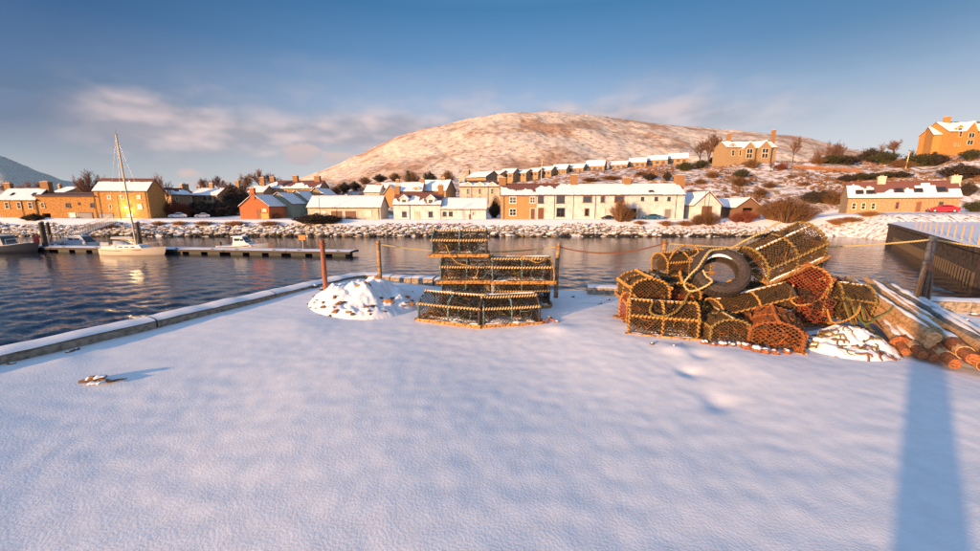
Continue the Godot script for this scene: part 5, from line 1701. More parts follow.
func cruiser() -> void:
	var p := at(243, 246, 52.0); p.y = WATER
	var o := thing("motor_cruiser", "small white motor boat with wheelhouse lying behind the pontoon", "boat", p, 0.05)
	put("hull", hull(5.8, 2.1, 0.75, 0.3, 0.35, 0.9), M.gel_white, o)
	var st := MB.new()
	for s: float in [-1.0, 1.0]: st.tube([Vector3(-2.8, 0.7, s * 0.96), Vector3(-0.5, 0.66, s * 1.06), Vector3(1.2, 0.8, s * 0.85), Vector3(2.6, 1.02, s * 0.2)], 0.045, 5)
	put("rubbing_strake", st, M.frame_dark, o)
	var c := MB.new()
	trapezoid(c, -0.9, 1.6, 0.7, 1.15, 0.85, 0.75, 0.5, 0.0)
	put("cabin", c, M.gel_white, o)
	var wh := MB.new()
	trapezoid(wh, -0.85, 0.85, 1.15, 1.95, 0.74, 0.62, 0.55, 0.06)
	var house_ := put("wheelhouse", wh, M.gel_white, o)
	for s: float in [-1.0, 1.0]:
		var w := MB.new()
		w.box(Vector3(-0.32, 1.55, s * 0.70), Vector3(0.66, 0.42, 0.03), Basis(Vector3.RIGHT, s * 0.15))
		put("side_window", w, M.glass, house_)
		var w2 := MB.new()
		w2.box(Vector3(0.30, 1.52, s * 0.70), Vector3(0.35, 0.36, 0.03), Basis(Vector3.RIGHT, s * 0.15))
		put("side_window", w2, M.glass, house_)
	var ws := MB.new()
	ws.quad(Vector3(0.80, 1.25, 0.62), Vector3(0.40, 1.86, 0.54), Vector3(0.40, 1.86, -0.54), Vector3(0.80, 1.25, -0.62))
	put("windscreen", ws, M.glass, house_)
	var rf := MB.new()
	rf.box(Vector3(-0.3, 2.0, 0), Vector3(1.5, 0.09, 1.4))
	put("snow_cover", rf, M.roof_snow, o)
	var rl := MB.new()
	for s: float in [-1.0, 1.0]:
		rl.tube([Vector3(0.9, 1.5, s * 0.8), Vector3(2.0, 1.6, s * 0.5), Vector3(2.7, 1.6, 0)], 0.018, 4)
		rl.tube([Vector3(2.0, 0.9, s * 0.5), Vector3(2.0, 1.6, s * 0.5)], 0.016, 4)
	put("guard_rail", rl, M.alloy, o)
	var en := MB.new()
	en.box(Vector3(-3.0, 0.75, 0), Vector3(0.35, 0.7, 0.35)); en.box(Vector3(-3.05, 1.15, 0), Vector3(0.5, 0.3, 0.4))
	put("outboard_engine", en, M.frame_dark, o)

func workboat(px: float, D: float, turn: float, k: float, label: String) -> void:
	var p := at(px, 250, D); p.y = WATER
	var o := thing("fishing_boat", label, "boat", p, turn)
	o.scale = Vector3.ONE * k
	put("hull", hull(7.6, 2.6, 0.85, 0.35, 0.45, 0.85), M.hull_dark, o)
	var st := MB.new()
	for s: float in [-1.0, 1.0]: st.tube([Vector3(-3.6, 0.92, s * 1.1), Vector3(-0.5, 0.9, s * 1.3), Vector3(1.6, 1.05, s * 1.05), Vector3(3.4, 1.32, s * 0.2)], 0.06, 5)
	put("gunwale", st, M.gel_white, o)
	var wh := MB.new()
	trapezoid(wh, -1.7, 1.0, 0.85, 2.15, 0.95, 0.85, 0.35, 0.05)
	var h := put("wheelhouse", wh, M.paint_grey, o)
	for x in [-1.1, -0.35, 0.35]:
		for s: float in [-1.0, 1.0]:
			var w := MB.new()
			w.box(Vector3(x, 1.75, s * 0.89), Vector3(0.5, 0.4, 0.05), Basis(Vector3.RIGHT, s * 0.08))
			put("side_window", w, M.glass, h)
	var ws := MB.new()
	ws.quad(Vector3(0.88, 1.4, 0.75), Vector3(0.72, 2.05, 0.72), Vector3(0.72, 2.05, -0.72), Vector3(0.88, 1.4, -0.75))
	put("windscreen", ws, M.glass, h)
	var rf := MB.new()
	rf.box(Vector3(-0.5, 2.21, 0), Vector3(2.6, 0.1, 1.9))
	put("snow_cover", rf, M.roof_snow, o)
	var m := MB.new()
	m.tube([Vector3(-1.2, 2.1, 0), Vector3(-1.2, 4.0, 0)], 0.045, 6); m.tube([Vector3(-1.6, 3.3, 0), Vector3(-0.8, 3.3, 0)], 0.03, 5)
	put("mast", m, M.frame_dark, o)
	var rl := MB.new()
	for s: float in [-1.0, 1.0]:
		rl.tube([Vector3(1.4, 1.75, s * 1.0), Vector3(2.6, 1.85, s * 0.6), Vector3(3.5, 1.9, 0)], 0.025, 4)
		rl.tube([Vector3(1.4, 1.05, s * 1.0), Vector3(1.4, 1.75, s * 1.0)], 0.025, 4); rl.tube([Vector3(2.6, 1.2, s * 0.6), Vector3(2.6, 1.85, s * 0.6)], 0.025, 4)
	put("guard_rail", rl, M.alloy, o)

func canopy_boat() -> void:
	var p := at(83, 247, 55.5); p.y = WATER
	var o := thing("cabin_boat", "small boat with pale canvas canopy behind the pontoon near the gangway", "boat", p, 0.0)
	put("hull", hull(5.2, 2.0, 0.7, 0.3, 0.3, 0.9), M.gel_white, o)
	var c := MB.new()
	trapezoid(c, -1.5, 1.5, 0.65, 1.75, 0.85, 0.6, 0.85, 0.3)
	put("canopy", c, M.canvas, o)
	for s: float in [-1.0, 1.0]:
		for x in [-0.75, 0.1]:
			var w := MB.new()
			w.box(Vector3(x, 1.3, s * 0.715), Vector3(0.6, 0.36, 0.03), Basis(Vector3.RIGHT, s * 0.23))
			put("side_window", w, M.glass, o)
	var ws := MB.new()
	ws.quad(Vector3(1.35, 0.85, 0.7), Vector3(0.75, 1.65, 0.55), Vector3(0.75, 1.65, -0.55), Vector3(1.35, 0.85, -0.7))
	put("windscreen", ws, M.glass, o)
	var sn := MB.new()
	sn.box(Vector3(-0.25, 1.79, 0), Vector3(1.5, 0.07, 1.1))
	put("snow_cover", sn, M.roof_snow, o)

func build_pontoon() -> void:
	var A := at(355, 255, 47.6); A.y = WATER
	var B := at(-40, 251, 54.5); B.y = WATER
	var n := 7
	var dir := (B - A).normalized()
	var turn := atan2(-dir.z, dir.x)
	var seg := A.distance_to(B) / n
	var o := thing("pontoon", "long floating pontoon with snowy deck and dark floats", "pontoon", A, turn)
	for i in n:
		var x := seg * (i + 0.5)
		var d := MB.new()
		d.box(Vector3(x, 0.50, 0), Vector3(seg - 0.08, 0.16, 2.3))
		d.box(Vector3(x, 0.43, 1.17), Vector3(seg - 0.1, 0.24, 0.05)); d.box(Vector3(x, 0.43, -1.17), Vector3(seg - 0.1, 0.24, 0.05))
		var deck := put("deck", d, M.wood_dark, o)
		var s := MB.new()
		var rows := []
		for j in 9:
			var row := PackedVector3Array()
			for k in 19:
				var t := k / 18.0
				var v := j / 8.0
				row.append(Vector3(x + (t - 0.5) * (seg - 0.1), 0.585 + 0.07 * pow(maxf(0.0, sin(PI * v)), 0.3) * (1.0 + 0.5 * noise(x + t * seg, v * 2.0)), (0.5 - v) * 2.26 * -1.0))
			rows.append(row)
		rows.reverse()
		s.sheet(rows)
		put("snow_cover", s, M.roof_snow, deck)
		for k in 3:
			var f := MB.new()
			f.box(Vector3(x + (k - 1) * seg * 0.31, 0.10, 0), Vector3(seg * 0.2, 0.66, 1.9))
			put("float", f, M.float_dark, o)
		for k in 2:
			var c := MB.new()
			c.box(Vector3(x + (k - 0.5) * seg * 0.6, 0.68, -0.98), Vector3(0.34, 0.12, 0.1))
			put("cleat", c, M.frame_dark, o)
	# piles that hold it
	for q in [[45.8, 52.0, 222.0, 0.30, "thick timber pile with snowy cap beside the gangway foot"], [52.0, 56.2, 222.5, 0.22, "thinner pale-lit pile next to the thick pile by the gangway"], [141.0, 51.0, 222.0, 0.26, "dark timber pile behind the sailing yacht"]]:
		var p := at(q[0], 246, q[1]); p.y = WATER - 1.5
		var h := hy(q[2], q[1]) - p.y
		var t := thing("mooring_pile", q[4], "pile", p)
		var m := MB.new()
		m.tube([Vector3.ZERO, Vector3(0, h * 0.5, 0), Vector3(0.02, h, 0)], [q[3], q[3] * 0.97, q[3] * 0.92], 10)
		put("post", m, M.wood_dark, t)
		var c := MB.new()
		c.lathe([Vector2(q[3] * 0.95, h - 0.02), Vector2(q[3] * 0.85, h + 0.08), Vector2(q[3] * 0.4, h + 0.14), Vector2(0, h + 0.15)], Vector3(0.02, 0, 0), Basis(), 10)
		put("snow_cap", c, M.roof_snow, t)
	# gangway up to the street
	var g0 := at(54, 242, 53.4); g0.y = WATER + 0.85
	var g1 := at(114, 222.5, 79.5); g1.y = land_y(g1.x, 79.5) + 0.2
	var g := thing("gangway", "long steel gangway sloping from the pontoon up to the street", "gangway", g0)
	var v := g1 - g0
	var L := v.length()
	var side := v.normalized().cross(Vector3.UP).normalized() * 0.6
	var dk := MB.new()
	dk.beam(Vector3.ZERO, v, 1.2, 0.12)
	put("deck", dk, M.paint_grey, g)
	for s: float in [-1.0, 1.0]:
		var r := MB.new()
		r.tube([side * s + Vector3(0, 1.05, 0), v + side * s + Vector3(0, 1.05, 0)], 0.04, 5)
		put("handrail", r, M.alloy, g)
		var tr := MB.new()
		var k := 24
		for i in k:
			var a := v * (float(i) / k) + side * s
			var b := v * ((i + 1.0) / k) + side * s
			tr.tube([a, a + Vector3(0, 1.05, 0)], 0.025, 4, false)
			tr.tube([a, b + Vector3(0, 1.05, 0)], 0.02, 4, false)
		put("truss", tr, M.alloy, g)
	# marker board on the pontoon and a red cabinet
	var mk := at(303.0, 245, 49.2); mk.y = WATER + 0.58
	var t2 := thing("marker_board", "orange marker board on a thin post standing on the pontoon", "sign", mk)
	var pm := MB.new()
	pm.tube([Vector3.ZERO, Vector3(0, 1.5, 0)], 0.035, 6)
	put("post", pm, M.alloy, t2)
	var bd := MB.new()
	bd.beam(Vector3(-0.4, 1.5, 0.06), Vector3(0.4, 1.5, 0.06), 0.04, 0.62)
	put("board", bd, M.orange_paint, t2)
	var rc := at(38.0, 246, 53.0); rc.y = WATER + 0.58
	var t3 := thing("safety_cabinet", "small red safety cabinet standing on the pontoon beside the thick pile", "cabinet", rc)
	var cb := MB.new()
	cb.box(Vector3(0, 0.95, 0), Vector3(0.42, 0.9, 0.32))
	put("cabinet", cb, M.red_paint, t3)
	var lg := MB.new()
	lg.tube([Vector3(0, 0, 0), Vector3(0, 0.5, 0)], 0.06, 6)
	put("post", lg, M.paint_grey, t3)

func build_arm() -> void:
	var top := STREET
	var E := [Vector2(22.0, -9.5), Vector2(37.8, -30.0), Vector2(53.0, -48.5), Vector2(64.0, -61.8), Vector2(66.8, -65.6), Vector2(67.6, -66.6), Vector2(80.5, -77.0), Vector2(94.0, -88.0)]
	var wl := MB.new()
	for i in E.size() - 1:
		var a := Vector3(E[i].x, 0, E[i].y)
		var b := Vector3(E[i + 1].x, 0, E[i + 1].y)
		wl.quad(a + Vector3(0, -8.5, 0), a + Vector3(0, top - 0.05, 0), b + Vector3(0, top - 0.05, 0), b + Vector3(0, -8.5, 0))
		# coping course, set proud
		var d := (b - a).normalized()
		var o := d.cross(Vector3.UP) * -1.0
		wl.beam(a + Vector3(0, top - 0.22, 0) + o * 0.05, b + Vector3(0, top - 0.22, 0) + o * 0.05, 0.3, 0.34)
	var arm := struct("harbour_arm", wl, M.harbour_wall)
	# snow on its top
	var sn := MB.new()
	var rows := []
	for j in 22:
		var row := PackedVector3Array()
		var t := j / 21.0
		for i in 70:
			var u := i / 69.0
			var f := u * (E.size() - 1)
			var k := mini(int(f), E.size() - 2)
			var e: Vector2 = E[k].lerp(E[k + 1], f - k)
			var x := e.x - 0.12 + t * t * 70.0 + t * 2.0
			row.append(Vector3(x, top + 0.02 + 0.12 * noise(x * 0.1, e.y * 0.1) * minf(1.0, t * 8.0) + 0.05 * minf(1.0, t * 12.0), e.y))
		rows.append(row)
	sn.sheet(rows)
	struct("arm_snow", sn, M.snow_far, null)
	# timber fenders down the face
	for i in 46:
		var u := i / 45.0
		var a: Vector2 = E[1].lerp(E[3], u)
		var ft := MB.new()
		var q := Vector3(a.x - 0.13, 0, a.y + 0.1)
		ft.beam(q + Vector3(0, -6.5, 0), q + Vector3(0, -3.75, 0), 0.24, 0.24, Vector3(0.6, 0, 0.8))
		put("fender_timber", ft, M.wood_dark, arm)
	# fence posts along the arm
	var fx := [[915.5, 229.0, 221.5], [920.0, 230.0, 222.0], [924.5, 231.0, 222.0], [929.5, 232.0, 222.4], [935.0, 233.4, 222.6], [940.6, 235.0, 222.8], [947.0, 236.6, 223.4], [953.6, 238.4, 224.2], [961.0, 240.4, 224.6], [969.0, 242.4, 225.0], [978.0, 244.6, 225.4], [988.0, 247.4, 226.0], [999.0, 250.6, 226.6]]
	var f0 := on(fx[0][0], fx[0][1], top + 0.05)
	var fence := thing("post_fence", "row of pale wooden fence posts along the snowy harbour arm", "fence", f0)
	for q in fx:
		var p := on(q[0], q[1], top + 0.05)
		var m := MB.new()
		var h := hy(q[2], -p.z) - p.y
		m.beam(p - f0 - Vector3(0, 0.2, 0), p - f0 + Vector3(0, h, 0), 0.09, 0.09, Vector3(0, 0, 1))
		put("post", m, M.wood_pale, fence)
	var ld := thing("wall_box", "small pale box fixed to the dark face of the harbour wall", "box", at(951.0, 255.0, 41.0))
	var lb := MB.new()
	lb.box(Vector3(0, 0, 0), Vector3(0.3, 0.42, 0.3)); lb.box(Vector3(0, 0.24, 0), Vector3(0.36, 0.06, 0.36))
	put("box", lb, M.wood_pale, ld)

func build_harbour() -> void:
	M.gel_white = mott(301, 0.60, 0.60, 0.60, 0.06, 0.02, 0.8, 0.3)
	M.gel_cream = mott(302, 0.56, 0.50, 0.42, 0.06, 0.02, 0.8, 0.3)
	M.hull_dark = plainm(lin(0.03, 0.035, 0.05), 0.35)
	M.paint_grey = mott(303, 0.26, 0.28, 0.30, 0.12, 0.03, 0.8, 0.6)
	M.canvas = mott(304, 0.34, 0.38, 0.46, 0.15, 0.03, 1.0, 0.9)
	M.spar = mott(305, 0.55, 0.42, 0.28, 0.1, 0.03, 1.0, 0.45)
	M.float_dark = mott(306, 0.02, 0.032, 0.035, 0.3, 0.03, 0.8, 0.7)
	M.wood_dark = mott(307, 0.06, 0.045, 0.035, 0.35, 0.05, 1.2, 0.85)
	M.wood_pale = mott(308, 0.46, 0.32, 0.19, 0.2, 0.05, 1.2, 0.85)
	M.orange_paint = mott(309, 0.55, 0.20, 0.05, 0.15, 0.05, 1.2, 0.6)
	M.red_paint = mott(310, 0.50, 0.03, 0.025, 0.1, 0.05, 1.2, 0.5)
	build_pontoon()
	sailboat()
	cruiser()
	workboat(4.0, 50.6, 0.12, 1.0, "dark fishing boat with grey wheelhouse at the pontoon's shore end")
	canopy_boat()
	build_arm()

# ---------------------------------------------------------------- creels (lobster pots)
func hoop_pt(s: float, W: float, H: float, y0: float) -> Vector2:
	# s 0..1 round the hoop from the front foot over the top to the back foot; returns (z, y)
	var sh := 0.52                                 # straight part up to the shoulder
	var a := H * sh
	var R := W * 0.5
	var rise := H - a
	var arc := PI * 0.5 * (R + rise)
	var tot := 2.0 * a + arc
	var q := s * tot
	if q < a: return Vector2(R, y0 + q)
	if q > a + arc: return Vector2(-R, y0 + tot - q)
	var t := (q - a) / arc * PI
	return Vector2(R * cos(t), y0 + a + rise * sin(t))

func strand(mb: MB, pts: Array, r: float) -> void:
	for i in pts.size() - 1: twig(mb, pts[i], pts[i + 1], r, r)

func wound(mb: MB, pts: Array, r: float, cord: float, pitch: float) -> void:
	# a bar bound round with cord
	mb.tube(pts, r, 6)
	var len := 0.0
	for i in pts.size() - 1: len += (pts[i] as Vector3).distance_to(pts[i + 1])
	var turns := int(len / pitch)
	var out := []
	var seg := 0
	var acc := 0.0
	var n := turns * 6
	for k in n + 1:
		var d := len * k / n
		while seg < pts.size() - 2 and d > acc + (pts[seg] as Vector3).distance_to(pts[seg + 1]):
			acc += (pts[seg] as Vector3).distance_to(pts[seg + 1]); seg += 1
		var a: Vector3 = pts[seg]
		var b: Vector3 = pts[seg + 1]
		var t := (b - a).normalized()
		var s := t.cross(Vector3(0.3, 0.25, 0.92)).normalized()
		var u := s.cross(t)
		var an := TAU * k / 6.0
		out.append(a + t * (d - acc) + (s * cos(an) + u * sin(an)) * (r + cord * 0.6))
	mb.tube(out, cord, 4, false)

func lump(mb: MB, pts: Array, w: float, h: float, sd: float) -> void:
	# snow lying along a line: low rounded ridge, broken by noise
	var rows := []
	for i in pts.size():
		var p: Vector3 = pts[i]
		var q: Vector3 = pts[mini(i + 1, pts.size() - 1)]
		var o: Vector3 = pts[maxi(i - 1, 0)]
		var d := (q - o).normalized()
		var s := d.cross(Vector3.UP).normalized()
		var k := clampf(0.75 + 1.1 * noise(i * 0.13 + sd, sd * 1.7), 0.12, 1.4)
		if i == 0 or i == pts.size() - 1: k = 0.1
		var row := PackedVector3Array()
		for j in 7:
			var a := PI * j / 6.0
			row.append(p + s * (cos(a) * w * k) + Vector3(0, sin(a) * h * k - 0.004, 0))
		rows.append(row)
	mb.sheet(rows)

func line(a: Vector3, b: Vector3, n: int) -> Array:
	var out := []
	for i in n + 1: out.append(a.lerp(b, float(i) / n))
	return out

func creel_proto(st: Dictionary) -> Node3D:
	var r := RandomNumberGenerator.new()
	r.seed = st.seed
	var L: float = st.L
	var W: float = st.W
	var H: float = st.H
	var o := Node3D.new()
	var y0 := 0.035
	# base of boards
	for k in 5:
		var z := lerpf(-W / 2 + 0.04, W / 2 - 0.04, k / 4.0)
		var m := MB.new()
		var e := r.randf_range(-0.02, 0.03)
		m.beam(Vector3(-L / 2 - 0.03 - e, 0.024 + r.randf_range(0, 0.004), z), Vector3(L / 2 + 0.03 + e, 0.024 + r.randf_range(0, 0.004), z + r.randf_range(-0.01, 0.01)), 0.062, 0.022)
		put("base_slat", m, st.slat, o)
	for z in [-W / 2 - 0.012, W / 2 + 0.012]:
		var m := MB.new()
		m.beam(Vector3(-L / 2 - r.randf_range(0.01, 0.07), 0.024 + r.randf_range(-0.004, 0.006), z), Vector3(L / 2 + r.randf_range(0.01, 0.06), 0.024 + r.randf_range(-0.004, 0.008), z), 0.022, 0.046)
		put("edge_board", m, st.slat, o)
	for x in [-L / 2 + 0.03, 0.0, L / 2 - 0.03]:
		var m := MB.new()
		m.beam(Vector3(x, 0.006, -W / 2), Vector3(x, 0.006, W / 2), 0.06, 0.014)
		put("base_slat", m, st.slat, o)
	# hoops
	for x in [-L / 2 + 0.015, 0.0, L / 2 - 0.015]:
		var p := []
		for k in 23:
			var q := hoop_pt(k / 22.0, W - 0.03, H - y0, y0 - 0.01)
			p.append(Vector3(x, q.y, q.x))
		var m := MB.new()
		if st.wound_hoops: wound(m, p, 0.007, 0.0115, 0.046)
		else:
			wound(m, p, 0.011, 0.006, 0.07)
		var hm: Material = st.hoop
		if not st.wound_hoops and x > 0.1:
			m = MB.new()
			m.tube(p, 0.017, 7)
			hm = M.tyre_rubber
		put("hoop", m, hm, o)
	# long bars, bound with cord
	for s in st.bars:
		var q := hoop_pt(s, W, H - y0, y0)
		var p := []
		for k in 9:
			var t := k / 8.0
			p.append(Vector3(lerpf(-L / 2, L / 2, t), q.y + 0.006 - 0.012 * sin(PI * t) * (1.0 if s == 0.5 else 0.4), q.x))
		var m := MB.new()
		wound(m, p, 0.007, st.cord, st.pitch)
		put("bar", m, st.rope, o)
	# netting: diamonds over the hoops and across the ends
	var net := MB.new()
	var g: float = st.mesh_size
	var per := 2.0 * H * 0.6 + PI * 0.5 * (W * 0.5 + H * 0.4)
	var tr: float = st.twine
	for fam: float in [-1.0, 1.0]:
		var c := -per
		while c < L + per:
			var pts := []
			var steps := 20
			for k in steps + 1:
				var s := float(k) / steps
				var x := c + fam * s * per * 0.9 + (per * 0.9 if fam < 0 else 0.0) * 0.0
				if x < 0.0 or x > L:
					if pts.size() > 1: strand(net, pts, tr)
					pts = []
					continue
				var q := hoop_pt(s, W - 0.02, H - y0 - 0.008, y0)
				var sag := 0.012 * sin(PI * x / (L * 0.5)) * sin(PI * x / (L * 0.5)) * (1.0 + r.randf_range(-0.5, 0.5))
				var wob := 0.022 * noise(x * 2.2 + st.seed, s * 2.6 + st.seed * 3.0)
				pts.append(Vector3(x - L / 2 + 0.03 * noise(x * 2.0 + 30.0, s * 3.0 + st.seed), q.y - sag * 0.7 + wob * 0.6 - 0.008, q.x * (1.0 - sag * 0.9) + wob))
				if r.randf() < 0.012: 
					if pts.size() > 1: strand(net, pts, tr)
					pts = []
			if pts.size() > 1: strand(net, pts, tr)
			c += g
	for ex in [-L / 2 + 0.015, L / 2 - 0.015]:
		for fam: float in [-1.0, 1.0]:
			var c := -H - W
			while c < H + W:
				var pts := []
				for k in 15:
					var z := lerpf(-W / 2, W / 2, k / 14.0)
					var y := y0 + c + fam * z
					var lim := H - y0
					var inside := y > y0 and y < y0 + lim * 0.6
					if y >= y0 + lim * 0.6 and y < H:
						var e := (y - y0 - lim * 0.6) / (lim * 0.4)
						inside = absf(z) < W * 0.5 * sqrt(maxf(0.0, 1.0 - e * e))
					if inside: pts.append(Vector3(ex + r.randf_range(-0.003, 0.003), y, z))
					else:
						if pts.size() > 1: strand(net, pts, tr)
						pts = []
				if pts.size() > 1: strand(net, pts, tr)
				c += g * 1.05
	# middle curtain
	put("netting", net, st.net, o).set_meta("kind", "stuff")
	# entrance eyes: a ring in the netting with a short funnel
	for s: float in [-1.0, 1.0]:
		var ctr := Vector3(s * L * 0.25, H * 0.42, s * (W * 0.5 - 0.03))
		var ring := []
		var inner := []
		for k in 14:
			var a := TAU * k / 14.0
			ring.append(ctr + Vector3(cos(a) * 0.085, sin(a) * 0.085, 0))
			inner.append(ctr + Vector3(cos(a) * 0.055, sin(a) * 0.055 - 0.01, -s * 0.14))
		var m := MB.new()
		m.tube(ring, 0.007, 5, false, true)
		var eye := put("entrance_ring", m, st.hoop, o)
		var m2 := MB.new()
		m2.tube(inner, 0.006, 5, false, true)
		put("inner_ring", m2, st.hoop, eye)
		var f := MB.new()
		for k in 14:
			twig(f, ring[k], inner[(k + 1) % 14], tr, tr); twig(f, ring[k], inner[(k + 13) % 14], tr, tr)
		put("funnel", f, st.net, eye)
	# coiled line and weed left inside; dark net added to deepen the shade
	for q in st.fill:
		var m := MB.new()
		for k in q[1]:
			var ctr := Vector3(r.randf_range(-0.36, 0.36) * L, 0.06 + r.randf() * q[2], r.randf_range(-0.34, 0.34) * W)
			var pts := []
			var a0 := r.randf() * TAU
			var rad := r.randf_range(0.04, 0.13)
			for j in 9:
				var a := a0 + j * 0.75
				pts.append(ctr + Vector3(cos(a) * rad, 0.02 * j * r.randf_range(-0.4, 0.8), sin(a) * rad * 0.8) * Vector3(1, 1, 1))
			m.tube(pts, q[3], 5)
		put(q[0], m, q[4], o).set_meta("kind", "stuff")
	# snow that lies on the boards and the top bar
	if st.snow > 0.0:
		var sn := MB.new()
		lump(sn, line(Vector3(-L / 2, 0.036, W / 2 - 0.02), Vector3(L / 2, 0.036, W / 2 - 0.02), 24), 0.028 * st.snow, 0.022 * st.snow, r.randf() * 9.0)
		lump(sn, line(Vector3(-L / 2, H + 0.006, 0.0), Vector3(L / 2, H + 0.006, 0.0), 24), 0.013 * st.snow, 0.012 * st.snow, r.randf() * 9.0)
		for k in 3:
			var z := r.randf_range(-0.3, 0.3) * W
			lump(sn, line(Vector3(-L * 0.42, 0.036, z), Vector3(L * 0.42, 0.036, z), 16), 0.06 * st.snow, 0.03 * st.snow, r.randf() * 9.0)
		put("snow", sn, M.snow_clean, o)
	return o

func place_creel(kind: String, label: String, group: String, t: Transform3D) -> Node3D:
	var o: Node3D = protos[kind].duplicate()
	o.name = numbered("lobster_creel")
	add_child(o)
	o.transform = t
	tag(o, label, "creel", group)
	return o

# creel standing on height h with its front lower edge between two pixels
func stand_creel(kind: String, label: String, group: String, a: Array, b: Array, h: float, L := 0.82, W := 0.48, depth := 0.0) -> Node3D:
	var A := on(a[0], a[1], h)
	var B := on(b[0], b[1], h)
	if depth > 0.0:
		A = at(a[0], a[1], depth); B = at(b[0], b[1], depth)
		A.y = h; B.y = h
	var x := (B - A)
	var k := x.length() / L
	x = x.normalized()
	var z := x.cross(Vector3.UP)
	var c := (A + B) * 0.5 - z * W * 0.5
	return place_creel(kind, label, group, Transform3D(Basis(x * k, Vector3.UP, z), c))

func rope_curve(pts: Array, sub := 6) -> Array:
	var out := []
	for i in pts.size() - 1:
		var p0: Vector3 = pts[maxi(i - 1, 0)]
		var p1: Vector3 = pts[i]
		var p2: Vector3 = pts[i + 1]
		var p3: Vector3 = pts[mini(i + 2, pts.size() - 1)]
		for k in sub:
			out.append(p1.cubic_interpolate(p2, p0, p3, float(k) / sub))
	out.append(pts[-1])
	return out

func rope(called: String, label: String, pts: Array, r: float, mat: Material, group := "") -> void:
	var m := MB.new()
	var c := rope_curve(pts, 7)
	wound(m, c, r * 0.8, r * 0.42, r * 3.2)
	var o := put(called, m, mat)
	tag(o, label, "rope", group)

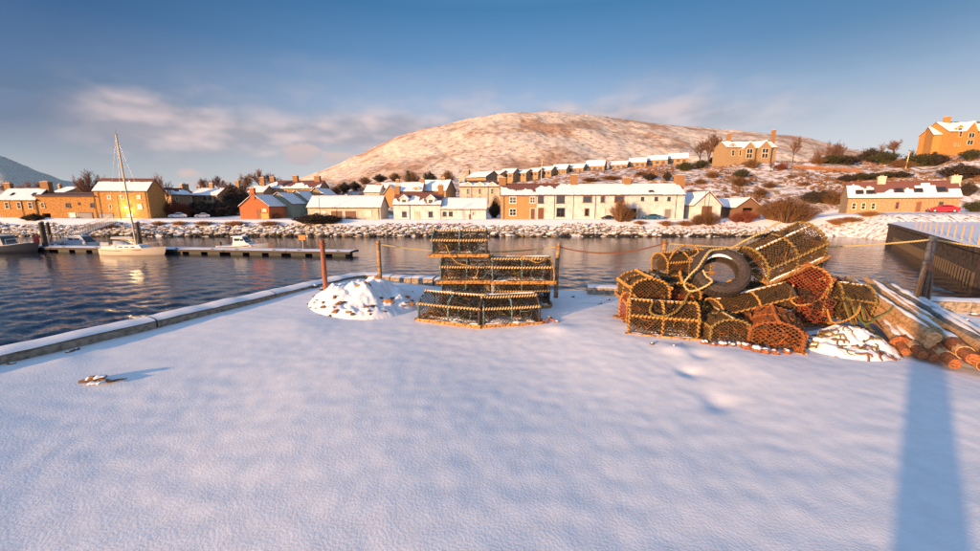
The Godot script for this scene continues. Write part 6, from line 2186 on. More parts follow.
func build_creels() -> void:
	M.snow_clean = texm(ntex(401, 0.02, [lin(0.84, 0.84, 0.85), lin(0.89, 0.89, 0.90)], [0.3, 0.7], 256), 2.0, 0.6)
	M.rope_yellow = mott(402, 0.40, 0.215, 0.05, 0.6, 0.06, 6.0, 0.85)
	M.rope_cream = mott(416, 0.58, 0.38, 0.16, 0.45, 0.06, 6.0, 0.85)
	M.rope_olive = mott(403, 0.25, 0.16, 0.04, 0.5, 0.06, 6.0, 0.85)
	M.rope_orange = mott(404, 0.46, 0.13, 0.025, 0.35, 0.06, 6.0, 0.85)
	M.rope_green = mott(405, 0.12, 0.14, 0.045, 0.35, 0.06, 6.0, 0.85)
	M.teal = texm(ntex(406, 0.04, [lin(0.02, 0.05, 0.06), lin(0.08, 0.18, 0.20), lin(0.28, 0.36, 0.36)], [0.3, 0.5, 0.72], 256, 4), 5.0, 0.7)
	M.net_dark = mott(407, 0.038, 0.028, 0.018, 0.4, 0.06, 6.0, 0.9)
	M.net_olive = mott(408, 0.11, 0.062, 0.022, 0.4, 0.06, 6.0, 0.9)
	M.net_orange = mott(409, 0.25, 0.08, 0.02, 0.4, 0.06, 6.0, 0.9)
	M.net_red = mott(410, 0.30, 0.06, 0.02, 0.4, 0.06, 6.0, 0.9)
	M.slat_orange = texm(ntex(411, 0.03, [lin(0.14, 0.06, 0.02), lin(0.42, 0.20, 0.05), lin(0.56, 0.31, 0.10)], [0.25, 0.5, 0.8], 256, 5), 3.0, 0.8)
	M.weed = mott(413, 0.20, 0.08, 0.03, 0.5, 0.06, 6.0, 0.9)
	M.rust = texm(ntex(414, 0.04, [lin(0.10, 0.03, 0.012), lin(0.30, 0.095, 0.03), lin(0.42, 0.16, 0.05)], [0.25, 0.5, 0.8], 256, 5), 4.0, 0.9)
	M.float_orange = mott(415, 0.58, 0.12, 0.02, 0.2, 0.06, 4.0, 0.6)
	var fill_a := [["shade_net", 20, 0.22, 0.007, M.net_dark], ["coiled_line", 10, 0.14, 0.006, M.rope_olive], ["dead_weed", 7, 0.10, 0.007, M.weed], ["blue_line", 3, 0.16, 0.005, M.teal]]
	var fill_b := [["coiled_line", 22, 0.22, 0.007, M.weed], ["orange_line", 8, 0.18, 0.006, M.rope_orange], ["shade_net", 46, 0.3, 0.009, M.net_dark]]
	var base := {seed = 1, L = 0.82, W = 0.48, H = 0.37, slat = M.slat_orange, hoop = M.teal, rope = M.rope_cream, net = M.net_dark, wound_hoops = false, bars = [0.22, 0.5, 0.78], cord = 0.0105, pitch = 0.038, mesh_size = 0.046, twine = 0.0032, fill = fill_a, snow = 0.8}
	protos.c_teal = creel_proto(base)
	protos.c_teal2 = creel_proto(base.merged({seed = 2, fill = fill_a + [["green_line", 6, 0.2, 0.006, M.rope_green]], snow = 1.0, bars = [0.22, 0.40, 0.62, 0.78]}, true))
	protos.c_low = creel_proto(base.merged({seed = 11, slat = M.slat_orange, snow = 1.1}, true))
	protos.c_low2 = creel_proto(base.merged({seed = 12, slat = M.slat_orange, snow = 1.3, fill = fill_a + [["green_line", 6, 0.2, 0.006, M.rope_green]], bars = [0.22, 0.42, 0.62, 0.78]}, true))
	protos.c_yel = creel_proto(base.merged({seed = 3, hoop = M.rope_yellow, rope = M.rope_yellow, net = M.net_olive, wound_hoops = true, slat = M.slat_orange, cord = 0.0125, pitch = 0.046, H = 0.40, fill = fill_b, twine = 0.0044, mesh_size = 0.042, snow = 0.9}, true))
	protos.c_olive = creel_proto(base.merged({seed = 4, hoop = M.rope_olive, rope = M.rope_olive, net = M.net_olive, wound_hoops = true, slat = M.slat_orange, cord = 0.009, pitch = 0.05, H = 0.40, fill = fill_b, twine = 0.0044, mesh_size = 0.040, snow = 0.9}, true))
	protos.c_yel2 = creel_proto(base.merged({seed = 8, hoop = M.rope_yellow, rope = M.rope_yellow, net = M.net_olive, wound_hoops = false, slat = M.slat_orange, cord = 0.009, pitch = 0.06, H = 0.40, fill = fill_b, twine = 0.0048, mesh_size = 0.034, snow = 0.9}, true))
	protos.c_orange = creel_proto(base.merged({seed = 5, hoop = M.net_orange, rope = M.net_orange, net = M.net_orange, wound_hoops = true, slat = M.slat_orange, H = 0.42, fill = [["orange_line", 14, 0.24, 0.007, M.rope_orange], ["dead_weed", 8, 0.2, 0.008, M.weed], ["shade_net", 34, 0.28, 0.009, M.net_dark]], twine = 0.0046, mesh_size = 0.05, snow = 0.0}, true))
	protos.c_red = creel_proto(base.merged({seed = 6, hoop = M.slat_orange, rope = M.net_red, net = M.net_red, wound_hoops = true, slat = M.slat_orange, H = 0.42, fill = [["orange_line", 16, 0.26, 0.008, M.rope_orange], ["red_net", 8, 0.24, 0.007, M.net_red], ["shade_net", 34, 0.3, 0.009, M.net_dark]], twine = 0.0044, mesh_size = 0.04, snow = 0.0}, true))
	var G := "creels stacked by the chain fence"
	stand_creel("c_low", "teal-hooped creel on the snow at the front of the stack, next to the snowy rubble", G, [417.5, 321.5], [480.0, 328.5], 0.0)
	stand_creel("c_low2", "teal-hooped creel on the snow at the front of the stack, with snow inside", G, [483.0, 328.0], [540.5, 324.8], 0.0)
	var rowd := 5.62
	stand_creel("c_low2", "lowest creel at the back of the stack, hidden under the creel pair", G, [441.0, 300], [491.0, 300], 0.02, 0.82, 0.48, rowd)
	stand_creel("c_low", "lowest creel at the back of the stack, dark side showing by the grey post", G, [494.0, 300], [550.0, 300], 0.02, 0.82, 0.48, rowd)
	stand_creel("c_teal", "creel in the middle of the stack with orange base boards under the topmost creel", G, [440.0, 286], [494.0, 286], 0.405, 0.82, 0.48, 5.50)
	stand_creel("c_teal2", "creel in the second tier beside the grey post, snow lump and weed inside", G, [491.5, 286], [552.5, 286], 0.405, 0.82, 0.48, 5.46)
	stand_creel("c_teal", "topmost creel of the stack, standing clear against the water", G, [431.5, 260], [487.5, 260], 0.79, 0.82, 0.48, 5.48)
	var P := func(a: Array) -> Array:
		var out := []
		for q in a: out.append(at(q[0], q[1], q[2]))
		return out
	var RG := "lines trailing over the creel stack"
	rope("trailing_line", "yellow line knotted over the second-tier creel beside the grey post", P.call([[520, 256, 5.3], [528, 259, 5.2], [538, 262.5, 5.2], [545, 259, 5.3], [550, 258, 5.45], [553, 266, 5.4], [554.5, 276, 5.4], [553, 285, 5.35]]), 0.009, M.rope_yellow, RG)
	rope("trailing_line", "yellow line hanging from the topmost creel down over the middle one", P.call([[446, 245, 5.42], [451, 256, 5.38], [458, 263, 5.34], [470, 266, 5.32], [478, 270, 5.36], [474, 280, 5.38]]), 0.008, M.rope_yellow, RG)
	rope("trailing_line", "green line looped over the front creels of the stack", P.call([[456, 297, 5.1], [462, 303, 4.95], [470, 309, 4.86], [480, 309, 4.84], [490, 304, 4.9], [497, 298, 5.05]]), 0.008, M.rope_green, RG)
	rope("trailing_line", "orange line spilling onto the snow beside the front creels", P.call([[538, 316, 4.95], [544, 321, 4.88], [551, 324, 4.84], [556, 322, 4.88], [549, 319, 4.95], [546, 324, 4.82]]), 0.009, M.rope_orange, RG)
	build_heap()

func tilt(px: float, py: float, d: float, yaw: float, pitch: float, roll: float, k := Vector3.ONE) -> Transform3D:
	var b := Basis(Vector3.UP, deg_to_rad(yaw)) * Basis(Vector3.RIGHT, deg_to_rad(pitch)) * Basis(Vector3.BACK, deg_to_rad(roll))
	return Transform3D(b.scaled_local(k), at(px, py, d))

func build_heap() -> void:
	var G := "creels thrown on the big heap"
	# bottom tier, on the snow
	stand_creel("c_yel", "yellow-roped creel lying broadside at the front of the heap, rope over it", G, [627.0, 336.0], [698.5, 342.5], 0.0, 0.82, 0.46)
	place_creel("c_red", "red-netted creel behind the broadside one, end towards the water stack", G, Transform3D(Basis(Vector3.UP, deg_to_rad(12)), at(656, 310, 4.98) * Vector3(1, 0, 1) + Vector3(0, 0.0, 0)))
	place_creel("c_olive", "small dark creel with snow at its mouth, end on beside the broadside creel", G, Transform3D(Basis(Vector3.UP, deg_to_rad(82)).scaled_local(Vector3(0.7, 0.78, 0.95)), at(719, 340, 4.36) * Vector3(1, 0, 1)))
	place_creel("c_orange", "orange-netted creel slumped at the front of the heap with snowy floats before it", G, Transform3D(Basis(Vector3.UP, deg_to_rad(62)) * Basis(Vector3.BACK, deg_to_rad(5)).scaled(Vector3(0.62, 0.80, 1.05)), at(771, 340, 4.16) * Vector3(1, 0, 1) + Vector3(0, 0.02, 0)))
	place_creel("c_olive", "olive creel at the bottom of the heap under the tyre", G, Transform3D(Basis(Vector3.UP, deg_to_rad(-8)), at(712, 300, 5.15) * Vector3(1, 0, 1)))
	place_creel("c_red", "red-netted creel at the bottom of the heap behind the orange one", G, Transform3D(Basis(Vector3.UP, deg_to_rad(6)), at(790, 300, 5.05) * Vector3(1, 0, 1)))
	place_creel("c_olive", "olive creel at the far bottom of the heap near the water", G, Transform3D(Basis(Vector3.UP, deg_to_rad(4)), at(680, 290, 5.75) * Vector3(1, 0, 1)))
	place_creel("c_yel", "yellow-roped creel at the far bottom of the heap behind the rest", G, Transform3D(Basis(Vector3.UP, deg_to_rad(-6)), at(760, 290, 5.72) * Vector3(1, 0, 1)))
	# second tier
	place_creel("c_yel", "yellow-roped creel with open arched end, on top of the red-netted one", G, tilt(641.5, 300.5, 5.15, 84.0, 0.0, -2.0, Vector3(0.9, 0.92, 1.06)))
	place_creel("c_yel", "yellow-roped creel end on between the open arch and the tyre", G, tilt(678.5, 299.0, 5.30, 68.0, 0.0, 4.0, Vector3(0.95, 0.85, 1.0)))
	place_creel("c_yel2", "olive creel lying aslant across the middle of the heap below the tyre", G, tilt(748.0, 314.0, 4.66, 9.0, 10.0, 12.0, Vector3(1.15, 0.80, 0.8)))
	place_creel("c_olive", "dark olive creel at the log end of the heap with a loop of rope", G, tilt(826.0, 311.0, 4.85, -16.0, 6.0, -6.0, Vector3(0.85, 1.0, 1.0)))
	# top
	place_creel("c_yel", "yellow-roped creel at the back of the heap against the wooden post", G, tilt(680.0, 273.5, 5.72, 6.0, 0.0, 4.0, Vector3(0.82, 0.85, 1.0)))
	place_creel("c_olive", "big olive creel on top of the heap, tipped up towards the sky", G, tilt(779.0, 262.0, 4.95, 16.0, 22.0, 25.0, Vector3(0.98, 0.98, 1.05)))
	place_creel("c_red", "red-netted creel with arched end under the tipped olive creel", G, tilt(795.0, 290.0, 5.0, 62.0, 4.0, 2.0, Vector3(0.85, 0.95, 1.15)))
	for q in [[738, 300, 4.75, 0.17, "brown tangle of old netting stuffed between the tyre and the slanting creel", M.net_olive, 1], [806, 304, 4.55, 0.20, "red-brown tangle of netting hanging below the red-netted creel", M.net_red, 2], [842, 306, 4.65, 0.17, "olive tangle of netting at the log end of the heap", M.net_olive, 3], [664, 287, 5.25, 0.13, "dark tangle of netting beside the open arched creel", M.net_dark, 4], [704, 318, 4.75, 0.14, "dark tangle of netting behind the broadside creel", M.net_dark, 5], [812, 258, 5.2, 0.13, "orange tangle of netting behind the tipped olive creel", M.net_orange, 6], [836, 286, 4.95, 0.12, "orange and brown tangle of netting above the log end creel", M.weed, 7]]:
		net_bundle(q)
	tyre_on_heap()
	heap_ropes()
	heap_bits()
	timbers()

func net_bundle(q: Array) -> void:
	var r := RandomNumberGenerator.new()
	r.seed = q[6] * 13 + 1
	var o := thing("net_bundle", q[4], "netting", at(q[0], q[1], q[2]))
	var k: float = q[3]
	for mat in [q[5], M.net_dark]:
		var m := MB.new()
		for i in 100:
			var c := Vector3(r.randf_range(-1, 1), r.randf_range(-0.8, 0.8), r.randf_range(-1, 1)) * k
			if c.length() > k: c = c.normalized() * k
			var x := Vector3(r.randf_range(-1, 1), r.randf_range(-1, 1), r.randf_range(-1, 1)).normalized()
			var y := x.cross(Vector3(r.randf_range(-1, 1), 1, 0.3)).normalized()
			var pts := []
			for j in 8:
				var a := j * 0.7 + r.randf_range(-0.1, 0.1)
				pts.append(c + (x * cos(a) + y * sin(a)) * k * r.randf_range(0.28, 0.42) - Vector3(0, 0.02 * j * k, 0))
			m.tube(pts, r.randf_range(0.0024, 0.0046), 4)
		put("twine", m, mat, o).set_meta("kind", "stuff")

func tyre_on_heap() -> void:
	var c := at(719.5, 272.0, 4.62)
	var o := thing("old_tyre", "worn black car tyre with snow in its rim, leaning on the creel heap", "tyre", c)
	var ax := Vector3(-0.20, 0.64, 0.74).normalized()
	var s := ax.cross(Vector3.UP).normalized()
	o.transform.basis = Basis(s, ax, s.cross(ax))
	var R := 0.312
	var t := MB.new()
	t.lathe([Vector2(0.182, -0.07), Vector2(0.20, -0.085), Vector2(0.25, -0.098), Vector2(0.293, -0.09), Vector2(R, -0.065), Vector2(R, 0.065), Vector2(0.293, 0.09), Vector2(0.25, 0.098), Vector2(0.20, 0.085), Vector2(0.182, 0.07), Vector2(0.19, 0.05), Vector2(0.26, 0.06), Vector2(0.27, 0.0), Vector2(0.26, -0.06), Vector2(0.19, -0.05), Vector2(0.182, -0.07)], Vector3.ZERO, Basis(), 40)
	put("casing", t, M.tyre_rubber, o)
	for k in 44:
		var a := TAU * k / 44.0
		var b := Basis(Vector3.UP, -a)
		var m := MB.new()
		m.box(b * Vector3(R + 0.002, 0, 0), Vector3(0.012, 0.12, 0.030), b)
		put("tread_block", m, M.tyre_rubber, o)
	# snow caught in the lower rim and on the upper shoulder
	var sn := MB.new()
	var inv := o.transform.affine_inverse()
	var rows := []
	for k in 25:
		var a := lerpf(0.55, 2.5, k / 24.0)
		var row := PackedVector3Array()
		var w := sin(PI * k / 24.0)
		for j in 5:
			var rr := 0.187 + 0.04 * w * (j / 4.0 - 0.3)
			row.append(Vector3(cos(a) * rr, 0.07 + 0.02 * w * sin(PI * j / 4.0), sin(a) * rr))
		rows.append(row)
	rows.reverse()
	sn.sheet(rows)
	put("snow", sn, M.snow_clean, o)

func heap_ropes() -> void:
	var G := "ropes draped over the creel heap"
	var P := func(a: Array) -> Array:
		var out := []
		for q in a: out.append(at(q[0], q[1], q[2]))
		return out
	rope("draped_rope", "pale yellow rope looped over the tyre and down its side", P.call([[742, 255, 4.72], [728, 249.5, 4.72], [712, 250, 4.68], [704, 258, 4.55], [698, 267, 4.48], [690, 275, 4.5], [684, 284, 4.55], [690, 291, 4.5], [702, 288, 4.4], [712, 281, 4.34], [706, 276, 4.34], [703, 270, 4.36]]), 0.012, M.rope_pale, G)
	rope("draped_rope", "pale yellow rope running from the tyre to the tipped creel", P.call([[728, 250, 4.72], [740, 243, 4.78], [752, 237, 4.75], [764, 231, 4.78], [772, 226, 4.8], [780, 222.5, 4.85]]), 0.011, M.rope_pale, G)
	rope("draped_rope", "olive rope hanging across the broadside creel", P.call([[654, 300, 4.6], [650, 312, 4.3], [662, 316, 4.22], [675, 312, 4.25], [684, 302, 4.4], [688, 294, 4.5], [694, 290, 4.5]]), 0.011, M.rope_olive, G)
	rope("draped_rope", "yellow rope looping below the red-netted creel towards the logs", P.call([[793, 285, 4.6], [790, 298, 4.5], [797, 305, 4.4], [812, 303, 4.4], [822, 297, 4.42], [828, 288, 4.5], [824, 305, 4.4], [823, 316, 4.38], [826, 308, 4.4], [832, 322, 4.3], [846, 320, 4.3], [856, 314, 4.3], [860, 306, 4.4]]), 0.012, M.rope_yellow, G)
	rope("draped_rope", "yellow rope standing in a loop at the back by the wooden post", P.call([[668, 262, 5.5], [674, 252, 5.5], [684, 245, 5.45], [694, 246, 5.4], [698, 253, 5.35], [690, 258, 5.3], [700, 262, 5.1], [706, 256, 4.9]]), 0.012, M.rope_yellow, G)
	rope("draped_rope", "green line straggling down among the log ends", P.call([[846, 296, 4.6], [852, 306, 4.5], [858, 318, 4.35], [866, 324, 4.2], [876, 318, 4.3], [888, 312, 4.3], [893, 306, 4.4]]), 0.009, M.rope_green, G)
	rope("draped_rope", "orange line coiled round the foot of the orange creel", P.call([[744, 345, 4.0], [750, 350, 3.9], [764, 353, 3.85], [780, 354, 3.84], [798, 352, 3.88], [806, 346, 3.95]]), 0.010, M.rope_orange, G)
	for k in 9:
		var x := 846.0 + k * 2.6
		rope("tangled_line", "frayed olive line hanging in the bundle beside the log ends", P.call([[x - 6, 290 + k * 1.5, 4.7], [x - 2, 304 + (k % 3) * 3, 4.5], [x + 3, 318 + (k % 4) * 2, 4.35], [x + 8 + (k % 3) * 4, 330 + (k % 2) * 4, 4.2]]), 0.008, [M.rope_olive, M.rope_green, M.weed][k % 3], "lines tangled at the log ends")

func heap_bits() -> void:
	# orange float and rag on the far side of the top creel
	var f := thing("net_float", "orange fishing float lying on the red-netted creel", "float", at(817, 244, 5.15))
	var m := MB.new()
	m.lathe([Vector2(0, -0.09), Vector2(0.06, -0.075), Vector2(0.085, -0.02), Vector2(0.085, 0.03), Vector2(0.055, 0.08), Vector2(0.02, 0.095), Vector2(0, 0.1)], Vector3.ZERO, Basis(Vector3.BACK, 1.2), 14)
	put("ball", m, M.float_orange, f)
	var e := MB.new()
	e.tube([Vector3(-0.09, 0.03, 0), Vector3(-0.13, 0.045, 0.01), Vector3(-0.15, 0.03, 0.0)], 0.016, 6)
	put("eyelet", e, M.slat_orange, f)
	# row of snowy stones / floats before the orange creel
	var R := RandomNumberGenerator.new()
	R.seed = 91
	for q in [[746, 351, 0.055], [756, 354, 0.05], [765, 355.5, 0.045], [775, 356, 0.04], [786, 355, 0.04], [797, 352, 0.045], [704, 346, 0.04], [713, 348, 0.04], [722, 348.5, 0.045], [731, 348.5, 0.04], [738, 347.5, 0.035]]:
		var p := on(q[0], q[1], 0.0)
		var t := thing("cork_float", "brown snow-dusted float on the headline before the creel heap", "float", p + Vector3(0, q[2] * 0.7, 0), R.randf() * TAU, "floats along the foot of the heap")
		var b := MB.new()
		b.lathe([Vector2(0, -1.0), Vector2(0.62, -0.85), Vector2(0.9, -0.4), Vector2(0.9, 0.4), Vector2(0.62, 0.85), Vector2(0, 1.0)], Vector3.ZERO, Basis(Vector3.BACK, PI / 2).scaled(Vector3.ONE * q[2]), 10)
		put("cork", b, M.rust, t)
		var s := MB.new()
		lump(s, line(Vector3(-q[2] * 0.9, q[2] * 0.72, 0), Vector3(q[2] * 0.9, q[2] * 0.72, 0), 8), q[2] * 0.75, q[2] * 0.5, R.randf() * 7.0)
		put("snow_cap", s, M.snow_clean, t)
	snow_mound("net_heap", "low heap of old netting under snow, rope ends poking out, beside the logs", [[797, 360], [892, 356]], 4.12, 0.72, 0.46, 0.23, 47, true)
	snow_mound("rubble_heap", "low heap of earth and rubble under snow beside the creel stack", [[314, 322], [424, 318]], 5.75, 1.1, 0.85, 0.36, 61, false)

func snow_mound(called: String, label: String, px: Array, d: float, rx: float, rz: float, h: float, sd: int, ropey: bool) -> void:
	var a := at(px[0][0], 320, d)
	var b := at(px[1][0], 320, d)
	var c := (a + b) * 0.5
	c.y = 0.0
	rx = a.distance_to(b) * 0.5
	var o := thing(called, label, "heap", c)
	var R := RandomNumberGenerator.new()
	R.seed = sd
	var H := func(x: float, z: float) -> float:
		var q := pow(absf(x) / rx, 2.0) + pow(absf(z) / rz, 2.0)
		var e := maxf(0.0, 1.0 - q)
		return h * pow(e, 0.75) * (0.85 + 0.55 * noise(x * 1.6 + sd, z * 1.6)) + (0.032 * noise(x * 4.0 + sd, z * 4.0) + 0.010 * noise(x * 12.0, z * 12.0 + sd)) * minf(1.0, e * 4.0) - 0.03
	var rows := []
	for j in 61:
		var row := PackedVector3Array()
		var z: float = lerpf(rz, -rz, j / 60.0) * 1.05
		for i in 91:
			var x: float = lerpf(-rx, rx, i / 90.0) * 1.05
			row.append(Vector3(x, H.call(x, z) + ground_y(c.x + x, c.z + z), z))
		rows.append(row)
	rows.reverse()
	var m := MB.new()
	m.sheet(rows)
	put("snow_cover", m, M.snow_clean, o)
	if ropey:
		for k in 75:
			var x := R.randf_range(-0.93, 0.93) * rx
			var z := R.randf_range(-0.3, 0.95) * rz
			var an := R.randf() * TAU
			var l := R.randf_range(0.04, 0.15)
			var pts := []
			for j in 6:
				var t := j / 5.0 - 0.5
				var xx := x + cos(an) * l * t + 0.02 * sin(t * 7.0)
				var zz := z + sin(an) * l * t
				pts.append(Vector3(xx, H.call(xx, zz) + ground_y(c.x + xx, c.z + zz) + 0.012 - 0.03 * absf(t), zz))
			var rp := MB.new()
			rp.tube(pts, R.randf_range(0.006, 0.013), 5)
			put("rope_end", rp, [M.rope_olive, M.weed, M.clod, M.rope_green, M.clod][k % 5], o)
	else:
		for k in 40:
			var an := R.randf() * TAU
			var rad := sqrt(R.randf()) * 0.95
			if k < 12: rad = R.randf_range(0.86, 1.0)
			var x := cos(an) * rad * rx
			var z := absf(sin(an)) * rad * rz if k % 5 else sin(an) * rad * rz
			var s := R.randf_range(0.03, 0.075)
			if k in [14, 17, 21]: s = 0.10
			var st := rock_mesh(int(R.randi() % 3))
			var q := put("stone", st, [M.clod, M.clod, M.clod_orange][k % 3], o)
			q.transform = Transform3D(Basis.from_euler(Vector3(R.randf(), R.randf() * TAU, R.randf())).scaled(Vector3(s * R.randf_range(1.0, 2.6), s * R.randf_range(0.7, 1.3), s * R.randf_range(0.8, 1.6))), Vector3(x, H.call(x, z) + ground_y(c.x + x, c.z + z) - s * 0.10, z))

var rocks_cache := {}
func rock_mesh(k: int) -> ArrayMesh:
	if not rocks_cache.has(k): rocks_cache[k] = rock_shape(60 + k, 0.8)[0]
	return rocks_cache[k]

func timbers() -> void:
	var list := [
		# upper end px, py, depth; lower end px, py, height; radius; material; label
		[[858, 288, 5.5], [946, 357, 0.07], 0.062, "w", true, "thick sunlit log second from the net heap with rusty socket"],
		[[872, 284, 5.8], [965, 353, 0.14], 0.066, "w", true, "thick sunlit log lying highest on the pile with rusty socket"],
		[[864, 302, 5.1], [899, 343, 0.08], 0.050, "w", false, "short log next to the net heap with rusty flanged foot"],
		[[884, 283, 6.1], [992, 350, 0.16], 0.058, "g", false, "long log with a full ridge of snow along its back"],
		[[900, 290, 6.3], [1000, 347, 0.10], 0.056, "g", false, "grey log at the water side of the pile"],
		[[868, 297, 5.3], [928, 352, 0.06], 0.052, "g", true, "dark log wedged low between the thick sunlit logs"],
		[[866, 279, 6.0], [940, 326, 0.22], 0.045, "w", false, "thin pale log end poking up from the top of the pile"],
		[[846, 283, 5.6], [930, 345, 0.14], 0.046, "w", false, "thin log with snow lying along it above the net heap"],
		[[848, 279, 5.7], [934, 338, 0.22], 0.058, "w", false, "sunlit log resting its end on the creel beside the rope bundle"],
		[[888, 291, 5.9], [1004, 360, 0.14], 0.06, "w", true, "sunlit log with rusty socket between the snow-ridged and the grey log"],
		[[856, 296, 5.3], [916, 349, 0.07], 0.055, "w", true, "low sunlit log with rusty socket beside the flanged foot"],
		[[880, 300, 5.4], [985, 366, 0.06], 0.058, "w", true, "log with orange rusty socket nearest the open snow"]]
	var R := RandomNumberGenerator.new()
	R.seed = 17
	for q in list:
		var a := at(q[0][0], q[0][1], q[0][2])
		var b := on(q[1][0], q[1][1], q[1][2])
		var o := thing("timber_post", q[5], "log", b, 0.0, "logs piled beside the creel heap")
		var v := a - b
		var n := 12
		var pts := []
		var rr := []
		var bow := Vector3(R.randf_range(-0.02, 0.02), R.randf_range(-0.02, 0.01), 0.0)
		for k in n + 1:
			var t := k / float(n)
			pts.append(v * t + bow * sin(PI * t))
			rr.append(q[2] * 1.04 * (1.0 - 0.14 * t + R.randf_range(-0.02, 0.02)))
		var m := MB.new()
		m.tube(pts, rr, 12)
		put("log", m, M.log_wood if q[3] == "w" else M.wood_grey, o)
		var d := v.normalized()
		var s := d.cross(Vector3.UP).normalized()
		var up := s.cross(d)
		var sn := MB.new()
		var sp := []
		for k in 31:
			var t := lerpf(0.06, 0.92, k / 30.0)
			sp.append(v * t + bow * sin(PI * t) + up * (q[2] * (1.0 - 0.1 * t)) + s * q[2] * 0.2)
		lump(sn, sp, q[2] * (0.75 if q[3] == "g" else 0.5), q[2] * (0.5 if q[3] == "g" else 0.28), R.randf() * 20.0)
		put("snow", sn, M.snow_clean, o)
		if q[4]:
			var sk := MB.new()
			sk.tube([-d * 0.14, -d * 0.02, d * 0.22], [q[2] * 0.8, q[2] * 0.9, q[2] * 1.24], 10)
			put("rusty_socket", sk, M.rust, o)
	# the flanged foot of the short log
	var b2 := on(899, 343, 0.08)
	var a2 := at(864, 302, 5.1)
	var d2 := (a2 - b2).normalized()
	var o2 := thing("iron_foot", "rusty iron post foot with round flange lying before the logs", "ironwork", b2)
	var fl := MB.new()
	var s2 := d2.cross(Vector3.UP).normalized()
	fl.lathe([Vector2(0, -0.012), Vector2(0.085, -0.012), Vector2(0.085, 0.012), Vector2(0, 0.012)], -d2 * 0.02, Basis(s2, d2, s2.cross(d2)), 16)
	put("flange", fl, M.rust, o2)
	var sb := MB.new()
	sb.tube([-d2 * 0.02, -d2 * 0.2 + Vector3(0, -0.01, 0)], 0.04, 10)
	put("stub", sb, M.rust, o2)

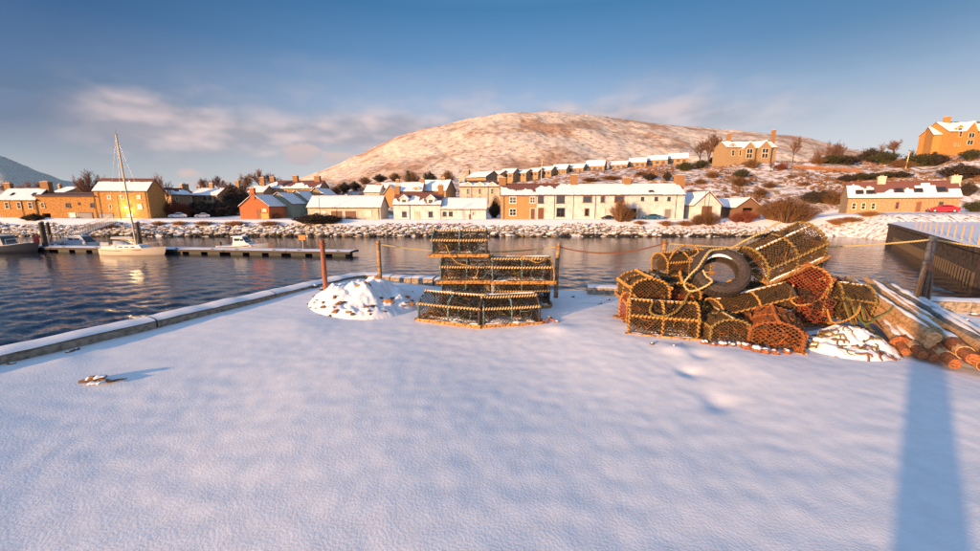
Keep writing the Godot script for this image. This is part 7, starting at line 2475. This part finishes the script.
# ---------------------------------------------------------------- posts, ropes and small things on the quay
func build_quay_things() -> void:
	M.rope_pale = mott(501, 0.50, 0.38, 0.16, 0.3, 0.06, 6.0, 0.85)
	M.tyre_rubber = texm(ntex(502, 0.05, [lin(0.018, 0.014, 0.012), lin(0.05, 0.036, 0.028), lin(0.09, 0.06, 0.045)], [0.3, 0.55, 0.85], 256, 4), 3.0, 0.75)
	M.clod = mott(503, 0.18, 0.10, 0.055, 0.4, 0.06, 4.0, 0.95)
	M.clod_orange = mott(504, 0.34, 0.15, 0.05, 0.4, 0.06, 4.0, 0.95)
	M.log_wood = texm(ntex(505, 0.03, [lin(0.24, 0.12, 0.05), lin(0.50, 0.29, 0.13), lin(0.60, 0.40, 0.21)], [0.22, 0.5, 0.8], 256, 5), 2.4, 0.8, false, bump(506, 0.08, 4.0, 256), 0.5)
	M.rope_rust = mott(507, 0.24, 0.09, 0.045, 0.3, 0.06, 6.0, 0.9)
	M.post_red = mott(508, 0.26, 0.085, 0.04, 0.3, 0.05, 3.0, 0.85)
	build_creels()
	var posts := [[326.0, 292.5, 240.0, 0.036, M.post_red, "red-brown rusty fence post standing by the snowy rubble heap", 0.0], [380.5, 284.5, 240.5, 0.036, M.wood, "sunlit timber fence post behind the snowy rubble heap", 0.0], [555.8, 297.5, 243.0, 0.036, M.wood, "grey timber fence post beside the creel stack", 0.02], [660.0, 299.0, 239.5, 0.036, M.wood, "sunlit timber fence post behind the creel heap", 0.0]]
	var tops := []
	for q in posts:
		var p := on(q[0], q[1], 0.02)
		p = on(q[0], q[1], ground_y(p.x, p.z))
		var top := hy(q[2], -p.z) - p.y
		var o := thing("fence_post", q[5], "post", p)
		var m := MB.new()
		m.tube([Vector3(0, -0.15, 0), Vector3(0.0, top * 0.5, 0), Vector3(q[6], top - 0.01, 0), Vector3(q[6], top, 0)], [q[3] * 1.05, q[3], q[3] * 0.97, q[3] * 0.85], 10)
		put("shaft", m, q[4], o)
		var e := MB.new()
		var ring := []
		for k in 8:
			var a := TAU * k / 8.0
			ring.append(Vector3(q[6], top - 0.06, 0) + Vector3(cos(a) * 0.045, 0, sin(a) * 0.045))
		e.tube(ring, 0.011, 5, false, true)
		put("rope_ring", e, M.rope_rust, o)
		tops.append(p + Vector3(q[6], top - 0.06, 0))
	var p5 := on(917, 306, 0.02)
	var t5 := at(933, 236, -p5.z + 0.05)
	var o5 := thing("leaning_post", "grey leaning post with a hanging rope mop at the corner of the logs", "post", p5)
	var m5 := MB.new()
	m5.tube([Vector3(-0.03, -0.15, 0), (t5 - p5) * 0.5, t5 - p5], [0.055, 0.05, 0.045], 10)
	put("shaft", m5, M.wood_grey, o5)
	var mop := thing("rope_mop", "brown bundle of frayed rope hanging from the leaning post", "rope", at(929, 268, -p5.z - 0.12))
	var R := RandomNumberGenerator.new()
	R.seed = 5
	for k in 60:
		var a := R.randf() * TAU
		var r := sqrt(R.randf())
		var s := MB.new()
		var h := R.randf_range(0.44, 0.60)
		strand(s, [Vector3(cos(a) * r * 0.03, 0.04, sin(a) * r * 0.03), Vector3(cos(a) * r * 0.075, -0.2, sin(a) * r * 0.06), Vector3(cos(a) * r * 0.095, -h, sin(a) * r * 0.07)], 0.0075)
		put("strand", s, [M.wood_grey, M.clod][k % 2], mop)
	var bind := MB.new()
	bind.tube([Vector3(0, 0.07, 0), Vector3(0, -0.03, 0)], [0.03, 0.042], 8)
	bind.tube([Vector3(0, 0.05, 0), t5 - mop.position], 0.006, 5)
	put("binding", bind, M.rope_rust, mop)
	# sagging ropes between the posts
	var sags := [[tops[1], tops[2], 0.12, "sagging rope slung between the posts behind the creel stack", M.rope_pale], [tops[2], tops[3], 0.13, "sagging rust-brown rope between the grey post and the creel heap", M.rope_rust], [tops[3], t5 + Vector3(0, -0.05, 0), 0.10, "long yellow rope slung behind the heap to the leaning post", M.rope_pale], [t5 + Vector3(0, -0.05, 0), Vector3(10.5, 0.95, -5.25), 0.16, "yellow rope running off from the leaning post past the harbour wall", M.rope_pale]]
	for q in sags:
		var pts := []
		for k in 25:
			var t := k / 24.0
			pts.append((q[0] as Vector3).lerp(q[1], t) + Vector3(0, -q[2] * 4.0 * t * (1.0 - t), 0))
		rope("slung_rope", q[3], pts, 0.012, q[4], "ropes slung between the quay posts")
	var tip := thing("post_beyond", "timber fence post holding the end of the yellow rope", "post", Vector3(10.5, 0, -5.25))
	var mt := MB.new()
	mt.tube([Vector3(0, -0.1, 0), Vector3(0, 0.96, 0)], 0.036, 10)
	put("shaft", mt, M.wood, tip)
	# broken wood in the snow
	var w := on(98, 384, 0.03)
	var o := thing("driftwood", "broken snow-covered wood lying alone on the open snow", "wood", w + Vector3(0, 0.015, 0))
	o.scale = Vector3(0.85, 0.6, 0.85)
	for q in [[Vector3(-0.14, 0.02, 0.03), Vector3(0.06, 0.07, -0.04), 0.028], [Vector3(-0.08, 0.01, -0.05), Vector3(0.16, 0.03, 0.02), 0.022], [Vector3(-0.12, 0.03, -0.02), Vector3(-0.02, 0.09, 0.0), 0.02], [Vector3(0.1, 0.0, 0.0), Vector3(0.24, 0.02, -0.06), 0.012]]:
		var m := MB.new()
		m.tube([q[0], (q[0] as Vector3).lerp(q[1], 0.5) + Vector3(0, 0.008, 0), q[1]], [q[2], q[2] * 1.1, q[2] * 0.7], 7)
		put("piece", m, M.clod, o)
	var sn := MB.new()
	lump(sn, line(Vector3(-0.1, 0.055, 0.0), Vector3(0.08, 0.085, -0.02), 12), 0.04, 0.03, 3.3)
	lump(sn, line(Vector3(-0.02, 0.03, 0.06), Vector3(0.12, 0.03, 0.05), 10), 0.05, 0.03, 5.3)
	put("snow", sn, M.snow_clean, o)
	# stones showing through the snow
	for q in [[305, 289, 0.10], [315, 287.5, 0.12], [322, 290, 0.09], [333, 288, 0.12], [340, 286, 0.10], [346, 289, 0.07], [298, 290, 0.06], [573, 297, 0.06], [600, 304, 0.05], [608, 300, 0.05], [70, 352, 0.045], [77, 349.5, 0.05], [137, 327, 0.05], [168, 321, 0.045], [12, 364, 0.04], [957, 318, 0.07], [966, 321, 0.08], [975, 316, 0.09], [947, 314, 0.06], [550, 318, 0.06], [557, 322, 0.05], [652, 344, 0.05], [674, 346, 0.035]]:
		var p := on(q[0], q[1], 0.01)
		p = on(q[0], q[1], ground_y(p.x, p.z))
		p = on(q[0], q[1], ground_y(p.x, p.z))
		var s: float = q[2]
		var t := thing("quay_stone", "small dark stone poking out of the quay snow", "stone", p, R.randf() * TAU, "stones showing through the quay snow")
		var st := put("stone", rock_mesh(R.randi() % 3), M.clod, t)
		st.transform.basis = Basis.from_euler(Vector3(R.randf() * 0.4, 0, R.randf() * 0.4)).scaled(Vector3(s * 1.6, s, s))
		var sc := MB.new()
		lump(sc, line(Vector3(-s * 0.5, s * 0.3, 0), Vector3(s * 0.4, s * 0.3, 0), 7), s * 0.3, s * 0.2, R.randf() * 9.0)
		put("snow_cap", sc, M.snow_clean, t)
	# unseen post added behind the camera, standing in for a person casting the shadow
	var mp := Vector3(-2.35, 0, 2.46)
	var ob := thing("shadow_post", "added square timber post with iron cap behind the camera, casting a shadow across the snow", "post", mp)
	var bm := MB.new()
	bm.beam(Vector3(0, -0.3, 0), Vector3(0, 3.6, 0), 0.25, 0.25, Vector3(0.74, 0, -0.67))
	put("shaft", bm, M.wood_dark, ob)
	var cp := MB.new()
	cp.beam(Vector3(0, 3.6, 0), Vector3(0, 3.66, 0), 0.27, 0.27, Vector3(0.74, 0, -0.67))
	put("cap", cp, M.rust, ob)

func _ready() -> void:
	rng.seed = 7
	nz.seed = 3; nz.frequency = 0.01; nz.fractal_octaves = 4
	nz2.seed = 11; nz2.frequency = 0.01; nz2.noise_type = FastNoiseLite.TYPE_SIMPLEX_SMOOTH; nz2.fractal_octaves = 1
	setup_view()
	make_materials()
	build_quay()
	build_water()
	build_terrain()
	build_houses()
	build_shore()
	build_harbour()
	build_quay_things()
